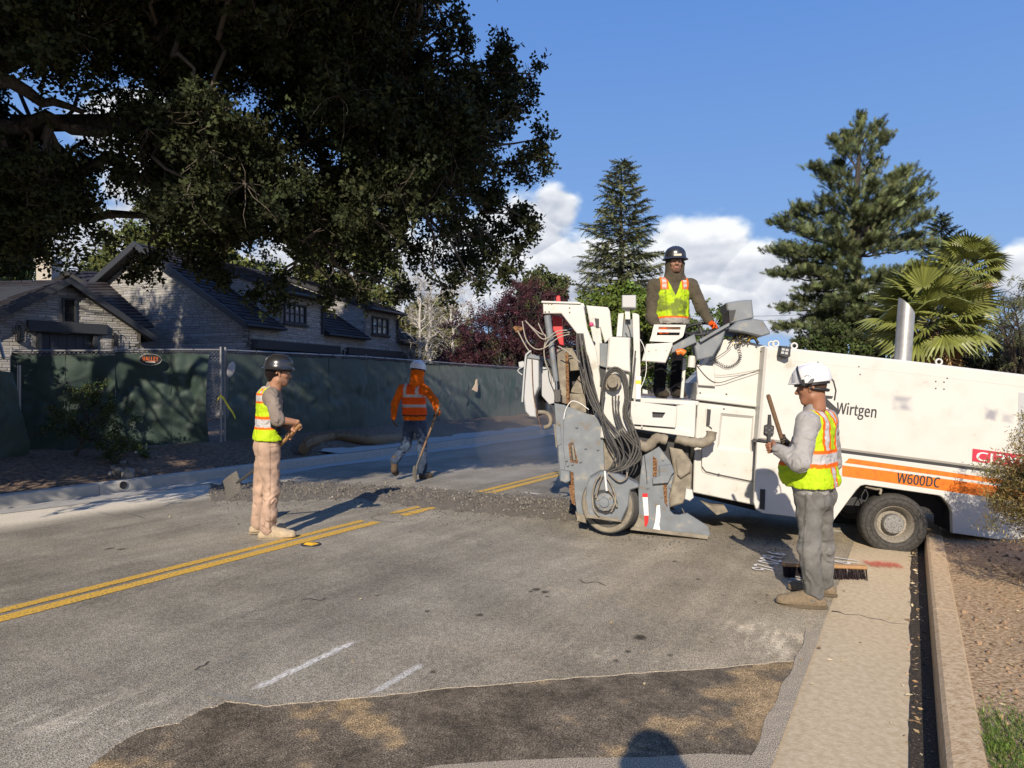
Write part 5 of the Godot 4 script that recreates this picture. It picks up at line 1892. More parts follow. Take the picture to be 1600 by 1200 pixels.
func build_machine() -> void:
	var yaw := deg_to_rad(8.0)
	var dip := deg_to_rad(6.4)
	var X := Vector3(cos(yaw) * cos(dip), -sin(dip), sin(yaw) * cos(dip))
	var Z := Vector3(-sin(yaw), 0, cos(yaw))
	MF = Transform3D(Basis(X, Z.cross(X), Z), at(1195, 700, 7.11))
	M.cream = surf([[0.08, lin(.43, .405, .345)], [0.2, lin(.55, .535, .495)], [0.5, lin(.58, .567, .53)], [0.8, lin(.595, .58, .545)]], 0.012, 1.9, 0.42, 0.0, .1, .3, 0.0, 6, 101)
	M.cream.metallic_specular = 0.45
	M.grey = surf([[0.12, lin(.17, .145, .115)], [0.22, lin(.155, .17, .185)], [0.55, lin(.17, .19, .212)], [0.76, lin(.2, .215, .228)], [0.88, lin(.28, .26, .225)]], 0.012, 1.1, 0.55, 0.05, .2, .25, 0.0, 6, 102)
	M.dusty = surf([[0.2, lin(.17, .145, .115)], [0.5, lin(.235, .205, .16)], [0.8, lin(.31, .275, .215)]], 0.012, 0.9, 0.95, 0.4, .15, .3, 0.0, 6, 103)
	M.rust = surf([[0.25, lin(.07, .035, .018)], [0.5, lin(.18, .085, .035)], [0.75, lin(.3, .17, .08)]], 0.03, 0.4, 0.9, 0.3, .15, .3, 0.0, 5, 104)
	M.hose = surf([[0.3, lin(.045, .043, .04)], [0.7, lin(.1, .095, .088)]], 0.05, 0.5, 0.6)
	M.pale_hose = mat(lin(.33, .3, .25), 0.7)
	M.red = mat(lin(.52, .02, .02), 0.45)
	M.orange = surf([[0.2, lin(.6, .14, .015)], [0.5, lin(.76, .175, .012)]], 0.02, 0.8, 0.45)
	M.ink = mat(lin(.03, .03, .033), 0.6)
	M.white_paint = mat(lin(.75, .75, .73), 0.6)
	M.chrome = mat(lin(.62, .62, .6), 0.22, 1.0)
	M.light_grey = mat(lin(.42, .43, .44), 0.5)
	var root := thing("milling_machine", "large cream white road milling machine with orange stripes standing across the street", "machine", MF.origin)
	root.transform = MF
	# --- engine hood and the skirt below it
	var hood := plate("engine_hood", [[1196, 541], [1240, 544.5], [1420, 563.5], [1600, 585], [1760, 606], [1760, 762], [1600, 740.5], [1316, 703.5], [1184, 687]], 0.0, -1.72, M.cream, root, 0.022)
	plate("seam", [[1184, 687.2], [1316, 703.8], [1600, 740.8], [1760, 762.2], [1760, 767], [1600, 745], [1316, 708], [1180, 691]], -0.02, -1.7, M.ink, root, 0.0)
	var skirt := plate("skirt", [[1183, 691], [1316, 708.2], [1600, 745.2], [1760, 767], [1760, 874], [1600, 849], [1489, 833], [1488, 800], [1484, 790], [1473, 777], [1466, 774], [1352, 757.5], [1345, 759], [1338, 766], [1300, 817], [1236, 807], [1192, 802], [1182, 797], [1178, 786]], 0.004, -0.06, M.cream, root, 0.006)
	plate("fold_line", [[1240, 563], [1420, 582], [1600, 603.5], [1760, 624.5], [1760, 625.6], [1600, 604.6], [1420, 583], [1240, 564]], 0.002, -0.01, M.cream, hood, 0.0)
	plate("stripe", [[1327, 716], [1380, 723.5], [1600, 754], [1760, 776], [1760, 783], [1600, 761], [1380, 731], [1320, 723]], 0.007, -0.002, M.orange, skirt, 0.0)
	plate("stripe", [[1316, 727], [1380, 735], [1600, 765.5], [1760, 788], [1760, 808], [1600, 785], [1380, 752.5], [1316, 744]], 0.007, -0.002, M.orange, skirt, 0.0)
	plate("latch_slot", [[1188, 764], [1196, 765], [1195, 797], [1187, 795]], 0.012, -0.02, M.ink, skirt, 0.002)
	for q in [[1278, 566], [1342, 573], [1344, 585], [1462, 596], [1475, 597], [1462, 607], [1475, 608], [1480, 591]]:
		var g := Geo.new()
		g.lathe([Vector2(.008, 0), Vector2(.007, .004), Vector2(0, .005)], 8, Transform3D(Basis(Vector3.RIGHT, PI / 2), mp(q[0], q[1], 0.0)))
		part("stud", g, M.hose, hood, true)
	# lettering
	var face := func(x: float, y: float, z: float) -> Transform3D: return MF * Transform3D(Basis(), mp(x, y, z))
	lettering("Wirtgen", face.call(1338.5, 639.8, 0.001), 0.112, M.ink, root, true, HORIZONTAL_ALIGNMENT_CENTER, 0.375)
	lettering("W600DC", face.call(1435, 749.5, 0.008), 0.098, M.ink, root, true, HORIZONTAL_ALIGNMENT_CENTER, 0.39)
	lettering("Wirtgen", face.call(1338.9, 639.8, 0.0018), 0.112, M.ink, root, true, HORIZONTAL_ALIGNMENT_CENTER, 0.375)
	lettering("W600DC", face.call(1435.5, 749.4, 0.0088), 0.098, M.ink, root, true, HORIZONTAL_ALIGNMENT_CENTER, 0.39)
	plate("logo", [[1283, 617], [1302, 619], [1300, 623], [1292, 623], [1311, 641], [1309, 650], [1285, 630], [1280, 640]], 0.004, -0.002, M.ink, root, 0.0)
	var plate_ := plate("number_plate", [[1520, 701], [1612, 712.5], [1611, 733], [1519, 720.5]], 0.005, -0.002, mat(lin(.5, .028, .06), 0.5), root, 0.0)
	lettering("CJ3Y07", face.call(1524, 711.5, 0.006), 0.083, M.white_paint, plate_, true, HORIZONTAL_ALIGNMENT_LEFT, 0.58)
	for q in [[1390, 613, 1430, 643, .34], [1536, 633, 1562, 658, .36], [1562, 640, 1588, 662, .2]]:
		blurred_mark(q[0], q[1], q[2], q[3], q[4], hood)
	plate("side_vent", [[1592, 613], [1640, 619], [1640, 690], [1591, 684]], 0.004, -0.01, M.light_grey, hood, 0.0)
	# lamp, lifting eyes, exhaust on the roof of the hood
	var lamp := plate("work_lamp", [[1220, 540], [1236, 542], [1235, 557], [1229, 560], [1217, 555]], 0.1, 0.0, M.ink, root, 0.008)
	for q in [[1223, 551], [1229, 552], [1224, 546], [1230, 547]]:
		plate("lamp_lens", [[q[0] - 2.4, q[1] - 2], [q[0] + 2.4, q[1] - 1.7], [q[0] + 2.3, q[1] + 2], [q[0] - 2.5, q[1] + 1.7]], 0.104, 0.095, M.light_grey, lamp, 0.002)
	for q in [[1212, 537, -.1], [1241, 540.5, -.1], [1467, 565.5, -.1], [1205, 538, -.3]]:
		var ring := Geo.new()
		var cpt := mp(q[0], q[1], q[2])
		var pts := []
		for k in 15: pts.append(cpt + Vector3(cos(TAU * k / 14), sin(TAU * k / 14), 0) * 0.028)
		ring.tube(pts, 0.01, 6, false)
		part("lifting_eye", ring, M.cream, root, true)
	exhaust(root)
	# --- the box between hood and platform, set back a hand's breadth
	var Zm := -0.24
	plate("side_box", [[1126, 532], [1143, 528], [1197, 540], [1187, 632.5], [1089, 620.5], [1089, 598], [1114, 572]], Zm, -1.62, M.cream, root, 0.012)
	plate("fender_plate", [[1088, 570], [1116, 572], [1118, 604], [1091, 602]], Zm + 0.05, Zm - 0.02, M.cream, root, 0.006)
	plate("ledge", [[1088, 617], [1187, 630], [1186, 637], [1088, 625]], Zm + 0.03, -1.0, M.cream, root, 0.01)
	var low := plate("lower_box", [[1090, 627], [1188, 638], [1182, 790], [1083, 769.5], [1085, 700]], Zm - 0.025, -1.62, M.cream, root, 0.01)
	# door with a notch for its handle and a pressed-in field
	var zd := Zm + 0.015
	var field := [[1126, 645], [1178, 650], [1174, 709], [1120, 702]]
	for q in [[[1107, 636], [1126, 638], [1126, 645], [1120, 702], [1119, 740], [1103, 736], [1097, 728], [1097, 690], [1110, 677], [1113, 669], [1104, 662], [1103, 640]], [[1126, 638], [1184, 643], [1183.5, 650.5], [1126, 645]], [[1178, 650], [1183.5, 650.5], [1178.5, 709.5], [1174, 709]], [[1120, 702], [1178.5, 709.5], [1178, 752], [1119, 740]]]:
		plate("door_panel", q, zd, Zm - 0.03, M.cream, low, 0.0)
	var rec := Geo.new()
	var o4 := field.map(func(f): return mp(f[0], f[1], zd))
	var inner := [[1129, 650], [1175, 654], [1171, 702], [1124, 696]].map(func(f): return mp(f[0], f[1], zd - 0.03))
	for k in 4: rec.quad(o4[k], o4[(k + 1) % 4], inner[(k + 1) % 4], inner[k], Vector3(0, 0, 1))
	rec.quad(inner[0], inner[1], inner[2], inner[3], Vector3(0, 0, 1))
	part("pressed_field", rec, M.cream, low, true)
	plate("door_handle", [[1105, 639], [1111, 640], [1109, 664], [1104, 663]], zd + 0.012, zd - 0.01, M.ink, low, 0.002)
	for q in [[1131, 639], [1135, 616], [1123, 741], [1094, 614]]: bolt(q[0], q[1], zd if q[1] > 630 else Zm, 0.007, M.hose, low)
	hose("door_seam", [[1097, 690], [1096.5, 729], [1103, 737], [1119, 741], [1178, 753]], zd + 0.001, 0.0022, M.hose, low, 4)
	# hinge and pin in the gap, red lamp
	plate("hinge", [[1190, 548], [1199, 547], [1197, 572], [1191, 574]], Zm + 0.08, Zm - 0.02, M.dusty, root, 0.004)
	plate("gap_handle", [[1181, 672], [1187, 672], [1185, 697], [1179, 697]], Zm + 0.06, Zm - 0.02, M.ink, root, 0.003)
	plate("marker_lamp", [[1182, 655], [1186, 655], [1185, 666], [1181, 666]], Zm + 0.05, Zm, M.red, root, 0.003)
	# --- operator's platform with the toolbox in front of it
	var plat := Geo.new()
	plat.prism(mpoly([[990, 621], [1092, 627], [1092, 634], [990, 629]], -0.02), -1.55, -0.02, 0.008)
	part("platform", plat, M.cream, root, true)
	for q in [[[982, 626], [1057, 635], [1056.6, 645.5], [1019, 643.5], [982, 640]], [[982, 640], [1019, 643.5], [1019.5, 652.5], [981, 650]], [[1040, 644.6], [1056.6, 645.5], [1056, 653.6], [1035, 652.8]], [[981, 650], [1019.5, 652.5], [1056, 653.6], [1055, 668], [980, 662]]]:
		plate("toolbox_panel", q, 0.10, 0.07, M.cream, root, 0.0)
	plate("toolbox", [[984, 629], [1056, 637], [1054, 667], [982, 661]], 0.066, -0.2, M.ink, root, 0.0)
	plate("corner_plate", [[1057, 634], [1088, 629], [1086, 678], [1055, 673]], 0.03, -0.25, M.cream, root, 0.008)
	plate("lower_rail", [[985, 664], [1056, 669], [1086, 678], [1085, 684], [985, 669]], 0.06, -0.3, M.cream, root, 0.006)
	for q in [[1070, 647], [993, 633], [1048, 639], [1003, 666], [1075, 679]]: bolt(q[0], q[1], 0.1 if q[0] < 1056 else 0.03, 0.006, M.cream, root)
	plate("rung", [[1004, 608], [1012, 610], [1012, 616], [1004, 615]], 0.05, -0.1, M.cream, root, 0.006)
	var pot := Geo.new()
	pot.lathe([Vector2(0, .12), Vector2(.035, .12), Vector2(.04, .1), Vector2(.04, 0), Vector2(0, 0)], 14, Transform3D(Basis(), mp(1080, 574, -0.2)))
	part("filler_cap", pot, M.cream, root, true)
	plate("hand_rail", [[1068, 560], [1073, 560], [1068, 622], [1063, 622]], -0.5, -0.56, M.cream, root, 0.006)
	# --- hose tower
	plate("hose_tower", [[951, 526], [985, 527.5], [984, 580], [982, 622], [990, 655], [992, 672], [956, 688], [938, 684], [941, 640], [945, 590], [948, 572]], 0.10, -0.22, M.cream, root, 0.012)
	plate("tower_cover", [[952, 527], [984, 528], [985, 582], [948, 574]], 0.16, 0.09, M.cream, root, 0.012)
	plate("mast", [[988, 489], [996, 490], [999, 493], [1001, 580], [997, 625], [985, 622], [990, 548]], -0.02, -0.08, M.cream, root, 0.006)
	plate("mast", [[966, 490], [975, 489], [972, 526], [963, 526]], -0.02, -0.08, M.cream, root, 0.006)
	plate("mast_back", [[970, 498], [990, 499], [990, 527], [968, 527]], -0.1, -0.2, M.grey, root, 0.006)
	plate("sensor_box", [[972, 461], [994, 461], [994, 481], [972, 480.5]], 0.06, -0.14, M.light_grey, root, 0.008)
	plate("sensor_neck", [[976, 481], [984, 481], [985, 499], [977, 499]], -0.01, -0.06, M.cream, root, 0.004)
	hose("cable", [[977, 500], [982, 512], [986, 530], [987, 570], [983, 620], [981, 640]], 0.12, 0.006, M.ink, root, 5)
	hose("cable", [[1000, 530], [1007, 545], [1010, 575], [1006, 595], [998, 612]], 0.04, 0.004, M.white_paint, root, 5)
	hose("cable", [[993, 548], [990, 580], [986, 615], [984, 650]], 0.11, 0.008, M.hose, root, 6)
	plate("grease_tin", [[993, 588], [1002, 588], [1001, 624], [993, 624]], 0.06, 0.0, M.white_paint, root, 0.006)
	plate("tin_label", [[993.3, 594], [1001.6, 594], [1001.4, 600], [993.3, 600]], 0.064, 0.05, mat(lin(.7, .55, .05), .6), root, 0.0)
	# --- left gantry over the drum
	plate("gantry", [[848, 471], [906, 473], [912, 478], [918, 514], [932, 548], [938, 592], [937, 620], [929, 620], [926, 585], [919, 557], [902, 522], [877, 490], [849, 490]], -0.12, -0.17, M.cream, root, 0.008)
	plate("gantry_flange", [[846, 470], [907, 472], [907, 475], [846, 473]], -0.1, -0.3, M.cream, root, 0.003)
	for q in [[852, 474], [857, 474.5], [862, 475], [852, 487], [858, 487], [890, 481], [890, 488]]: bolt(q[0], q[1], -0.115, 0.006, M.dusty, root)
	plate("gantry", [[916, 477], [950, 480], [953, 486], [957, 526], [945, 536], [938, 512], [922, 508]], -0.85, -0.92, M.cream, root, 0.008)
	plate("gantry_leg", [[922, 508], [938, 512], [942, 545], [940, 600], [930, 600], [928, 540]], -0.86, -0.91, M.cream, root, 0.006)
	plate("gantry_window", [[929, 497], [936, 498], [936, 512], [931, 512]], -0.848, -0.86, M.ink, root, 0.0)
	plate("cross_beam", [[900, 472], [912, 474], [914, 480], [902, 480]], -0.2, -0.9, M.cream, root, 0.005)
	plate("dark_block", [[937, 536], [950, 537], [948, 575], [937, 572]], -0.3, -0.7, M.grey, root, 0.006)
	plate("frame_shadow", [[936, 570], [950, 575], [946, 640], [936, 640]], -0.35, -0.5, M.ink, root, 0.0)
	var cyl := Geo.new()
	var ca := mp(855, 493, -0.05)
	var cb := mp(869, 596, -0.05)
	cyl.tube([ca, ca.lerp(cb, .42), ca.lerp(cb, .43), cb], [.036, .036, .031, .03], 14)
	part("lift_cylinder", cyl, M.grey, root, true)
	var rod := Geo.new()
	rod.tube([cb, mp(870, 612, -.05)], .013, 10)
	part("piston_rod", rod, M.chrome, root, true)
	plate("clevis", [[865, 609], [876, 609], [876, 628], [867, 629]], -0.02, -0.1, M.hose, root, 0.006)
	plate("red_lever", [[868.5, 465], [871, 461.5], [875, 462], [876, 472], [869, 471]], -0.3, -0.36, M.red, root, 0.006)
	plate("red_body", [[863, 493], [878, 496], [881, 540], [874, 538], [868, 520], [864, 516]], -0.35, -0.45, M.red, root, 0.006)
	var knob := SphereMesh.new()
	knob.radius = .026
	knob.height = .052
	var kn := part("pink_knob", knob, mat(lin(.62, .08, .2), .5), root, true)
	kn.position = mp(924, 507, -0.5)
	for q in [[[841, 505], [848, 520], [853, 528], [850, 545], [852, 565], [860, 585], [862, 600]], [[816, 502], [822, 530], [836, 545], [852, 543], [872, 528], [890, 522]], [[821, 501], [836, 518], [850, 530], [870, 518], [886, 516]], [[850, 545], [858, 530], [876, 521], [890, 519]], [[872, 541], [885, 548], [895, 556], [906, 566]], [[822, 503], [842, 520], [853, 524]]]:
		hose("wire", q, 0.02 + rng.randf_range(-.05, .04), 0.0065, M.pale_hose, root, 5)
	for k in 6:
		var w := func(a: float) -> float: return rng.randf_range(-a, a)
		hose("hose", [[901 + k * 1.9, 521, -.11], [904 + k * 2.9 + w.call(1.5), 560, -.06 + w.call(.03)], [911 + k * 3.4 + w.call(2), 600 + w.call(3), 0.05 + w.call(.03)], [923 + k * 3.0 + w.call(2), 632, .13], [938 + k * 2.0, 656 + w.call(3), .17 + w.call(.03)], [947 + k * 5.0 + w.call(3), 684, .2], [962 + k * 4.0 + w.call(3), 710 + w.call(4), .2], [956 + k * 4 + w.call(3), 730 + w.call(3), .2], [944, 738, .16]], 0.0, rng.randf_range(.0075, .0105), [M.hose, M.ink, M.hose][k % 3], root, 6)
	for k in 3:
		hose("hose", [[943 - k * 1.5, 612], [947 - k, 592 - k * 2], [960, 580 - k * 3], [973 + k * 2, 590 - k * 2], [977 + k * 2.5, 620], [974 + k * 3, 645], [983 + k * 4, 670], [990 + k * 5, 700], [977 + k * 4, 728], [958, 738]], 0.2 + k * .015, 0.011, M.hose, root, 7)
	for k in 3:
		hose("hose", [[957 + k * 5, 618], [958 + k * 4, 640], [966 + k * 4, 668], [984 + k * 4, 690], [998 + k * 2, 706 + k * 3], [990, 724 + k], [976, 731]], 0.19 + k * .012, 0.009, M.hose, root, 7)
	hose("hose", [[944, 612], [941, 640], [950, 672], [965, 704]], 0.21, 0.011, M.hose, root, 7)
	hose("cable", [[881, 655], [884, 640], [893, 627], [906, 630], [920, 640]], 0.06, 0.005, M.white_paint, root, 5)
	var motor := Geo.new()
	motor.lathe([Vector2(.0, .17), Vector2(.05, .17), Vector2(.055, .15), Vector2(.055, .1), Vector2(.085, .095), Vector2(.09, .08), Vector2(.09, .03), Vector2(.07, .02), Vector2(.07, 0.0)], 9, Transform3D(Basis(Vector3.RIGHT, PI / 2), mp(957, 598, 0.1)), 20.0)
	part("hydraulic_block", motor, M.dusty, root, true)
	plate("white_bracket", [[931, 640], [935, 605], [939, 605], [936, 645], [944, 646], [944, 655], [926, 655]], 0.02, -0.02, M.cream, root, 0.004)
	plate("white_bracket", [[911, 646], [930, 650], [929, 656], [911, 652]], 0.03, -0.1, M.cream, root, 0.004)
	# --- rear scraper with its shield
	plate("tail_shield", [[823, 554], [842, 557], [842, 604], [835, 620], [838, 652], [828, 651], [821, 643], [818, 620], [819, 600]], -0.1, -1.55, M.light_grey, root, 0.01)
	plate("tail_shield_cap", [[822, 552], [843, 555], [843, 562], [822, 559]], -0.08, -1.5, M.grey, root, 0.005)
	hose("guard_tube", [[830, 548], [824, 553], [821, 562], [816, 628]], -0.06, 0.011, M.light_grey, root, 7)
	plate("lug", [[810, 566], [817, 564], [821, 568], [820, 573], [811, 574]], -0.1, -0.16, M.light_grey, root, 0.004)
	hose("lug_rod", [[817, 573], [809, 579], [816, 586]], -0.1, 0.007, M.light_grey, root, 6)
	hose("tail_hook", [[841, 644], [853, 645], [860, 653], [859, 664], [850, 668]], -0.12, 0.022, M.dusty, root, 8)
	hose("tail_rod", [[831, 560], [834, 620], [846, 671]], -0.07, 0.005, M.rust, root, 5)
	plate("orange_flap", [[801, 511], [806, 509], [817, 511], [818, 515], [806, 520]], -0.5, -0.55, M.rust, root, 0.003)
	hose("flap_wire", [[809, 517], [821, 540], [830, 553]], -0.5, 0.008, M.pale_hose, root, 5)
	plate("inner_panel", [[844, 572], [856, 575], [868, 600], [866, 630], [858, 632], [846, 618], [843, 600]], -0.35, -0.45, M.light_grey, root, 0.006)
	plate("rusty_beam", [[870, 545], [884, 548], [888, 560], [889, 633], [874, 628], [872, 590]], -0.2, -0.35, M.dusty, root, 0.006)
	plate("rusty_edge", [[883, 550], [888, 552], [890, 632], [885, 631]], -0.18, -0.22, M.rust, root, 0.003)
	plate("hopper_side", [[876, 543], [894, 544], [908, 570], [909, 578], [888, 580]], -0.4, -0.6, M.dusty, root, 0.005)
	plate("hopper_side", [[893, 608], [912, 575], [916, 617], [892, 613]], -0.38, -0.55, M.dusty, root, 0.005)
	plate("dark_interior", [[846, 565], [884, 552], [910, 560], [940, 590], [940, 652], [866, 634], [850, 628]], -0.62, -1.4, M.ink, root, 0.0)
	plate("drum_post", [[889, 615], [915, 616], [916, 645], [889, 640]], -0.25, -0.4, M.dusty, root, 0.005)
	# --- side plate of the drum box
	var sp := plate("drum_side_plate", [[866, 630], [884, 634], [940, 655], [943, 690], [945, 738], [920, 750], [912, 780], [915, 817], [903, 814], [899, 785], [893, 758], [875, 752], [871, 700]], 0.05, 0.01, M.grey, root, 0.006)
	plate("plate_fold", [[866, 630], [883, 633], [884, 648], [881, 655], [880, 700], [884, 724], [876, 750], [872, 700]], 0.062, 0.045, M.grey, sp, 0.004)
	plate("slot", [[888, 694], [893, 690], [896, 692], [903, 720], [903, 724], [891, 722]], 0.054, 0.045, M.rust, sp, 0.0)
	plate("slot_hole", [[891, 693], [896, 693], [901, 720], [893, 720]], 0.057, 0.045, M.ink, sp, 0.0)
	plate("slot_bar", [[893, 695], [896, 695], [899, 719], [896, 719]], 0.062, 0.045, M.dusty, sp, 0.0)
	for q in [[901, 667], [915, 700], [934, 702], [885, 719], [907, 721], [903, 813], [894, 725], [887, 727], [874, 663], [874, 675], [874, 686]]: bolt(q[0], q[1], 0.06, 0.011, M.dusty if q[1] > 800 else M.grey, sp)
	plate("hinge", [[865, 662], [876, 666], [878, 694], [868, 698]], 0.07, 0.045, M.grey, sp, 0.005)
	hose("hinge_pin", [[866, 664], [870, 699]], 0.08, 0.008, M.dusty, sp, 8)
	plate("lower_bracket", [[875, 735], [890, 737], [891, 752], [884, 755], [875, 751]], 0.16, 0.05, M.grey, root, 0.008)
	plate("rust_streak", [[890, 736], [896, 738], [899, 790], [893, 786], [889, 760]], 0.056, 0.04, M.rust, sp, 0.0)
	plate("slide_foot", [[899, 800], [914, 806], [916, 818], [902, 814]], 0.08, 0.0, M.dusty, root, 0.005)
	plate("inner_column", [[942, 686], [962, 688], [972, 745], [944, 742]], 0.0, -0.3, M.dusty, root, 0.005)
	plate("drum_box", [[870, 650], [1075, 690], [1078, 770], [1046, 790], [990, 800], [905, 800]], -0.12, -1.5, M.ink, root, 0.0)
	drum(root)
	rear_roller(root)
	# --- right side plate with its ski
	var ski := plate("edge_plate", [[997, 771], [1004, 713], [1030, 698], [1048, 722], [1054, 740], [1045, 778], [1047, 798], [1053, 804], [1061, 805], [1074, 802], [1107, 823], [1110, 836], [1105, 842], [984, 827], [992, 812], [998, 796]], 0.03, -0.02, M.grey, root, 0.006)
	plate("ski_shoe", [[986, 823], [1108, 837], [1106, 843], [984, 828]], 0.05, -0.05, M.dusty, ski, 0.004)
	plate("rust_patch", [[1020, 712], [1027, 718], [1026, 744], [1020, 745]], 0.034, 0.02, M.rust, ski, 0.0)
	plate("rust_patch", [[1036, 757], [1042, 756], [1043, 793], [1038, 785]], 0.034, 0.02, M.rust, ski, 0.0)
	plate("rust_patch", [[997, 802], [1006, 806], [1010, 826], [988, 824]], 0.0335, 0.02, M.dusty, ski, 0.0)
	plate("paint_smear", [[1026, 790], [1031, 789], [1032, 806], [1030, 820], [1032, 829], [1020, 829], [1024, 814]], 0.035, 0.02, M.white_paint, ski, 0.0)
	var marker := plate("marker_strip", [[1004, 777], [1012, 777], [1013.5, 805.5], [1006.6, 805.5]], 0.036, 0.02, M.white_paint, ski, 0.0)
	plate("red_end", [[1003.5, 771], [1012, 771], [1012, 777], [1004, 777]], 0.036, 0.02, M.red, marker, 0.0)
	plate("red_end", [[1006.6, 805.5], [1013.5, 805.5], [1013, 815], [1010, 823], [1007, 822]], 0.036, 0.02, M.red, marker, 0.0)
	plate("side_bracket", [[1030, 728], [1050, 726], [1054, 738], [1050, 742], [1044, 755], [1020, 757], [1019, 748], [1030, 744]], 0.08, 0.02, M.grey, ski, 0.008)
	for q in [[1036, 718], [1012, 762], [1047, 761], [1034, 776]]: bolt(q[0], q[1], 0.035, 0.011, M.grey, ski)
	hose("ski_cable", [[1007, 712], [1010, 740], [1011, 756]], 0.04, 0.004, M.ink, ski, 4)
	# --- dusty rubber flap and ducts behind it
	plate("drum_flap", [[1046, 699], [1066, 703], [1078, 718], [1082, 726], [1080, 765], [1067, 787], [1047, 793], [1045, 778], [1054, 740]], -0.02, -0.5, M.dusty, root, 0.015)
	plate("flap_fold", [[1056, 716], [1072, 714], [1081, 724], [1079, 738], [1064, 748], [1058, 742]], 0.02, -0.02, M.dusty, root, 0.012)
	plate("flap_block", [[1072, 764], [1082, 766], [1084, 778], [1078, 783], [1070, 780]], 0.05, -0.1, M.cream, root, 0.008)
	for s in [[[996, 694], [1012, 698], [1026, 685], [1042, 688]], [[1056, 684], [1076, 690], [1096, 692], [1109, 686], [1112, 674]]]:
		var g := Geo.new()
		var line := mline(s, 0.02, 6)
		var rs := PackedFloat32Array()
		for k in line.size(): rs.append(0.05 + 0.004 * float(k % 2) + 0.004 * sin(k * 1.7))
		g.tube(line, rs, 12)
		part("duct", g, M.dusty, root, true)
	plate("plate_deflector", [[1095, 783], [1112, 790], [1132, 790], [1138, 800], [1120, 805]], -0.35, -0.5, M.dusty, root, 0.004)
	# --- controls
	for q in [[[1022, 507], [1072, 507.5], [1071, 511], [1029, 510.5], [1028.5, 514.5], [1020, 514.5]], [[1063.5, 510.8], [1071, 511], [1069, 519.5], [1063, 519.5]], [[1020, 514.5], [1063.3, 515], [1063, 519.5], [1027, 519], [1026, 523.6], [1018, 523.6]], [[1062.5, 519.5], [1069, 519.5], [1068, 524], [1061.5, 524]], [[1018, 523.6], [1068, 524], [1066, 527], [1052, 535], [1015, 533]]]:
		plate("control_hood", q, 0.0, -0.03, M.cream, root, 0.0)
	plate("control_panel", [[1010, 537.5], [1051, 535], [1051, 540], [1040, 567], [1003, 564]], 0.01, -0.12, M.cream, root, 0.008)
	for q in [[1014, 549], [1025, 547], [1041, 548]]: bolt(q[0], q[1], 0.012, 0.004, M.dusty, root)
	plate("control_arm", [[1050, 540], [1085, 522], [1089, 535], [1060, 548], [1048, 552]], -0.05, -0.15, M.grey, root, 0.008)
	plate("console_arm", [[1084, 537], [1110, 524], [1136, 511], [1128, 535], [1114, 557], [1100, 561], [1089, 563]], -0.1, -0.35, M.grey, root, 0.012)
	plate("console_arm", [[1092, 531], [1130, 509], [1140, 504], [1140, 509], [1110, 526], [1095, 535]], -0.05, -0.12, M.grey, root, 0.004)
	plate("console_top", [[1135, 473], [1153, 469.5], [1175, 468], [1178, 497], [1152, 503], [1140, 506], [1139, 486], [1136, 484]], -0.15, -0.6, M.grey, root, 0.012)
	plate("console_gap", [[1139, 485], [1150, 484], [1146, 500], [1140, 504]], -0.146, -0.2, M.ink, root, 0.0)
	plate("console_cowl", [[1139, 513], [1152, 502], [1178, 498], [1192, 500], [1204, 519], [1203, 522], [1190, 526], [1160, 519], [1140, 516]], -0.05, -0.75, M.grey, root, 0.014)
	for k in 9:
		var pts := []
		var x0 := rng.randf_range(1140, 1170)
		for s in 6: pts.append([x0 + s * 5 + rng.randf_range(-4, 4), rng.randf_range(521, 538), rng.randf_range(-.35, -.1)])
		hose("wire", pts, 0.0, rng.randf_range(.005, .009), [mat(lin(.6, .42, .06), .6), M.ink, M.pale_hose][k % 3], root, 5)
	steering(root)
	plate("door_latch", [[1201, 648], [1205, 648], [1206, 664], [1210, 666], [1209, 679], [1205, 681], [1204, 690], [1199, 690], [1199, 680], [1194, 677], [1195, 665], [1200, 663]], 0.04, -0.004, M.ink, root, 0.006)
	for q in [[1197, 669], [1206, 669], [1197, 676], [1206, 676], [1202, 672]]: bolt(q[0], q[1], 0.04, 0.008, M.dark_grey, root)
	hose("cable", [[1184, 686], [1193, 688], [1203, 691]], 0.03, 0.007, M.ink, root, 5)
	hose("glove_shape", [[1057, 551], [1064, 549], [1070, 552]], 0.02, 0.03, M.orange, root, 8)  # orange glove shape, not a control of the machine
	# --- coiled cable and loose leads on the side box
	var coil := Geo.new()
	var arc := spline([mp(1152, 537, Zm + .03), mp(1157, 556, Zm + .03), mp(1150, 568, Zm + .03), mp(1136, 573, Zm + .03), mp(1121, 566, Zm + .03), mp(1116, 560, Zm + .05)], 60)
	var helix := []
	for k in arc.size():
		var t: Vector3 = (arc[mini(k + 1, arc.size() - 1)] - arc[maxi(k - 1, 0)]).normalized()
		var s := t.cross(Vector3(0, 0, 1)).normalized()
		helix.append((arc[k] as Vector3) + (s * cos(k * .58) + Vector3(0, 0, 1) * sin(k * .58)) * 0.015)
	coil.tube(helix, 0.0026, 4)
	part("coiled_cable", coil, M.ink, root, true)
	hose("cable", [[1143, 541], [1134, 549], [1122, 557], [1112, 563], [1090, 574]], Zm + .05, 0.004, M.ink, root, 4)
	hose("cable", [[1087, 563], [1098, 578], [1120, 586], [1150, 584], [1188, 577]], Zm + .04, 0.0035, M.pale_hose, root, 4)
	hose("cable", [[1088, 570], [1105, 590], [1122, 598], [1150, 590], [1190, 577]], Zm + .06, 0.004, M.hose, root, 4)
	# --- running gear
	plate("chassis_shade", [[1200, 740], [1500, 780], [1500, 815], [1440, 800], [1340, 790], [1200, 785]], -0.32, -1.4, M.ink, root, 0.0)  # black fill standing for the shade under the machine
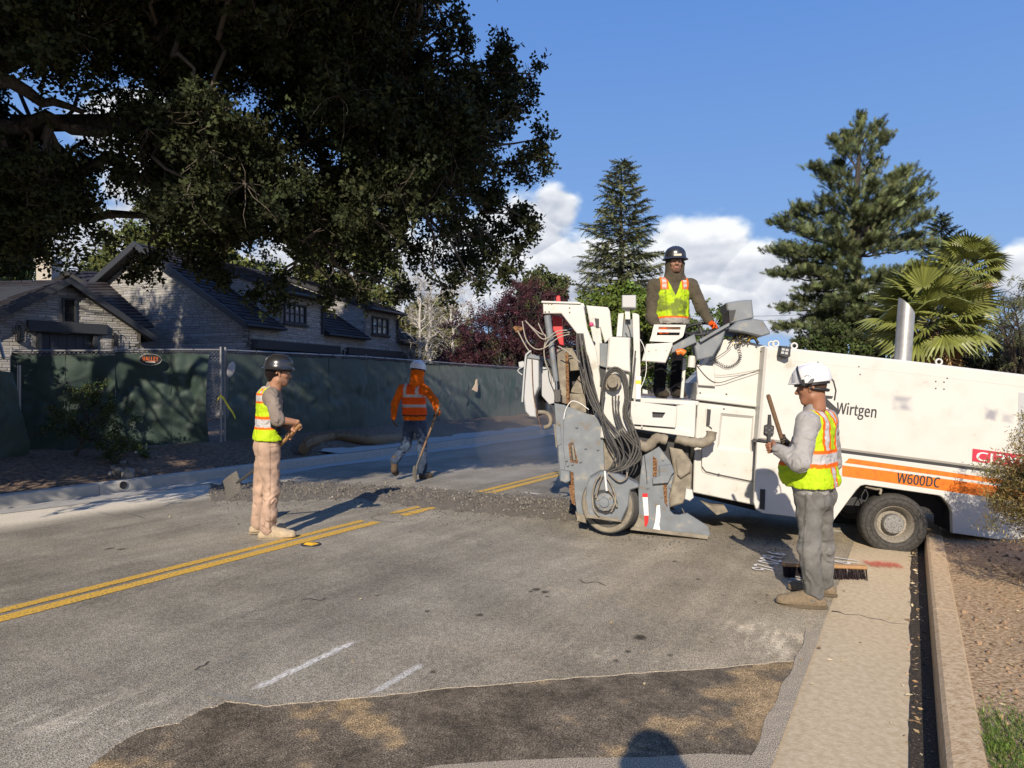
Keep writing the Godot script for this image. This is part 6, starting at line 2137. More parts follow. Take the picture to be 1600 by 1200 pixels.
	plate("arch_shade", [[1318, 790], [1348, 756], [1470, 772], [1490, 795], [1490, 832], [1600, 848], [1600, 790], [1480, 745], [1300, 730]], -0.07, -0.5, M.ink, root, 0.0)  # black colour puts in the shade of the wheel arch
	hose("hose", [[1352, 760], [1368, 764], [1376, 764], [1375, 772]], -0.05, 0.013, M.dusty, root, 7)
	hose("hose", [[1353, 763], [1346, 776], [1350, 784], [1356, 774], [1352, 764]], -0.08, 0.006, M.ink, root, 5)
	tyre(mp(1400, 820.5, -0.02), 0.303, 0.24, root)
	tyre(mp(1400, 820.5, -0.02) + Vector3(0, 0, -1.25), 0.303, 0.24, root)
	plate("far_shade", [[1010, 720], [1190, 745], [1190, 800], [1085, 775]], -1.3, -1.45, M.ink, root, 0.0)  # black sheet in place of the shade at the far side

func blurred_mark(x0: float, y0: float, x1: float, y1: float, strength: float, root: Node3D) -> void:  # soft smudge made up in place of a blurred-out mark
	var im := Image.create_empty(48, 48, false, Image.FORMAT_RGBA8)
	var n := noise(0.035, 1, FastNoiseLite.TYPE_SIMPLEX_SMOOTH, int(x0))
	for j in 48:
		for i in 48:
			var e := minf(minf(i, 47 - i), minf(j, 47 - j)) / 16.0
			var a := smoothstep(0, 1, e) * clampf(0.75 + 0.7 * n.get_noise_2d(i, j), 0, 1) * strength
			im.set_pixel(i, j, Color(.42, .43, .56, a))
	var m := mat(Color.WHITE, 0.6)
	m.albedo_texture = ImageTexture.create_from_image(im)
	m.transparency = BaseMaterial3D.TRANSPARENCY_ALPHA
	var g := Geo.new()
	g.quad(mp(x0, y0, .003), mp(x1, y0 + 4, .003), mp(x1, y1 + 4, .003), mp(x0, y1, .003), Vector3(0, 0, 1))
	part("blurred_mark", g, m, root, true)

func exhaust(root: Node3D) -> void:
	var g := Geo.new()
	var a := mp(1410, 566, -0.45)
	var b := mp(1417.5, 466, -0.45)
	var ax := (b - a).normalized()
	var s := ax.cross(Vector3(0, 0, 1)).normalized()
	var w := s.cross(ax)
	var n := 24
	for shell in [[0.082, 1.0], [0.076, -1.0]]:
		var first := g.v.size()
		for k in n + 1:
			var an := TAU * k / n
			var d := s * cos(an) + w * sin(an)
			var cut: Vector3 = b + d * shell[0] - ax * (0.085 + 0.085 * cos(an))
			g.vert(a + d * shell[0], d * shell[1])
			g.vert(cut, d * shell[1])
		for k in n:
			g.ix(first + k * 2, first + k * 2 + 2, first + k * 2 + 1)
			g.ix(first + k * 2 + 1, first + k * 2 + 2, first + k * 2 + 3)
	var m := surf([[0.3, lin(.5, .48, .45)], [0.7, lin(.6, .58, .55)]], 0.015, .9, 0.38, 0.0, .1, .3, 0.8, 4, 111)
	part("exhaust_pipe", g, m, root, true)

func tyre(c: Vector3, r: float, w: float, root: Node3D) -> void:
	var b := Basis(Vector3.UP, -0.10) * Basis(Vector3.RIGHT, PI / 2)
	var t := Transform3D(b, c + Vector3(0, 0, -w * 0.5))
	var g := Geo.new()
	g.lathe([Vector2(r * .60, -w * .44), Vector2(r * .78, -w * .5), Vector2(r * .93, -w * .47), Vector2(r * .99, -w * .38), Vector2(r, 0), Vector2(r * .99, w * .38), Vector2(r * .93, w * .47), Vector2(r * .78, w * .5), Vector2(r * .66, w * .49), Vector2(r * .60, w * .42)], 48, t, 60.0)
	var o := part("wheel", g, M.rubber, root, true)
	for k in [.70, .84]:
		var rib := Geo.new()
		rib.lathe([Vector2(r * k, w * .49), Vector2(r * (k + .015), w * .512), Vector2(r * (k + .03), w * .49)], 40, t, 10.0)
		part("sidewall_rib", rib, M.rubber, o, true)
	var rim := Geo.new()
	rim.lathe([Vector2(r * .60, w * .42), Vector2(r * .585, w * .46), Vector2(r * .56, w * .40), Vector2(r * .5, w * .30), Vector2(r * .44, w * .05), Vector2(r * .3, w * .02), Vector2(0, w * .02)], 40, t, 30.0)
	part("rim", rim, M.rim, o, true)
	var hub := Geo.new()
	hub.lathe([Vector2(r * .32, w * .0), Vector2(r * .31, w * .34), Vector2(r * .29, w * .38), Vector2(r * .1, w * .39), Vector2(r * .09, w * .42), Vector2(0, w * .42)], 28, t, 20.0)
	part("hub", hub, M.hub, o, true)
	for k in 8:
		var bt := Geo.new()
		var an := TAU * k / 8
		bt.lathe([Vector2(.009, 0), Vector2(.009, .01), Vector2(0, .011)], 6, t * Transform3D(Basis(), Vector3(cos(an) * r * .235, w * .385, sin(an) * r * .235)), 10.0)
		part("bolt", bt, M.hub, o, true)

func drum(root: Node3D) -> void:   # the milling drum with its cutting picks, half hidden in its box
	var g := Geo.new()
	var c := mp(1010, 770, -0.7)
	var t := Transform3D(Basis(Vector3.RIGHT, PI / 2), c)
	g.lathe([Vector2(0, -.5), Vector2(.26, -.5), Vector2(.26, .45), Vector2(0, .45)], 28, t, 30.0)
	for k in 60:
		var an := k * 0.61
		var p := t * Vector3(cos(an) * .26, -.48 + k * .0155, sin(an) * .26)
		var d := t.basis * Vector3(cos(an), 0, sin(an))
		g.tube([p, p + d * .05], [.02, .006], 5)
	part("milling_drum", g, M.rust, root, true).set_meta("kind", "stuff")

func rear_roller(root: Node3D) -> void:   # solid support wheel turned a little outwards, its fork and drive motor
	M.rim = surf([[0.3, lin(.16, .14, .11)], [0.6, lin(.32, .29, .24)]], .04, .4, .6, 0.0, .1, .3, 0.0, 4, 121)
	M.hub = surf([[0.3, lin(.17, .165, .16)], [0.6, lin(.27, .265, .255)]], .04, .4, .55, 0.0, .1, .3, 0.3, 4, 122)
	var c := mp(953, 787, 0.12)
	var b := Basis(Vector3.UP, -0.42) * Basis(Vector3.RIGHT, PI / 2)
	var t := Transform3D(b, c)
	var r := 0.288
	var g := Geo.new()
	g.lathe([Vector2(r * .7, -.075), Vector2(r * .97, -.075), Vector2(r, -.065), Vector2(r, .065), Vector2(r * .97, .075), Vector2(r * .8, .075), Vector2(r * .78, .06), Vector2(r * .3, .05), Vector2(0, .05)], 48, t, 20.0)
	var wheel := part("support_wheel", g, M.solid_tyre, root, true)
	var band_ := Geo.new()
	band_.lathe([Vector2(r * .8, .076), Vector2(r * .86, .08), Vector2(r * .92, .079), Vector2(r * .95, .0755)], 44, t, 60.0)
	part("wheel_band", band_, M.dusty, wheel, true)
	plate("wheel_fork", [[914, 782], [916, 760], [921, 748], [938, 740], [966, 743], [985, 752], [998, 757], [998, 762], [985, 766], [982, 790], [971, 814], [955, 816], [916, 807]], 0.30, 0.24, M.grey, root, 0.012)
	plate("fork_top", [[921, 748], [938, 738], [966, 741], [998, 757], [985, 762], [940, 752]], 0.29, 0.02, M.grey, root, 0.01)
	plate("fork_edge", [[914, 782], [917, 782], [919, 804], [971, 812], [971, 816], [916, 809]], 0.315, 0.27, M.dusty, root, 0.004)
	var ring := Geo.new()
	var mc := mp(945, 784, 0.31)
	var mt := Transform3D(Basis(Vector3.UP, -0.12) * Basis(Vector3.RIGHT, PI / 2), mc)
	ring.lathe([Vector2(.125, -.02), Vector2(.125, .004), Vector2(.11, .006), Vector2(.0, .006)], 9, mt, 10.0)
	part("motor_recess", ring, M.ink, root, true)
	var mo := Geo.new()
	mo.lathe([Vector2(.092, 0), Vector2(.092, .03), Vector2(.084, .036), Vector2(.05, .04), Vector2(.046, .06), Vector2(0, .062)], 12, mt, 15.0)
	var drive := part("drive_motor", mo, M.grey, root, true)
	for k in 6:
		var an := TAU * k / 6 + .3
		var bt := Geo.new()
		bt.lathe([Vector2(.012, .0), Vector2(.012, .016), Vector2(0, .017)], 6, mt * Transform3D(Basis(), Vector3(cos(an) * .07, .034, sin(an) * .07)), 10.0)
		part("bolt", bt, M.dusty, drive, true)
	for s in [[[938, 742], [930, 755], [926, 775], [928, 795], [936, 806]], [[946, 742], [948, 760], [958, 775], [964, 792]], [[942, 742], [936, 757], [931, 778]], [[950, 738], [966, 752], [978, 748], [980, 738]], [[944, 740], [955, 757], [962, 780], [955, 800]]]:
		hose("hose", s, 0.35, 0.009, M.dusty, root, 6)
	hose("white_tie", [[945, 736], [946, 748], [948, 767]], 0.36, 0.011, M.white_paint, root, 6)

func steering(root: Node3D) -> void:
	var c := mp(1094, 514, -0.55)
	var f := Transform3D(Basis(Vector3(0, 0, 1), 0.25) * Basis(Vector3.RIGHT, 0.42), c)
	var pts := []
	for k in 25: pts.append(f * Vector3(cos(TAU * k / 24) * .17, 0, sin(TAU * k / 24) * .17))
	var g := Geo.new()
	g.tube(pts, .014, 8, false)
	var w := part("steering_wheel", g, M.ink, root, true)
	for k in 3:
		var sp := Geo.new()
		var an := TAU * k / 3 + .5
		sp.tube([f * Vector3.ZERO - f.basis.y * .03, f * Vector3(cos(an) * .17, 0, sin(an) * .17)], .011, 6)
		part("spoke", sp, M.ink, w, true)
	var col := Geo.new()
	col.tube([f * Vector3.ZERO, mp(1104, 545, -.5)], .025, 8)
	part("steering_column", col, M.ink, w, true)

# ---------------------------------------------------------------- people
# a distance field on a grid, meshed as surface nets
class Field:
	var o: Vector3
	var h: float
	var nx: int
	var ny: int
	var nz: int
	var f := PackedFloat32Array()

	func _init(lo: Vector3, hi: Vector3, cell: float) -> void:
		o = lo
		h = cell
		nx = int((hi.x - lo.x) / h) + 2
		ny = int((hi.y - lo.y) / h) + 2
		nz = int((hi.z - lo.z) / h) + 2
		f.resize(nx * ny * nz)
		f.fill(1.0)

	# a tapered limb; with flat < 1 it is thinner along `thin`
	func cap(a: Vector3, b: Vector3, ra: float, rb: float, k := 0.02, thin := Vector3.ZERO, flat := 1.0) -> void:
		var g := maxf(ra, rb) + k + h * 3.0
		var lo := a.min(b) - Vector3(g, g, g) - o
		var hi := a.max(b) + Vector3(g, g, g) - o
		var x0 := maxi(0, int(lo.x / h)); var x1 := mini(nx - 1, int(hi.x / h) + 1)
		var y0 := maxi(0, int(lo.y / h)); var y1 := mini(ny - 1, int(hi.y / h) + 1)
		var z0 := maxi(0, int(lo.z / h)); var z1 := mini(nz - 1, int(hi.z / h) + 1)
		var s := 1.0 / flat - 1.0
		var ab := b - a
		if flat < 1.0: ab += thin * (thin.dot(ab) * s)
		var l2 := maxf(ab.length_squared(), 1e-9)
		for x in range(x0, x1 + 1):
			for y in range(y0, y1 + 1):
				var at_ := (x * ny + y) * nz
				var p := o + Vector3(x, y, z0) * h - a
				for z in range(z0, z1 + 1):
					var q := p
					if flat < 1.0: q += thin * (thin.dot(q) * s)
					var t := clampf(q.dot(ab) / l2, 0.0, 1.0)
					var d := (q - ab * t).length() - lerpf(ra, rb, t)
					var e := f[at_ + z]
					var m := maxf(k - absf(d - e), 0.0)
					f[at_ + z] = minf(d, e) - (m * m * 0.25 / k if k > 0.0 else 0.0)
					p.z += h

	func ball(c: Vector3, r: Vector3, k := 0.02) -> void:   # ellipsoid along the grid's axes
		var g := maxf(r.x, maxf(r.y, r.z)) + k + h * 3.0
		var lo := c - Vector3(g, g, g) - o
		var hi := c + Vector3(g, g, g) - o
		var small := minf(r.x, minf(r.y, r.z))
		for x in range(maxi(0, int(lo.x / h)), mini(nx - 1, int(hi.x / h) + 1) + 1):
			for y in range(maxi(0, int(lo.y / h)), mini(ny - 1, int(hi.y / h) + 1) + 1):
				for z in range(maxi(0, int(lo.z / h)), mini(nz - 1, int(hi.z / h) + 1) + 1):
					var q := (o + Vector3(x, y, z) * h - c) / r
					var d := (q.length() - 1.0) * small
					var at_ := (x * ny + y) * nz + z
					var e := f[at_]
					var m := maxf(k - absf(d - e), 0.0)
					f[at_] = minf(d, e) - (m * m * 0.25 / k if k > 0.0 else 0.0)

	func carve(c: Vector3, r: float, k := 0.01) -> void:
		var g := r + k + h * 2.0
		var lo := c - Vector3(g, g, g) - o
		var hi := c + Vector3(g, g, g) - o
		for x in range(maxi(0, int(lo.x / h)), mini(nx - 1, int(hi.x / h) + 1) + 1):
			for y in range(maxi(0, int(lo.y / h)), mini(ny - 1, int(hi.y / h) + 1) + 1):
				for z in range(maxi(0, int(lo.z / h)), mini(nz - 1, int(hi.z / h) + 1) + 1):
					var d := r - (o + Vector3(x, y, z) * h).distance_to(c)
					var at_ := (x * ny + y) * nz + z
					var e := f[at_]
					var m := maxf(k - absf(d - e), 0.0)
					f[at_] = maxf(d, e) + m * m * 0.25 / k

	func shape(how: Callable) -> void:   # reshape near and inside the surface: how(place, distance) -> distance
		for x in nx:
			for y in ny:
				var at_ := (x * ny + y) * nz
				for z in nz:
					var e := f[at_ + z]
					if e < h * 3.0:
						f[at_ + z] = how.call(o + Vector3(x, y, z) * h, e)

	func into(g: Geo, color: Callable) -> void:
		var ids := PackedInt32Array()
		ids.resize(f.size())
		ids.fill(-1)
		var near := h * 3.5
		var sx := ny * nz
		var sy := nz
		var off := [0, 1, sy, sy + 1, sx, sx + 1, sx + sy, sx + sy + 1]
		var pos := [Vector3(0, 0, 0), Vector3(0, 0, 1), Vector3(0, 1, 0), Vector3(0, 1, 1), Vector3(1, 0, 0), Vector3(1, 0, 1), Vector3(1, 1, 0), Vector3(1, 1, 1)]
		var edges := [[0, 1], [2, 3], [4, 5], [6, 7], [0, 2], [1, 3], [4, 6], [5, 7], [0, 4], [1, 5], [2, 6], [3, 7]]
		var w := PackedFloat32Array()
		w.resize(8)
		var t := g.xf
		for x in nx - 1:
			for y in ny - 1:
				var b := x * sx + y * sy
				for z in nz - 1:
					var c := f[b + z]
					if c > near or c < -near: continue
					var inside := 0
					for k in 8:
						var e := f[b + z + off[k]]
						w[k] = e
						if e < 0.0: inside += 1
					if inside == 0 or inside == 8: continue
					var s := Vector3.ZERO
					var n := 0
					for ed in edges:
						var p: float = w[ed[0]]
						var q: float = w[ed[1]]
						if (p < 0.0) != (q < 0.0):
							s += (pos[ed[0]] as Vector3).lerp(pos[ed[1]], p / (p - q))
							n += 1
					var v := o + (Vector3(x, y, z) + s / n) * h
					var grad := Vector3(w[4] + w[5] + w[6] + w[7] - w[0] - w[1] - w[2] - w[3], w[2] + w[3] + w[6] + w[7] - w[0] - w[1] - w[4] - w[5], w[1] + w[3] + w[5] + w[7] - w[0] - w[2] - w[4] - w[6])
					ids[b + z] = g.v.size()
					g.v.append(t * v)
					g.n.append((t.basis * grad).normalized())
					g.uv.append(Vector2.ZERO)
					g.uv2.append(Vector2.ZERO)
					g.c.append(color.call(v))
		var st := [sx, sy, 1]
		for x in range(1, nx - 1):
			for y in range(1, ny - 1):
				var b := x * sx + y * sy
				for z in range(1, nz - 1):
					var c := f[b + z]
					if c > near or c < -near: continue
					for a in 3:
						var e := f[b + z + st[a]]
						if (c < 0.0) == (e < 0.0): continue
						var s1: int = st[(a + 1) % 3]
						var s2: int = st[(a + 2) % 3]
						var i0 := ids[b + z]; var i1 := ids[b + z - s1]; var i2 := ids[b + z - s1 - s2]; var i3 := ids[b + z - s2]
						if i0 < 0 or i1 < 0 or i2 < 0 or i3 < 0: continue
						if c < 0.0: g.i.append_array([i0, i2, i1, i0, i3, i2])
						else: g.i.append_array([i0, i1, i2, i0, i2, i3])
		g.col = Color.WHITE

func look_frame(c: Vector3, facing: Vector3, tilt := 0.0) -> Transform3D:   # x to the person's left, y up, z forward
	var z := facing.normalized()
	var x := Vector3.UP.cross(z).normalized()
	var y := z.cross(x)
	var b := Basis(x, y, z)
	return Transform3D(b.rotated(b.x, tilt), c)

func add_head(g: Geo, fr: Transform3D, skin: Color, beard := 0.0, hair_cut := 0.0) -> void:
	var s := Field.new(Vector3(-.1, -.19, -.13), Vector3(.1, .14, .13), 0.0048)
	s.ball(Vector3(0, .03, -.012), Vector3(.077, .098, .098), .02)
	s.ball(Vector3(0, -.04, .022), Vector3(.061, .076, .07), .035)
	s.cap(Vector3(-.02, -.095, .058), Vector3(.02, -.095, .058), .02, .02, .03)
	s.cap(Vector3(-.05, -.07, .0), Vector3(-.025, -.095, .05), .022, .02, .03)
	s.cap(Vector3(.05, -.07, .0), Vector3(.025, -.095, .05), .022, .02, .03)
	s.cap(Vector3(0, -.07, -.03), Vector3(0, -.15, -.025), .054, .056, .03)
	for e in [-1.0, 1.0]:
		s.carve(Vector3(e * .032, .006, .104), .019, .012)
		s.ball(Vector3(e * .031, .004, .078), Vector3(.014, .011, .012), .004)
		s.cap(Vector3(e * .014, .022, .09), Vector3(e * .05, .022, .074), .009, .007, .012)
		s.cap(Vector3(e * .045, -.02, .06), Vector3(e * .05, -.01, .05), .016, .016, .02)
		s.cap(Vector3(e * .078, .012, -.004), Vector3(e * .075, -.03, .004), .012, .008, .006, Vector3(1, 0, 0), .55)
		s.cap(Vector3(e * .08, .016, -.02), Vector3(e * .082, -.005, -.026), .009, .009, .006)
	s.cap(Vector3(0, .012, .086), Vector3(0, -.026, .108), .009, .014, .01)
	for e in [-1.0, 1.0]: s.ball(Vector3(e * .013, -.031, .097), Vector3(.009, .008, .011), .006)
	s.cap(Vector3(-.02, -.057, .084), Vector3(.02, -.057, .084), .007, .007, .007)
	s.cap(Vector3(-.017, -.069, .083), Vector3(.017, -.069, .083), .0075, .0075, .007)
	var old := g.xf
	g.xf = fr
	var dark := Color(.02, .015, .012)
	var nn := noise(60.0, 2, FastNoiseLite.TYPE_SIMPLEX, 3)
	s.into(g, func(p: Vector3) -> Color:
		var c := skin
		if p.z > .05 and absf(p.y + .063) < .0085 and absf(p.x) < .024: c = skin.lerp(Color(.30, .10, .08), .5)
		if p.z > .05 and absf(p.y - .029 - .004 * cos(p.x * 90.0)) < .0055 and absf(p.x) > .011 and absf(p.x) < .05: c = skin.lerp(dark, .85)
		if p.z > .064 and absf(p.y - .004) < .006 and absf(absf(p.x) - .031) < .013: c = Color(.35, .32, .3) if absf(absf(p.x) - .031) > .006 else dark
		if beard > 0.0:
			var b := 0.0
			if p.z > .02 and p.y < -.074 and p.y > -.13: b = 1.0
			if p.z > .06 and p.y < -.040 and p.y > -.053 and absf(p.x) < .032: b = 1.0
			if p.z > .04 and absf(p.x) > .026 and absf(p.x) < .038 and p.y < -.045 and p.y > -.08: b = 0.9
			if p.y > -.1 and p.y < -.03 and absf(p.x) > .045 and p.z > -.01: b = maxf(b, .4)
			c = c.lerp(dark, b * beard * (0.7 + 0.25 * nn.get_noise_3dv(p)))
		if hair_cut > 0.0 and p.y > -.055 + maxf(p.z, 0) * 1.2 and p.z < .045 and absf(p.x) < .079: c = c.lerp(dark, hair_cut * smoothstep(-.055, .0, p.y - maxf(p.z, 0) * 1.2))
		return c)
	g.xf = old

# a hand closed round a bar through c along axis a; rh is the bar's radius
func add_grip(g: Geo, wrist: Vector3, c: Vector3, a: Vector3, rh: float, thumb: float, color: Color, cell := 0.004) -> void:
	var lo := wrist.min(c) - Vector3(.065, .065, .065)
	var hi := wrist.max(c) + Vector3(.065, .065, .065)
	var s := Field.new(lo, hi, cell)
	a = a.normalized()
	var toward := wrist - c
	var r0 := (toward - a * toward.dot(a)).normalized()
	var turn := a.cross(r0) * thumb
	var rr := rh + .011
	# palm: from wrist to the knuckles that lie against the bar
	var up := r0.rotated(a, -thumb * 0.55)
	for k in 4:
		var lat := (k - 1.5) * .0205
		var kn := c + a * lat + up * (rr + .012)
		s.cap(wrist + a * lat * 0.55, kn, .017, .0135, .014)
		var len_: float = [0.9, 1.0, 0.96, 0.82][k]
		var prev := kn
		var ang := -0.55
		for j in 3:
			ang += [1.25, 1.15, 0.95][j] * len_
			var nx_ := c + a * (lat * (1.0 - .06 * j)) + r0.rotated(a, thumb * ang) * rr
			s.cap(prev, nx_, .0098 - .0008 * j, .0092 - .0008 * j, .004)
			prev = nx_
	var tb := wrist.lerp(c, .35) + a * .035 - turn * 0.0
	var t1 := c + a * .045 + r0.rotated(a, -thumb * 1.2) * (rr + .006)
	var t2 := c + a * .03 + r0.rotated(a, -thumb * 2.2) * (rr + .002)
	s.cap(tb, t1, .0145, .0115, .01)
	s.cap(t1, t2, .0112, .0095, .004)
	s.into(g, func(_p: Vector3) -> Color: return color)

func add_loose_hand(g: Geo, wrist: Vector3, dir: Vector3, palm: Vector3, color: Color, cell := 0.004) -> void:   # relaxed, fingers a little curled towards the palm side
	var d := dir.normalized()
	var s := Field.new(wrist.min(wrist + d * .2) - Vector3(.06, .06, .06), wrist.max(wrist + d * .2) + Vector3(.06, .06, .06), cell)
	var pn := (palm - d * palm.dot(d)).normalized()
	var side := d.cross(pn)
	for k in 4:
		var lat := side * (k - 1.5) * .021
		var kn := wrist + d * (.092 - .004 * absf(k - 1.4)) + lat * 1.05
		s.cap(wrist + lat * .6, kn, .016, .0125, .012)
		var len_: float = [.82, .96, .9, .72][k]
		var ang := .25
		var p := kn
		for j in 3:
			ang += .3
			var q: Vector3 = p + (d * cos(ang) + pn * sin(ang)) * [.044, .028, .022][j] * len_
			s.cap(p, q, .0098 - j * .0007, .0091 - j * .0007, .004)
			p = q
	var t0 := wrist + d * .02 - side * .022 + pn * .006
	var t1 := t0 + (d * .8 - side * .55 + pn * .35).normalized() * .048
	s.cap(t0, t1, .015, .0115, .012)
	s.cap(t1, t1 + (d * .95 - side * .2 + pn * .35).normalized() * .034, .011, .009, .004)
	s.into(g, func(_p: Vector3) -> Color: return color)

func helmet(root: Node3D, fr: Transform3D, m: Material, brim: float, peak := 0.0, band := true) -> MeshInstance3D:
	var g := Geo.new()
	var t := fr * Transform3D(Basis.from_scale(Vector3(.93, 1, 1.08)), Vector3(0, .048, -.006))
	var prof := [Vector2(.121, -.012), Vector2(.124, -.002), Vector2(.124 + brim, -.012 - brim * .25), Vector2(.126 + brim, -.008 - brim * .25), Vector2(.128, .008), Vector2(.127, .03)]
	for k in range(1, 12):
		var an := k / 11.0 * PI / 2
		prof.append(Vector2(.127 * pow(cos(an), .82) if k < 11 else 0.0, .03 + .102 * sin(an)))
	g.lathe(prof, 44, t, 50.0)
	var o := part("helmet", g, m, root)
	var rib := Geo.new()
	for e in [-.03, 0.0, .03]:
		var pts := []
		for k in 13:
			var an := lerpf(-1.15, 1.15, k / 12.0)
			pts.append(t * Vector3(e, .03 + .1035 * cos(an * .98) - absf(e) * .12, .122 * sin(an)))
		rib.tube(pts, .0065, 6)
	part("helmet_rib", rib, m, o)
	if peak > 0:
		var pk := Geo.new()
		pk.grid(11, 5, func(i: int, j: int):
			var an := lerpf(-.95, .95, i / 10.0)
			var r := lerpf(.118, .124 + peak * cos(an), j / 4.0)
			return t * Vector3(sin(an) * r, .004 - .012 * j / 4.0, cos(an) * r), Vector3.UP)
		part("peak", pk, m, o)
	if band:
		var b := Geo.new()
		b.lathe([Vector2(.112, -.03), Vector2(.114, -.03), Vector2(.114, .0), Vector2(.112, .0)], 30, t)
		part("head_band", b, M.black, o)
	return o

# joints J (scene coordinates) -> body, clothes and boots; L holds the look
func dress(root: Node3D, J: Dictionary, L: Dictionary) -> void:
	var up := Vector3.UP
	var fw: Vector3 = (J.facing as Vector3).normalized()
	var rt := fw.cross(up).normalized()
	var cell: float = L.get("cell", .009)
	var fat: float = L.get("fat", 0.0)
	var ch: Vector3 = J.chest
	var pv: Vector3 = J.pelvis
	var sw: float = L.get("shoulder", .185)
	var spine := (ch - pv).normalized()
	var shl: Vector3 = ch - rt * sw + up * .075 + fw * L.get("lsh", 0.0)
	var shr: Vector3 = ch + rt * sw + up * .075 + fw * L.get("rsh", 0.0)
	var hl := pv - rt * .088 - up * .03
	var hr := pv + rt * .088 - up * .03
	var neck: Vector3 = J.neck
	var all := [shl, shr, hl, hr, neck, J.elL, J.elR, J.wrL, J.wrR, J.knL, J.knR, J.anL, J.anR, J.head]
	var lo := all[0] as Vector3
	var hi := lo
	for p in all:
		lo = lo.min(p)
		hi = hi.max(p)
	var pad := Vector3(.2, .14, .2)
	# --- the body under the clothes, continuous with neck, head and hands
	var bg := Geo.new()
	var s := Field.new(lo - pad, hi + pad, L.get("core", 0.02))
	var torso := func(q: Field, add: float) -> void:
		q.cap(shl + rt * .045, shr - rt * .045, .07 + add, .07 + add, .05)
		for e in [-1.0, 1.0]:
			q.cap(ch + rt * (.085 * e) + up * .02, pv + rt * (.07 * e) + up * .09, .098 + add, .09 + add + fat * .5, .05, fw, .92)
			q.cap(pv + rt * (.07 * e) + up * .07, pv + rt * (.075 * e) - up * .02, .095 + add + fat * .5, .098 + add + fat * .3, .05)
		q.cap(ch + fw * .02, pv.lerp(ch, .35) + fw * (.02 + fat), .105 + add, .1 + add + fat, .05)
	torso.call(s, -.022)
	s.cap(neck - up * .04, J.head - up * .06, .055, .05, .03)
	for q in [[shl, J.elL, J.wrL], [shr, J.elR, J.wrR]]:
		s.cap(q[0], q[1], .048, .04, .03)
		s.cap(q[1], q[2], .041, .028, .02)
	for q in [[hl, J.knL, J.anL], [hr, J.knR, J.anR]]:
		s.cap(q[0], q[1], .078, .055, .04)
		s.cap(q[1], q[2], .055, .038, .03)
	s.into(bg, func(_p: Vector3) -> Color: return L.skin)
	add_head(bg, J.headf, L.skin, L.get("beard", 0.0), L.get("hair", 0.0))
	for hnd in J.hands:
		if hnd[0] == "grip": add_grip(bg, hnd[1], hnd[2], hnd[3], hnd[4], hnd[5], hnd[6], .0042 if cell < .012 else .005)
		else: add_loose_hand(bg, hnd[1], hnd[2], hnd[3], hnd[4], .0045)
	part("body", bg, M.skin, root)
	# --- shirt
	var loose: float = L.get("loose", 1.0)
	var fold := noise(5.0, 2, FastNoiseLite.TYPE_SIMPLEX_SMOOTH, L.get("seed", 5))
	s = Field.new(Vector3(lo.x, L.shirt_hem - .04, lo.z) - pad * Vector3(1, 0, 1), Vector3(hi.x, (neck.y + .05) if not L.get("hood", false) else (J.head.y + .16), hi.z) + pad * Vector3(1, 0, 1), cell)
	torso.call(s, 0.0)
	for q in [[shl, J.elL, J.wrL, L.get("sleeveL", 1.0)], [shr, J.elR, J.wrR, L.get("sleeveR", 1.0)]]:
		s.cap(q[0], q[1], .068 * loose, .058 * loose, .045)
		var cuff: Vector3 = (q[1] as Vector3).lerp(q[2], q[3])
		if q[3] > 0.0: s.cap(q[1], cuff, .058 * loose, .046, .03)
	s.cap(neck - up * .07, neck - up * .005, .078, .064, .03)
	if L.get("hood", false):
		var hfb: Vector3 = J.headf * Vector3(0, -.06, -.035)
		s.cap(neck - up * .02, J.head - up * .02 - fw * .012, .105, .108, .04)
		s.cap(neck - fw * .02, hfb, .085, .09, .03)
		s.cap(neck - up * .03 - fw * .05, neck - up * .02 - rt * .06, .07, .06, .03)
		s.cap(neck - up * .03 - fw * .05, neck - up * .02 + rt * .06, .07, .06, .03)
	var hf: Transform3D = J.headf
	var hem: float = L.shirt_hem
	s.shape(func(p: Vector3, d: float) -> float:
		var n := fold.get_noise_3d(p.x * 1.7, p.y * 2.2, p.z * 1.7)
		d += .009 * n + .0055 * sin((p.y + .35 * (p - ch).dot(rt)) * 82.0 + 9.0 * fold.get_noise_3d(p.x * 1.3 + 5.0, p.y * .8, p.z * 1.3)) * smoothstep(-.1, .35, n) * smoothstep(.0, .14, absf((p - ch).dot(rt)) - .08)
		d = maxf(d, hem - p.y)
		if L.get("hood", false):
			var q := hf.affine_inverse() * p
			# the face opening
			d = maxf(d, minf(q.z - .015, .078 - Vector2(q.x * 1.12, (q.y + .03) * .74).length()))
		return d)
	var sg := Geo.new()
	s.into(sg, func(p: Vector3) -> Color: 
		var c: Color = L.shirt_color.call(p) if L.has("shirt_color") else L.shirt
		var k := 1.0 + .25 * fold.get_noise_3d(p.x * 1.5 + 70.0, p.y, p.z * 1.5) + .1 * fold.get_noise_3d(p.x * 11.0, p.y * 11.0, p.z * 11.0)
		return Color(c.r * k, c.g * k, c.b * k))
	part(L.get("shirt_name", "shirt"), sg, M.cloth, root)
	# --- trousers
	s = Field.new(Vector3(lo.x, lo.y, lo.z) - pad, Vector3(hi.x, pv.y + .16, hi.z) + Vector3(.2, 0, .2), cell)
	var wide: float = L.get("wide", 1.0)
	for q in [[hl, J.knL, J.anL], [hr, J.knR, J.anR]]:
		s.cap(q[0], q[1], .098, .074 * wide, .035)
		s.cap(q[1], q[2], .072 * wide, .066 * wide, .03)
	for e in [-1.0, 1.0]: s.cap(pv + rt * (.065 * e) + up * .09, pv + rt * (.075 * e) - up * .05, .092 + fat * .4, .104 + fat * .2, .04)
	s.cap(pv - fw * .03 - rt * .06 - up * .04, pv - fw * .03 + rt * .06 - up * .04, .095, .095, .04)
	var waist := pv.y + .1
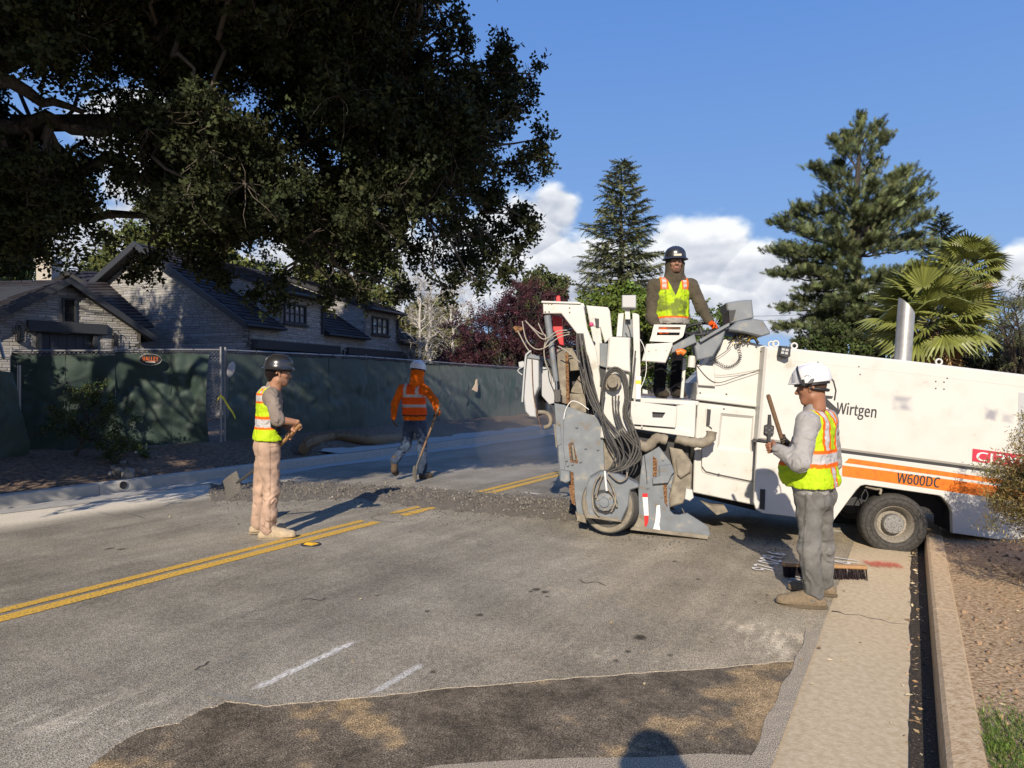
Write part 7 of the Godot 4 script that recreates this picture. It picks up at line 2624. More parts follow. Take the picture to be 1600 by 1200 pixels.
	s.shape(func(p: Vector3, d: float) -> float:
		var n := fold.get_noise_3d(p.x * 1.4 + 9.0, p.y * 1.5, p.z * 1.4)
		var low := smoothstep(J.anL.y + .5, J.anL.y, p.y)
		d += .014 * n + .0105 * sin((p.y + .5 * (p - pv).dot(rt) - .3 * (p - pv).dot(fw)) * 56.0 + 10.0 * fold.get_noise_3d(p.x * 1.1, p.y * .7, p.z * 1.1)) * (0.3 + 0.7 * low) * smoothstep(-.15, .3, n)
		d = maxf(d, p.y - waist)
		return maxf(d, minf(J.anL.y, J.anR.y) - .055 - p.y))
	var tg := Geo.new()
	s.into(tg, func(p: Vector3) -> Color:
		var lat := (p - pv).dot(rt)
		var k := 1.0 + .35 * fold.get_noise_3d(p.x * 1.2 + 40.0, p.y * .9, p.z * 1.2) + .12 * fold.get_noise_3d(p.x * 9.0, p.y * 9.0, p.z * 9.0)
		# worn knees and seat, dusty hems, seams down the side and at the pockets
		k *= 1.0 + .18 * exp(-pow((p.y - J.knL.y) / .11, 2.0)) - .16 * smoothstep(J.anL.y + .12, J.anL.y - .05, p.y)
		if absf((p - pv).dot(fw)) < .006 + .004 * sin(p.y * 40.0) and absf(lat) > .1: k *= .6
		if absf(p.y - (pv.y + .03 - .5 * (absf(lat) - .1))) < .006 and (p - pv).dot(fw) > 0.0: k *= .65
		if (p - pv).dot(fw) < -.05 and absf(absf(lat) - .075) < .062 and absf(p.y - pv.y + .015) < .075 and not (absf(absf(lat) - .075) < .054 and absf(p.y - pv.y + .015) < .067): k *= .7
		return Color(L.trousers.r * k, L.trousers.g * k, L.trousers.b * k))
	part("trousers", tg, M.cloth, root)
	# --- vest
	s = Field.new(Vector3(lo.x, L.vest_hem - .05, lo.z) - Vector3(.2, 0, .2), Vector3(hi.x, neck.y + .1, hi.z) + Vector3(.2, 0, .2), cell * .9)
	torso.call(s, .016)
	var arm := ch.y - .03
	var vee: float = L.get("vee", ch.y + .05)
	var open: float = L.get("open", 0.0)
	s.shape(func(p: Vector3, d: float) -> float:
		var lat := absf((p - ch).dot(rt))
		var f := (p - ch).dot(fw)
		var n := fold.get_noise_3d(p.x * 1.7 + 3.0, p.y * 2.0, p.z * 1.7)
		d += .011 * n + .004 * sin((p.y + .6 * (p - ch).dot(rt)) * 60.0 + 9.0 * n) * smoothstep(.0, .3, n + .15) - .012 * smoothstep(ch.y - .05, L.vest_hem, p.y)
		d = maxf(d, L.vest_hem - p.y + .01 * fold.get_noise_3d(p.x * 3.0, 0, p.z * 3.0))
		d = maxf(d, (lat - .158 - .10 * smoothstep(arm + .05, arm - .1, p.y)) * .8)
		d = maxf(d, .088 - p.distance_to(neck + up * .015))
		if f > .0: d = maxf(d, ((p.y - vee) * .42 + open - lat) * .8)
		return d)
	var vg := Geo.new()
	s.into(vg, func(p: Vector3) -> Color:
		var q := p - ch
		return L.vest.call(Vector3(q.dot(rt), p.y, q.dot(fw)), p))
	part("vest", vg, M.hivis, root)
	# --- boots
	for q in [[J.anL, J.toL], [J.anR, J.toR]]:
		boot(root, q[0], q[1], L.boot, L.get("lift", 0.0) if q[0] == J.anL else 0.0)

func boot(root: Node3D, an: Vector3, toe: Vector3, color: Color, heel_up: float) -> void:
	var d := toe - an
	d.y = 0
	d = d.normalized()
	var side := d.cross(Vector3.UP)
	var gy := toe.y
	var s := Field.new(an.min(toe) - Vector3(.14, .14, .14), an.max(toe) + Vector3(.14, .14, .14), .007)
	var heel := Vector3(an.x, gy, an.z) - d * .045 + Vector3(0, .045 + heel_up, 0)
	var ball_ := heel + d * .2 + Vector3(0, -heel_up - .003, 0)
	var tip := heel + d * .262 + Vector3(0, -heel_up - .008, 0)
	s.cap(an + Vector3(0, .04, 0), heel + d * .04 + Vector3(0, .03, 0), .046, .05, .02)
	s.cap(heel, ball_, .043, .046, .03)
	s.cap(ball_, tip, .046, .038, .02)
	s.cap(an - Vector3(0, .015, 0) + d * .045, ball_ + Vector3(0, .022, 0) - d * .03, .047, .04, .03)
	s.cap(ball_ + Vector3(0, .004, 0), tip + Vector3(0, .006, 0), .046, .04, .02)
	if heel_up < .01: s.shape(func(p: Vector3, f: float) -> float: return maxf(f, gy + .022 - p.y))
	var nz := noise(40.0, 3, FastNoiseLite.TYPE_SIMPLEX_SMOOTH, 8)
	var g := Geo.new()
	s.into(g, func(p: Vector3) -> Color:
		var k := 1.0 + .35 * nz.get_noise_3dv(p)
		return Color(color.r * k, color.g * k, color.b * k))
	var o := part("boot", g, M.cloth, root)
	var sole := Geo.new()
	var pts := PackedVector2Array()
	for k in 22:
		var an2 := TAU * k / 22
		var x := cos(an2)
		pts.append(Vector2(.118 + x * .168, sin(an2) * (.05 if x > -.2 else .043) * pow(maxf(1.0 - pow(absf(x), 3.2), 0.0), .45)))
	var by := (heel.y - .05) if heel_up > .01 else gy
	var fr := Transform3D(Basis(d, -side, Vector3.UP), Vector3(heel.x, by + (0.0 if heel_up < .01 else 0.0), heel.z))
	if heel_up > .01: fr = Transform3D(Basis(d, -side, Vector3.UP).rotated(side, -atan2(heel_up, .26)), Vector3(heel.x, heel.y - .05, heel.z))
	sole.xf = fr
	sole.prism(pts, 0.0, .026, .005)
	part("sole", sole, mat(Color(color.r * .55, color.g * .55, color.b * .55).linear_to_srgb(), .9), o)

func hem_and(y: float, a: float, b: float) -> bool: return y > a and y < b

func build_people() -> void:
	M.skin = vmat(0.5, 0.4)
	M.skin.subsurf_scatter_enabled = true
	M.skin.subsurf_scatter_strength = 0.08
	M.cloth = vmat(0.92, 0.2)
	M.cloth.rim_enabled = true
	M.cloth.rim = 0.1
	M.cloth.rim_tint = 0.6
	M.cloth.uv1_triplanar = true
	M.cloth.heightmap_enabled = true
	M.cloth.heightmap_texture = ntex(0.25, [], 2, FastNoiseLite.TYPE_SIMPLEX_SMOOTH, 256, 77)
	M.cloth.heightmap_scale = 0.06
	M.cloth.uv1_scale = Vector3.ONE * 7.0
	M.hivis = vmat(0.7, 0.3)
	M.black_shell = mat(lin(.022, .022, .024), 0.28)
	M.black_shell.metallic_specular = 0.7
	M.white_shell = mat(lin(.74, .74, .76), 0.32)
	for f in [worker_left, worker_orange, worker_right, operator, photographer]:
		f.call()
		pass

var LIME := Color(.43, .60, .018)
var TAPE := Color(.47, .46, .46)
var TRIM := Color(.80, .13, .01)

func worker_left() -> void:
	var fw := Vector3(.9, 0, -.44)
	var gy := on_road(430, 838).y
	var foot := at(420, 838, 6.81)
	foot.y = gy
	var root := thing("person", "man in black brimmed helmet, lime vest and pink-beige trousers standing beside the yellow line", "person", foot)
	var A := func(x: float, y: float, d: float) -> Vector3: return at(x, y, d)
	var J := {facing = fw, chest = A.call(420, 630, 6.8), pelvis = A.call(418, 695, 6.82), neck = A.call(427, 602, 6.8), head = A.call(436, 583, 6.78), elL = A.call(436, 656, 6.98), elR = A.call(434, 656, 6.52), wrL = A.call(455, 671, 6.84), wrR = A.call(464, 660, 6.62),
		knL = A.call(409, 764, 6.95), knR = A.call(424, 764, 6.73), anL = A.call(404, 822, 6.97), anR = A.call(418, 827, 6.70)}
	J.headf = look_frame(J.head, Vector3(.93, -.06, -.36))
	for k in ["L", "R"]:
		J["an" + k].y = gy + .1
		J["to" + k] = J["an" + k] + Vector3(.2, 0, -.04 if k == "R" else -.1)
		J["to" + k].y = gy
	var top := A.call(469, 664, 6.60) as Vector3
	var low := A.call(402, 731, 7.05) as Vector3
	var ax := (low - top).normalized()
	var skin := Color(.36, .185, .115)
	J.hands = [["grip", J.wrR, top + ax * .05, ax, .016, 1.0, skin], ["grip", J.wrL, top + ax * .19, ax, .016, -1.0, skin]]
	var ch: Vector3 = J.chest
	var hem := at(420, 688, 6.8).y
	var b0 := at(420, 660, 6.8).y
	var c0 := at(420, 622, 6.8).y
	var L := {skin = skin, shirt_hem = hem - .03, trousers = Color(.41, .285, .215), vest_hem = hem + .0, boot = Color(.44, .35, .24), sleeveL = 0.05, sleeveR = 0.05, seed = 5, fat = 0.0, shoulder = .175, wide = 1.06,
		shirt_color = func(p: Vector3) -> Color: return Color(.026, .024, .027) if p.y < ch.y - .1 and absf((p - ch).dot(fw.cross(Vector3.UP))) < .17 else Color(.23, .19, .165),
		vest = func(q: Vector3, p: Vector3) -> Color:
			if absf(p.y - b0) < .062: return TAPE if absf(p.y - b0) < .038 else TRIM
			if absf(p.y - c0) < .046 and q.z < .0: return TAPE if absf(p.y - c0) < .028 else TRIM
			if p.y > c0 and absf(absf(q.x) - .1) < .045: return TAPE if absf(absf(q.x) - .1) < .028 else TRIM
			return LIME,
		open = .05, vee = ch.y - .5, beard = .7, hair = .5, core = .012, cell = .0105}
	dress(root, J, L)
	# close black hair below the helmet
	var s := Field.new(Vector3(-.11, -.12, -.13), Vector3(.11, .14, .12), .005)
	s.ball(Vector3(0, .028, -.018), Vector3(.083, .1, .104), .01)
	s.cap(Vector3(0, -.01, -.07), Vector3(0, -.05, -.06), .06, .05, .02)
	s.shape(func(p: Vector3, d: float) -> float: return maxf(d, maxf(p.z * .8 + p.y * .35 - .018, -.085 - p.y)))
	var hg := Geo.new()
	hg.xf = J.headf
	s.into(hg, func(_p: Vector3) -> Color: return Color(.012, .011, .011))
	part("hair", hg, M.cloth, root)
	helmet(root, J.headf, M.black_shell, .02, .03)
	shovel("shovel", "square shovel held across his back by the man in beige trousers", top, low, A.call(352, 768, 7.35), .115, .27, M.wood, Vector3(.4, .55, 1))

func worker_orange() -> void:
	var fw := Vector3(.3, 0, -.95)
	var d := 11.3
	var gy := on_road(655, 744).y
	var foot := at(648, 744, d)
	foot.y = gy
	var root := thing("person", "man in orange hooded top, orange vest and jeans walking away with a shovel", "person", foot)
	var J := {facing = fw, chest = at(646, 615, d), pelvis = at(648, 661, d), neck = at(651, 596, d - .02), head = at(653, 581, d - .03), elL = at(617, 630, d + .02), elR = at(679, 626, d - .18), wrL = at(615, 652, d - .06), wrR = at(684, 645, d - .3),
		knL = at(635, 695, d - .02), knR = at(660, 698, d - .06), anL = at(616, 720, d - .2), anR = at(661, 735, d - .02)}
	J.headf = look_frame(J.head, Vector3(.45, -.16, -.85))
	J.anR.y = gy + .1
	J.toR = J.anR + Vector3(.09, -.1, -.17)
	J.toL = J.anL + Vector3(.0, -.1, -.2)
	J.toL.y = gy + .07
	var top := at(688, 631, d - .34)
	var low := at(651, 728, d - .42)
	var ax := (low - top).normalized()
	var glove := Color(.06, .035, .02)
	J.hands = [["grip", J.wrR, top + ax * .17, ax, .017, 1.0, glove], ["loose", J.wrL, Vector3(.0, -1, -.2), Vector3(.8, 0, -.4), glove]]
	var hem := at(648, 650, d).y
	var b0 := at(648, 618.5, d).y
	var b1 := at(648, 634, d).y
	var OR := Color(.78, .095, .01)
	var L := {skin = Color(.3, .16, .1), shirt = Color(.72, .135, .012), shirt_hem = at(648, 657, d).y, trousers = Color(.05, .072, .12), vest_hem = hem, boot = Color(.09, .065, .045), cell = .0125, fat = .02, shoulder = .205, seed = 15, hood = true, shirt_name = "hooded_top", lift = .06,
		vest = func(q: Vector3, p: Vector3) -> Color:
			if absf(p.y - b0) < .027 or absf(p.y - b1) < .027: return TAPE
			if p.y > b0 and absf(absf(q.x) - .105) < .027: return TAPE
			if p.y < hem + .02: return Color(.03, .03, .03)
			return OR}
	dress(root, J, L)
	helmet(root, J.headf, M.white_shell, .014, .02)
	shovel("shovel", "round pointed shovel carried blade down by the man in orange", top, low, at(650, 746, d - .44), .11, .24, M.worn_wood, Vector3(-.9, .0, .45), true)

func worker_right() -> void:
	var fw := Vector3(-.75, 0, -.66)
	var d := 5.25
	var gy := on_road(1262, 953).y
	var foot := at(1268, 953, 5.23)
	foot.y = gy
	var root := thing("person", "man in white helmet, lime vest and grey jeans standing before the machine's white hood", "person", foot)
	var J := {facing = fw, chest = at(1277, 674, d), pelvis = at(1273, 768, d), neck = at(1271, 632, d - .02), head = at(1268, 606, d - .03), elL = at(1250, 722, 5.0), elR = at(1300, 722, 5.62), wrL = at(1216, 703, 5.14), wrR = at(1238, 700, 5.62),
		knL = at(1264, 856, 5.1), knR = at(1287, 856, 5.38), anL = at(1272, 932, 5.12), anR = at(1288, 928, 5.42)}
	J.headf = look_frame(J.head, Vector3(-.83, -.12, -.5))
	for k in ["L", "R"]:
		J["an" + k].y = gy + .1
		J["to" + k] = J["an" + k] + Vector3(-.2, 0, -.06 if k == "L" else -.1)
		J["to" + k].y = gy
	var top := at(1200, 617, 5.42)
	var low := on_road(1287, 906)
	low.y += .07
	var ax := (low - top).normalized()
	var skin := Color(.30, .145, .085)
	J.hands = [["grip", J.wrL, at(1204, 700, 5.25), Vector3(-.2, .9, -.3), .014, -1.0, skin], ["grip", J.wrR, top + ax * .40, ax, .016, 1.0, Color(.05, .04, .03)]]
	var ch: Vector3 = J.chest
	var b0 := at(1275, 714, d).y
	var hem := at(1275, 759, d).y
	var L := {skin = skin, shirt = Color(.32, .31, .305), shirt_hem = hem - .05, trousers = Color(.15, .146, .138), vest_hem = hem, boot = Color(.20, .155, .105), cell = .0095, fat = .06, shoulder = .212, loose = 1.2, seed = 25, hair = .75, wide = .98,
		vest = func(q: Vector3, p: Vector3) -> Color:
			if absf(p.y - b0) < .062: return TAPE if absf(p.y - b0) < .036 else TRIM
			var x := absf(q.x) - .098
			if p.y > b0 and absf(x) < .052: return TAPE if absf(x) < .027 else TRIM
			if p.y < b0 and q.z < 0 and absf(q.x + .035) < .05: return TAPE if absf(q.x + .035) < .026 else TRIM
			return LIME}
	dress(root, J, L)
	# climbing style helmet: smooth white shell, dark brow edge, clear visor, vents and cradle
	var hf: Transform3D = J.headf
	var h := helmet(root, hf, M.white_shell, .0, .03)
	var edge := Geo.new()
	var pts := []
	for k in 21:
		var an := lerpf(-1.75, 1.75, k / 20.0)
		pts.append(hf * Vector3(sin(an) * .124, .048 + .138 * cos(an) * .85 + .0, .045 + .03 * cos(an)))
	edge.tube(pts, .0075, 6)
	part("visor_strap", edge, M.black, h)
	for e in [-1.0, 1.0]:
		var v := Geo.new()
		v.xf = hf * Transform3D(Basis(Vector3.UP, e * 1.75), Vector3.ZERO)
		v.prism(PackedVector2Array([Vector2(-.03, .028), Vector2(.0, .03), Vector2(.022, .052), Vector2(.018, .066), Vector2(.0, .062), Vector2(-.018, .045)]), .118, .131, .004)
		part("vent", v, M.dark_grey, h)
		var c := Geo.new()
		c.xf = hf * Transform3D(Basis(Vector3.UP, e * 1.25), Vector3.ZERO)
		c.box(Vector3(0, .04, .122), Vector3(.03, .05, .016), .004)
		part("clip", c, M.black, h)
		for k in 4:
			var hole := Geo.new()
			hole.xf = hf * Transform3D(Basis(Vector3.UP, e * (1.45 + k * .1)), Vector3.ZERO)
			hole.box(Vector3(0, .088 + .004 * sin(k * 1.6), .119), Vector3(.005, .006, .01))
			part("vent_hole", hole, M.black, h)
	var strap := Geo.new()
	strap.tube([hf * Vector3(-.02, .09, -.115), hf * Vector3(-.02, .03, -.150), hf * Vector3(-.015, -.04, -.158), hf * Vector3(-.01, -.11, -.14)], .006, 5)
	part("rear_strap", strap, M.black, h)
	var cr := Geo.new()
	cr.tube([hf * Vector3(.08, .0, .0), hf * Vector3(.075, -.015, -.06), hf * Vector3(.03, -.03, -.108), hf * Vector3(-.03, -.03, -.108), hf * Vector3(-.075, -.015, -.06), hf * Vector3(-.08, .0, .0)], .012, 6)
	part("cradle", cr, M.black, h)
	var vis := Geo.new()
	vis.grid(13, 6, func(i: int, j: int):
		var an := lerpf(-.95, .95, i / 12.0)
		var t := j / 5.0
		return hf * Vector3(sin(an) * (.124 + .008 * t), .10 - .06 * t, .035 + cos(an) * (.1 + .025 * t)), hf.basis.z)
	var vm := mat(Color(.8, .82, .85, .35), .08)
	vm.transparency = BaseMaterial3D.TRANSPARENCY_ALPHA
	part("visor", vis, vm, h)
	# push broom whose stick leans behind him
	var broom := thing("push_broom", "wide push broom with dark bristles standing behind the right worker's feet", "broom", low)
	var st := Geo.new()
	st.tube([top, top + ax * .01, low - ax * .02], [.013, .0165, .0155], 10)
	part("broom_stick", st, M.worn_wood, broom)
	var a := on_road(1224, 901)
	var b := on_road(1353, 906)
	var dir := (b - a).normalized()
	var wdir := dir.cross(Vector3.UP).normalized()
	var blk := Geo.new()
	blk.xf = Transform3D(Basis(dir, Vector3.UP, wdir), a.lerp(b, .5) + Vector3(0, .105, 0))
	blk.box(Vector3.ZERO, Vector3((b - a).length(), .03, .065), .008)
	part("broom_head", blk, M.wood, broom)
	var br := Geo.new()
	for k in 520:
		var p := a.lerp(b, rng.randf()) + wdir * rng.randf_range(-.026, .026)
		var t := rng.randf_range(.4, 1.5)
		br.col = Color(.035 * t, .024 * t, .027 * t)
		var q := p + Vector3(0, .092, 0)
		var e := p + wdir * rng.randf_range(-.02, .03) + dir * rng.randf_range(-.012, .012) + Vector3(0, .003, 0)
		br.tube([q, e], .0028, 3, false)
	part("bristle", br, M.stone, broom).set_meta("kind", "stuff")

func operator() -> void:
	var d := 8.0
	var gy := at(1045, 622, 8.0).y
	var foot := at(1045, 622, 8.0)
	var root := thing("person", "bearded man in black helmet and dirty lime vest standing at the machine's controls", "person", foot)
	var J := {facing = Vector3(.02, 0, 1), chest = at(1051, 456, d), pelvis = at(1047, 528, d), neck = at(1054, 432, d), head = at(1055, 410, d - .02), elR = at(1018, 496, d - .02), elL = at(1096, 481, d - .08), wrR = at(1030, 517, d - .27), wrL = at(1109, 503, d - .26),
		knR = at(1034, 582, d - .05), knL = at(1060, 582, d - .06), anR = at(1030, 622, d), anL = at(1056, 622, d)}
	J.headf = look_frame(J.head, Vector3(-.02, -.05, 1))
	for k in ["L", "R"]:
		J["an" + k].y = gy + .1
		J["kn" + k].y = gy + .5
		J["to" + k] = J["an" + k] + Vector3(.02, 0, .2)
		J["to" + k].y = gy
	var glove := Color(.78, .10, .01)
	J.hands = [["grip", J.wrL, at(1114, 512, d - .34), Vector3(.5, .1, .85), .015, -1.0, glove], ["grip", J.wrR, at(1037, 517, d - .36), Vector3(1, .1, 0), .016, 1.0, glove]]
	var ch: Vector3 = J.chest
	var hem := at(1047, 502, d).y
	var grime := noise(3.0, 4, FastNoiseLite.TYPE_SIMPLEX_SMOOTH, 90)
	var L := {skin = Color(.31, .165, .11), beard = .9, shirt = Color(.085, .072, .052), shirt_hem = hem - .06, trousers = Color(.012, .012, .014), vest_hem = hem - .04, boot = Color(.05, .04, .03), cell = .0105, fat = .035, shoulder = .215, loose = 1.1, seed = 35, hood = true, shirt_name = "hooded_top",
		vest = func(q: Vector3, p: Vector3) -> Color:
			var c := LIME
			if p.y < hem + .045: c = Color(.33, .31, .28) if p.y < hem + .02 else TRIM
			elif p.y > ch.y + .015 and absf(absf(q.x) - .115) < .042: c = (TAPE if fposmod(p.y, .06) > .025 else Color(.5, .22, .15)) if absf(absf(q.x) - .115) < .022 else TRIM
			elif absf(absf(q.x) - .105) < .006 and p.y < ch.y + .01: c = Color(.3, .42, .02)
			var dirt := smoothstep(-.05, .5, grime.get_noise_3d(q.x * 3.0, p.y * 3.0, 0) + .5 * smoothstep(.16, .02, absf(p.y - (ch.y - .17))) - .16)
			return c.lerp(Color(.09, .1, .035), dirt * .8) if p.y > hem + .03 else c,
		vee = ch.y - .06}
	dress(root, J, L)
	var h := helmet(root, J.headf, M.black_shell, .03, .012)
	var st := Geo.new()
	st.xf = J.headf
	st.box(Vector3(0, .068, .131), Vector3(.085, .026, .006), .002, Basis(Vector3.RIGHT, -.12))
	part("sticker", st, mat(lin(.5, .47, .38), .5), h)

func photographer() -> void:   # stands at the camera; only his shadow reaches the picture
	var fw := Vector3(0, 0, -1)
	var base := Vector3(0.02, .08, .33)
	var root := thing("person", "person in dark clothes taking the picture, casting the head shadow at the bottom edge", "person", base)
	var O := base
	var J := {facing = fw, chest = O + Vector3(0, 1.32, 0), pelvis = O + Vector3(0, .95, .02), neck = O + Vector3(0, 1.52, -.01), head = O + Vector3(0, 1.70, -.03), elL = O + Vector3(-.24, 1.2, -.16), elR = O + Vector3(.22, 1.18, -.16), wrL = O + Vector3(-.13, 1.42, -.27), wrR = O + Vector3(.12, 1.40, -.26),
		knL = O + Vector3(-.11, .5, -.02), knR = O + Vector3(.11, .5, -.02), anL = O + Vector3(-.12, .1, .02), anR = O + Vector3(.12, .1, .02)}
	J.headf = look_frame(J.head, fw)
	for k in ["L", "R"]:
		J["to" + k] = J["an" + k] + Vector3(0, -.1, -.2)
	var sk := Color(.4, .25, .18)
	J.hands = [["grip", J.wrL, O + Vector3(-.085, 1.46, -.31), Vector3(0, 1, 0), .01, -1.0, sk], ["grip", J.wrR, O + Vector3(.085, 1.46, -.31), Vector3(0, 1, 0), .01, 1.0, sk]]
	var L := {skin = sk, shirt = Color(.04, .04, .045), shirt_hem = O.y + .92, trousers = Color(.04, .045, .06), vest_hem = O.y + .98, boot = Color(.05, .04, .03), cell = .02, core = .03, seed = 45,
		vest = func(_q: Vector3, _p: Vector3) -> Color: return Color(.05, .05, .055)}
	dress(root, J, L)
	helmet(root, J.headf, M.white_shell, .03)
	var ph := Geo.new()
	ph.box(O + Vector3(0, 1.49, -.335), Vector3(.155, .075, .008), .003)
	tag(part("phone", ph, M.black), "dark phone held up in both hands by the person taking the picture", "phone")

func shovel(called: String, label: String, top: Vector3, socket: Vector3, tip: Vector3, half: float, len_: float, m: Material, facing: Vector3, pointed := false) -> void:
	var root := thing(called, label, "shovel", socket)
	var d := (socket - top).normalized()
	var h := Geo.new()
	h.tube([top, top + d * .01, socket], [.014, .0175, .0165], 9)
	part("handle", h, m, root)
	var dir := (tip - socket).normalized()
	var neck := socket + dir * ((tip - socket).length() - len_)
	if (tip - socket).length() < len_: neck = socket
	var s := Geo.new()
	s.tube([socket - d * .16, socket, neck, neck + dir * .05], [.0205, .0195, .017, .012], 8)
	part("socket", s, M.dark_steel, root)
	var nn := (facing - dir * facing.dot(dir)).normalized()
	var side := dir.cross(nn)
	var b := Geo.new()
	for face in [1.0, -1.0]:
		b.grid(11, 9, func(i: int, j: int):
			var t := i / 10.0
			var q := j / 4.0 - 1.0
			var w := half * (1.0 if not pointed else sqrt(maxf(1.0 - pow(t, 2.6), 0.02)))
			var dish := .022 * (q * q - .4) * (1.0 if pointed else .55)
			return neck + dir * (t * len_) + side * (q * w) + nn * (dish + face * .0018 + .012 * sin(t * PI)), nn * face)
	part("blade", b, M.blade, root)

# ---------------------------------------------------------------- marks, litter, plants and other small things
func on_level(x: float, y: float, h: float) -> Vector3:
	return at(x, y, (EYE.y - h) * F / (y - 600.0))

func spray_picture(color: Color, seed_: int, strength := 1.0) -> StandardMaterial3D:
	var im := Image.create_empty(48, 192, false, Image.FORMAT_RGBA8)
	var n := noise(0.16, 3, FastNoiseLite.TYPE_SIMPLEX_SMOOTH, seed_)
	var b := noise(0.03, 2, FastNoiseLite.TYPE_SIMPLEX_SMOOTH, seed_ + 1)
	for j in 192:
		for i in 48:
			var e := 1.0 - absf(i - 23.5) / 24.0
			var ends := minf(1.0, minf(j, 191 - j) / 26.0)
			var a := smoothstep(0.0, 0.75, e * ends + 0.35 * b.get_noise_2d(i, j)) * clampf(0.72 + 1.1 * n.get_noise_2d(i, j * 0.6), 0, 1) * strength
			im.set_pixel(i, j, Color(color.r, color.g, color.b, a))
	var m := mat(Color.WHITE, 0.9)
	m.albedo_texture = ImageTexture.create_from_image(im)
	m.transparency = BaseMaterial3D.TRANSPARENCY_ALPHA
	return m

func stroke(pts: Array, width: float, lift := 0.006) -> Geo:   # a painted ribbon on the road through ground points
	var g := Geo.new()
	var total := 0.0
	for k in pts.size() - 1: total += (pts[k + 1] - pts[k]).length()
	var run := 0.0
	var first := -1
	for k in pts.size():
		var t: Vector3 = pts[mini(k + 1, pts.size() - 1)] - pts[maxi(k - 1, 0)]
		var s := t.cross(Vector3.UP).normalized() * width * 0.5
		if k > 0: run += (pts[k] - pts[k - 1]).length()
		for e in [0.0, 1.0]:
			var p: Vector3 = pts[k] + s * (e * 2.0 - 1.0)
			p.y = road_h(to_road(p).y) + lift
			var i := g.vert(p, Vector3.UP, Vector2(e, run / total), Vector2.ZERO)
			if first < 0: first = i
		if k > 0:
			var q := first + k * 2
			g.ix(q - 2, q - 1, q + 1)
			g.ix(q - 2, q + 1, q)
	return g

func line_on_road(a: Array, b: Array, n := 14) -> Array:
	var o := []
	for k in n: o.append(on_road(lerpf(a[0], b[0], float(k) / (n - 1)), lerpf(a[1], b[1], float(k) / (n - 1))))
	return o

func scrawl(text: String, origin: Vector3, along_: Vector3, up_: Vector3, size: float, root: Node3D) -> void:
	var glyph := {
		"9": [[[.5, .75], [.35, .97], [.1, .9], [.05, .65], [.2, .5], [.45, .6], [.5, .78], [.42, .3], [.3, 0]]], "7": [[[.05, .95], [.5, .95], [.25, .4], [.15, 0]]],
		"0": [[[.28, 1], [.08, .75], [.08, .25], [.28, 0], [.48, .25], [.48, .75], [.28, 1]]], "2": [[[.06, .75], [.2, .98], [.45, .9], [.45, .62], [.08, 0], [.5, .04]]],
		"6": [[[.45, .95], [.15, .6], [.08, .2], [.28, 0], [.48, .2], [.3, .45], [.1, .3]]], ".": [[[.1, 0], [.14, .06]]], "1": [[[.2, .85], [.3, 1], [.28, 0]]],
		"V": [[[0, 1], [.25, 0], [.5, 1]]], "A": [[[0, 0], [.25, 1], [.5, 0]], [[.1, .35], [.4, .35]]], "S": [[[.46, .88], [.2, 1], [.08, .75], [.42, .4], [.4, .08], [.05, .06]]], "T": [[[0, 1], [.5, 1]], [[.25, 1], [.25, 0]]], "=": [[[.05, .6], [.45, .6]], [[.05, .35], [.45, .35]]]}
	var x := 0.0
	for c in text:
		for line in glyph.get(c, []):
			var pts := []
			for p in line: pts.append(origin + along_ * (x + p[0]) * size + up_ * p[1] * size)
			part("painted_stroke", stroke(spline(pts, 4), 0.024, 0.012), M.white_line, root)
		x += 0.3 if c == "." else 0.68

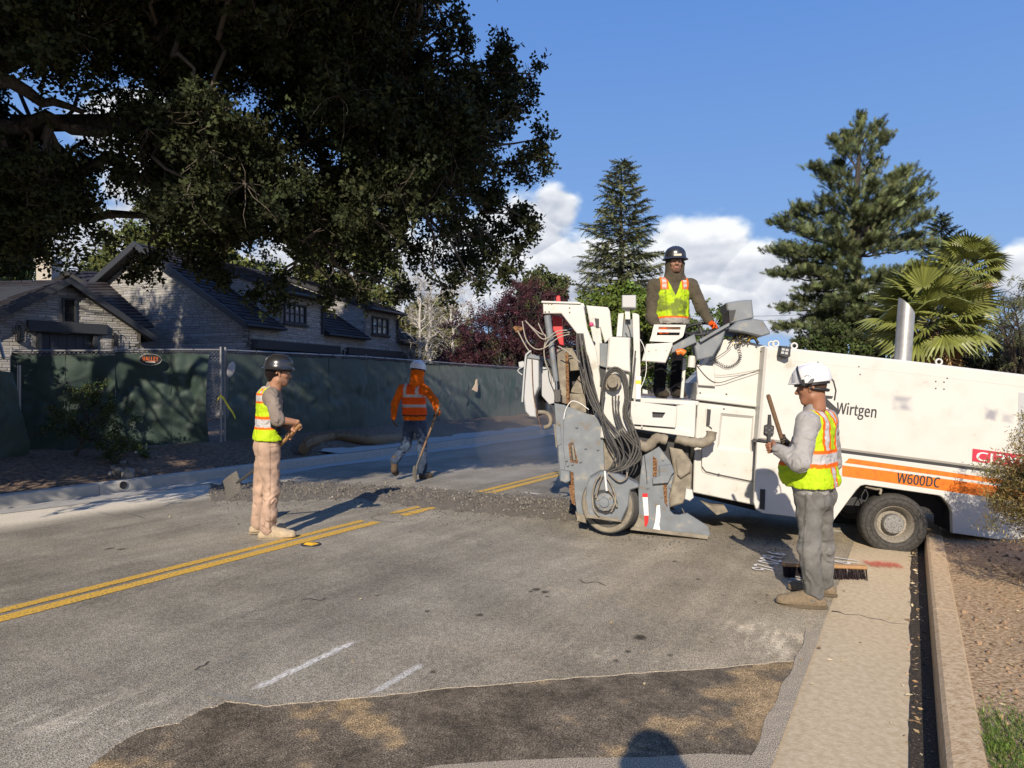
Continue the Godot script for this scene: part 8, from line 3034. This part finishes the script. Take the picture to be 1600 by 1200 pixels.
func build_small() -> void:
	var white := spray_picture(Color(.9, .89, .86), 201)
	ground_piece("paint_mark", stroke(line_on_road([388, 1083], [560, 1001]), .075), white)
	ground_piece("paint_mark", stroke(line_on_road([578, 1088], [662, 1038]), .07), spray_picture(Color(.88, .87, .84), 205, .85))
	ground_piece("paint_mark", stroke(line_on_road([312, 1084], [420, 1103]), .06, .007), spray_picture(Color(.62, .6, .56), 207, .9))
	ground_piece("paint_mark", stroke(line_on_road([815, 769], [845, 773]), .12), white)
	ground_piece("paint_mark", stroke(line_on_road([1296, 830], [1316, 831]), .1), white)
	ground_piece("paint_mark", stroke(line_on_road([1350, 884], [1410, 886]), .26, .022), spray_picture(Color(.80, .24, .16), 211, .75))
	# survey figures sprayed on the road beside the gutter
	var wr := Node3D.new()
	wr.name = "survey_writing"
	add_child(wr)
	wr.set_meta("kind", "structure")
	var a := on_road(1206, 896)
	var b := on_road(1238, 852)
	var al := (b - a).normalized()
	var up_ := Vector3.UP.cross(al).normalized()
	if up_.x > 0: up_ = -up_
	scrawl("97.029.6", a, al, up_, .165, wr)
	a = on_road(1278, 918)
	scrawl("VA1=", a, al, up_, .22, wr)
	a = on_road(1336, 897)
	scrawl("STA1", a, al, up_, .20, wr)
	# raised yellow lane markers
	for q in [[430, 841, "yellow road marker against the toe of the man in beige trousers"], [486, 851, "yellow road marker right of the double yellow line"]]:
		var p := on_road(q[0], q[1])
		var o := thing("road_marker", q[2], "road marker", p, "raised yellow lane markers")
		var d := Geo.new()
		d.lathe([Vector2(.092, .0), Vector2(.09, .006), Vector2(0, .006)], 20, Transform3D(Basis(Vector3(1, 0, 0), Vector3.UP, Vector3(0, 0, 1)), p))
		part("glue_pad", d, M.ink, o)
		var g := Geo.new()
		var t := Transform3D(Basis(road(0, 1), Vector3.UP, road(-1, 0)), p)
		g.hexa([t * Vector3(-.055, .004, .05), t * Vector3(.055, .004, .05), t * Vector3(.055, .004, -.05), t * Vector3(-.055, .004, -.05), t * Vector3(-.042, .02, .018), t * Vector3(.042, .02, .018), t * Vector3(.042, .02, -.018), t * Vector3(-.042, .02, -.018)])
		part("reflector", g, mat(lin(.75, .42, .02), .3), o)
	# the patched ring in the road near the centre line
	var ring := []
	var c := on_road(618, 808)
	for k in 25: ring.append(c + Vector3(cos(TAU * k / 24) * .26, .006, sin(TAU * k / 24) * .26))
	ground_piece("road_patch_ring", stroke(ring, .035), spray_picture(Color(.5, .46, .4), 215, .6))
	var crack := spray_picture(Color(.03, .027, .024), 219, .95)
	for q in [[[302, 1050], [312, 1043], [319, 1041], [327, 1033]], [[150, 800], [180, 806], [200, 803], [230, 812]], [[905, 905], [915, 912], [932, 910], [950, 918]], [[470, 940], [482, 936], [500, 939], [512, 934]]]:
		var pts := []
		for p in q: pts.append(on_road(p[0], p[1]))
		ground_piece("crack", stroke(spline(pts, 5), .018, .0055), crack)
	litter()
	left_verge()
	right_shrub()
	for q in [[494, 488], [500, 496]]:
		var w := Geo.new()
		var pts := []
		for k in 12: pts.append(at(lerpf(1040, 1330, k / 11.0), lerpf(q[0], q[1], k / 11.0) + 3.0 * sin(k / 11.0 * PI), 75))
		w.tube(pts, .018, 4)
		tag(part("power_line", w, M.black), "thin black overhead wire far behind the machine, %s of two" % ("upper" if q[0] < 498 else "lower"), "wire", "overhead wires")

func flat_leaf() -> ArrayMesh:
	var g := Geo.new()
	var n := Vector3.UP
	g.quad(Vector3(-1, 0, 0), Vector3(-.1, .12, .45), Vector3(1, .1, 0), Vector3(.0, .05, 0), n)
	g.quad(Vector3(-1, 0, 0), Vector3(.0, .05, 0), Vector3(1, .1, 0), Vector3(-.1, .2, -.45), n)
	return g.mesh()

func litter() -> void:
	var leaf := flat_leaf()
	var xs := []
	var cols := []
	var put := func(p: Vector3, s: float, col: Color) -> void:
		xs.append(Transform3D(Basis.from_euler(Vector3(rng.randfn(0, .3), rng.randf() * TAU, rng.randfn(0, .3))).scaled_local(Vector3(s, s, s)), p + Vector3(0, .006, 0)))
		cols.append(col)
	var tan_ := [Color(.42, .30, .15), Color(.30, .19, .09), Color(.55, .45, .27), Color(.2, .13, .07), Color(.6, .5, .33)]
	# in the gutter against the kerb
	for k in 520:
		var u := rng.randf_range(1.6, 9.0)
		var v := .085 - absf(rng.randfn(0, .045))
		put.call(road(u, v, road_h(v) + rng.randf() * .012), rng.randf_range(.009, .026), tan_[rng.randi() % 5])
	# thinly over the road, gutter and repair
	for k in 150:
		var u := rng.randf_range(1.0, 12.0)
		var v := rng.randf_range(-7.5, .05) if rng.randf() < .45 else rng.randf_range(-2.0, .05)
		put.call(road(u, v, road_h(v) + .004), rng.randf_range(.008, .02), tan_[rng.randi() % 5])
	var bumps := noise(1.1, 4, FastNoiseLite.TYPE_SIMPLEX_SMOOTH, 31)
	for k in 900:
		var u := rng.randf_range(.5, 9.0)
		var v := .3 + absf(rng.randfn(0, 1.1))
		put.call(road(u, v, verge_h(u, v, bumps)), rng.randf_range(.008, .02), tan_[rng.randi() % 5])
	var sc := scatter("leaves", leaf, M.stone, xs, cols)
	sc.set_meta("label", "dry tan leaves lying in the gutter and over the soil on the right")
	xs = []
	cols = []
	for k in 2400:
		var u := rng.randf_range(3.0, 26.0)
		var v := -10.42 - absf(rng.randfn(0, .9))
		put.call(road(u, v, verge_h(u, v, bumps)), rng.randf_range(.014, .04), tan_[rng.randi() % 4])
	scatter("leaves", leaf, M.stone, xs, cols).set_meta("label", "brown fallen leaves along the foot of the green fence")
	# stones on the right verge
	xs = []
	cols = []
	for k in 2600:
		var u := rng.randf_range(.3, 10.0)
		var v := .28 + absf(rng.randfn(0, 1.2))
		var s := .004 + .014 * pow(rng.randf(), 4.0)
		xs.append(stone_at(road(u, v, verge_h(u, v, bumps) + s * .3), s))
		var t := rng.randf_range(.6, 1.5)
		cols.append(Color(.26 * t, .175 * t, .11 * t))
	for k in 380:
		var u := rng.randf_range(1.0, 9.0)
		var v := .08 - absf(rng.randfn(0, .05))
		var s := .004 + .012 * pow(rng.randf(), 2.5)
		xs.append(stone_at(road(u, v, road_h(v) + s * .4), s))
		var t := rng.randf_range(.3, 1.6)
		cols.append(Color(.28 * t, .2 * t, .14 * t))
	scatter("gravel", pebble(5), M.stone, xs, cols).set_meta("label", "small stones in the bare brown soil right of the kerb")
	# grass at the lower right corner
	xs = []
	cols = []
	var blade := Geo.new()
	blade.quad(Vector3(-.5, 0, 0), Vector3(.5, 0, 0), Vector3(.35, .55, .12), Vector3(-.3, .55, .12), Vector3(0, 0, 1))
	blade.tri(Vector3(-.3, .55, .12), Vector3(.35, .55, .12), Vector3(.1, 1, .4), Vector3(0, .3, 1))
	for k in 5200:
		var q: Array = [[1560, 1175, .24], [1525, 1195, .16], [1597, 1128, .16], [1530, 1150, .10], [1640, 1190, .3], [1600, 1215, .3]][rng.randi() % 6]
		var o := on_level(q[0], q[1], .17) + Vector3(rng.randfn(0, q[2]), 0, rng.randfn(0, q[2] * .8))
		var r := to_road(o)
		if r.y < .27: continue
		o.y = verge_h(r.x, r.y, bumps) - .003
		var b := Basis.from_euler(Vector3(rng.randfn(0, .55), rng.randf() * TAU, rng.randfn(0, .4)))
		xs.append(Transform3D(b.scaled_local(Vector3(.004, rng.randf_range(.02, .055), .03)), o))
		cols.append(tint(Color(.105, .165, .035), .3, .12))
	scatter("grass", blade.mesh(), M.leaf, xs, cols).set_meta("label", "short green grass at the lower right corner beside the kerb")

func left_verge() -> void:
	# straw roll laid along the kerb
	var pts := spline([on_verge(474, 699, .08), on_verge(482, 697.5, .08), on_verge(520, 693, .08), on_verge(580, 686, .08), on_verge(650, 679, .08)], 8)
	var root := thing("straw_roll", "brown straw erosion roll lying behind the left kerb at the apron", "straw roll", on_verge(466, 703))
	var g := Geo.new()
	var rs := PackedFloat32Array()
	for k in pts.size(): rs.append(.095 + .01 * sin(k * 1.3))
	g.tube(pts, rs, 14)
	part("roll", g, M.straw, root)
	var f := Geo.new()
	for k in 1500:
		var i := rng.randi_range(0, pts.size() - 2)
		var p: Vector3 = (pts[i] as Vector3).lerp(pts[i + 1], rng.randf())
		var an := rng.randf() * TAU
		var d := Vector3(cos(an) * .6, sin(an), cos(an) * .4).normalized()
		var t: Vector3 = (pts[i + 1] - pts[i]).normalized()
		var q := p + d * .094
		var l := rng.randf_range(.03, .1)
		f.col = Color(.3, .2, .1) * rng.randf_range(.4, 1.5)
		f.tube([q, q + (t * rng.randf_range(-1, 1) + d * rng.randf_range(.1, .5)).normalized() * l], .003, 3, false)
	part("straw", f, M.stone, root).set_meta("kind", "stuff")
	# rubble by the bush
	for q in [[185, 722, 12.3, .13], [200, 720, 12.5, .16], [214, 724, 12.2, .1], [176, 728, 12.0, .08], [192, 729, 11.9, .09], [226, 719, 12.6, .08], [172, 718, 12.5, .07]]:
		var p := on_verge(q[0], q[1] + 6, .03)
		var mesh := pebble(int(q[0]))
		var o := part("rubble", mesh, M.old_concrete)
		o.transform = stone_at(p, q[3] * .75)
		tag(o, "grey lump of broken concrete on the soil beside the dark bush", "rubble", "broken concrete by the bush")
	# timber and pipes lying by the fence further on
	for q in [[700, 661, 738, 659, 23.0, "short pale board lying at the foot of the fence, left of two"], [742, 658, 760, 657.5, 23.6, "short pale board lying at the foot of the fence, right of two"]]:
		var b := Geo.new()
		b.tube([at(q[0], q[1], q[4]), at(q[2], q[3], q[4] + .3)], .04, 4)
		tag(part("board", b, M.new_concrete), q[5], "board")
	# the dark bush before the fence
	var puffs := []
	for q in [[135, 625, .28], [150, 640, .34], [120, 650, .32], [165, 655, .36], [105, 672, .3], [140, 675, .42], [175, 682, .4], [200, 690, .32], [190, 668, .3], [158, 612, .18], [130, 606, .16], [88, 648, .16], [82, 665, .2], [215, 700, .24], [160, 700, .36], [185, 640, .16]]:
		puffs.append([at(q[0], q[1], 12.0 + rng.randf_range(-.4, .35)), q[2]])
	var leaf := [leaf_spray(12, .045, .026, .16, 71), leaf_spray(10, .05, .028, .14, 72)]
	round_tree("shrub", "dark leafy bush standing before the left fence panel", on_verge(118, 716), puffs, 260, 1.0, Color(.06, .08, .03), leaf, .035)

func right_shrub() -> void:
	var puffs := []
	for q in [[1622, 720, 5.6, .26], [1601, 746, 5.6, .24], [1626, 764, 5.5, .32], [1594, 774, 5.7, .2], [1616, 799, 5.5, .26], [1636, 824, 5.4, .24], [1666, 704, 5.5, .4], [1686, 774, 5.4, .45], [1726, 724, 5.2, .5], [1746, 804, 5.1, .45], [1586, 726, 5.8, .1], [1578, 752, 5.8, .09], [1582, 794, 5.8, .12], [1571, 769, 5.9, .06], [1626, 696, 5.6, .14], [1716, 834, 4.6, .4], [1786, 764, 4.4, .45]]:
		puffs.append([at(q[0], q[1], q[2]), q[3]])
	var leaf := [leaf_spray(26, .036, .007, .14, 81, 1.1), leaf_spray(22, .032, .0065, .12, 82, 1.1)]
	round_tree("shrub", "feathery olive brown shrub at the right edge before the machine's tail", Vector3(4.45, .13, -5.35), puffs, 1350, 1.0, Color(.24, .19, .075), leaf, .04)
	# boughs of the next shrub along, outside the picture, that dapple kerb and soil
	var more := []
	for q in [[3.45, 1.15, -4.1, .2], [3.7, 1.35, -4.3, .26], [3.9, 1.0, -4.5, .3], [2.9, 1.1, -2.2, .18], [3.2, 1.35, -2.1, .3], [3.4, .9, -2.4, .3], [3.6, 1.5, -2.6, .34], [2.75, .85, -2.3, .1]]:
		more.append([Vector3(q[0], q[1], q[2]), q[3]])
	round_tree("shrub", "olive brown shrub just outside the right edge that dapples the kerb", Vector3(3.8, .13, -2.9), more, 420, 1.0, Color(.15, .125, .05), leaf, .04)
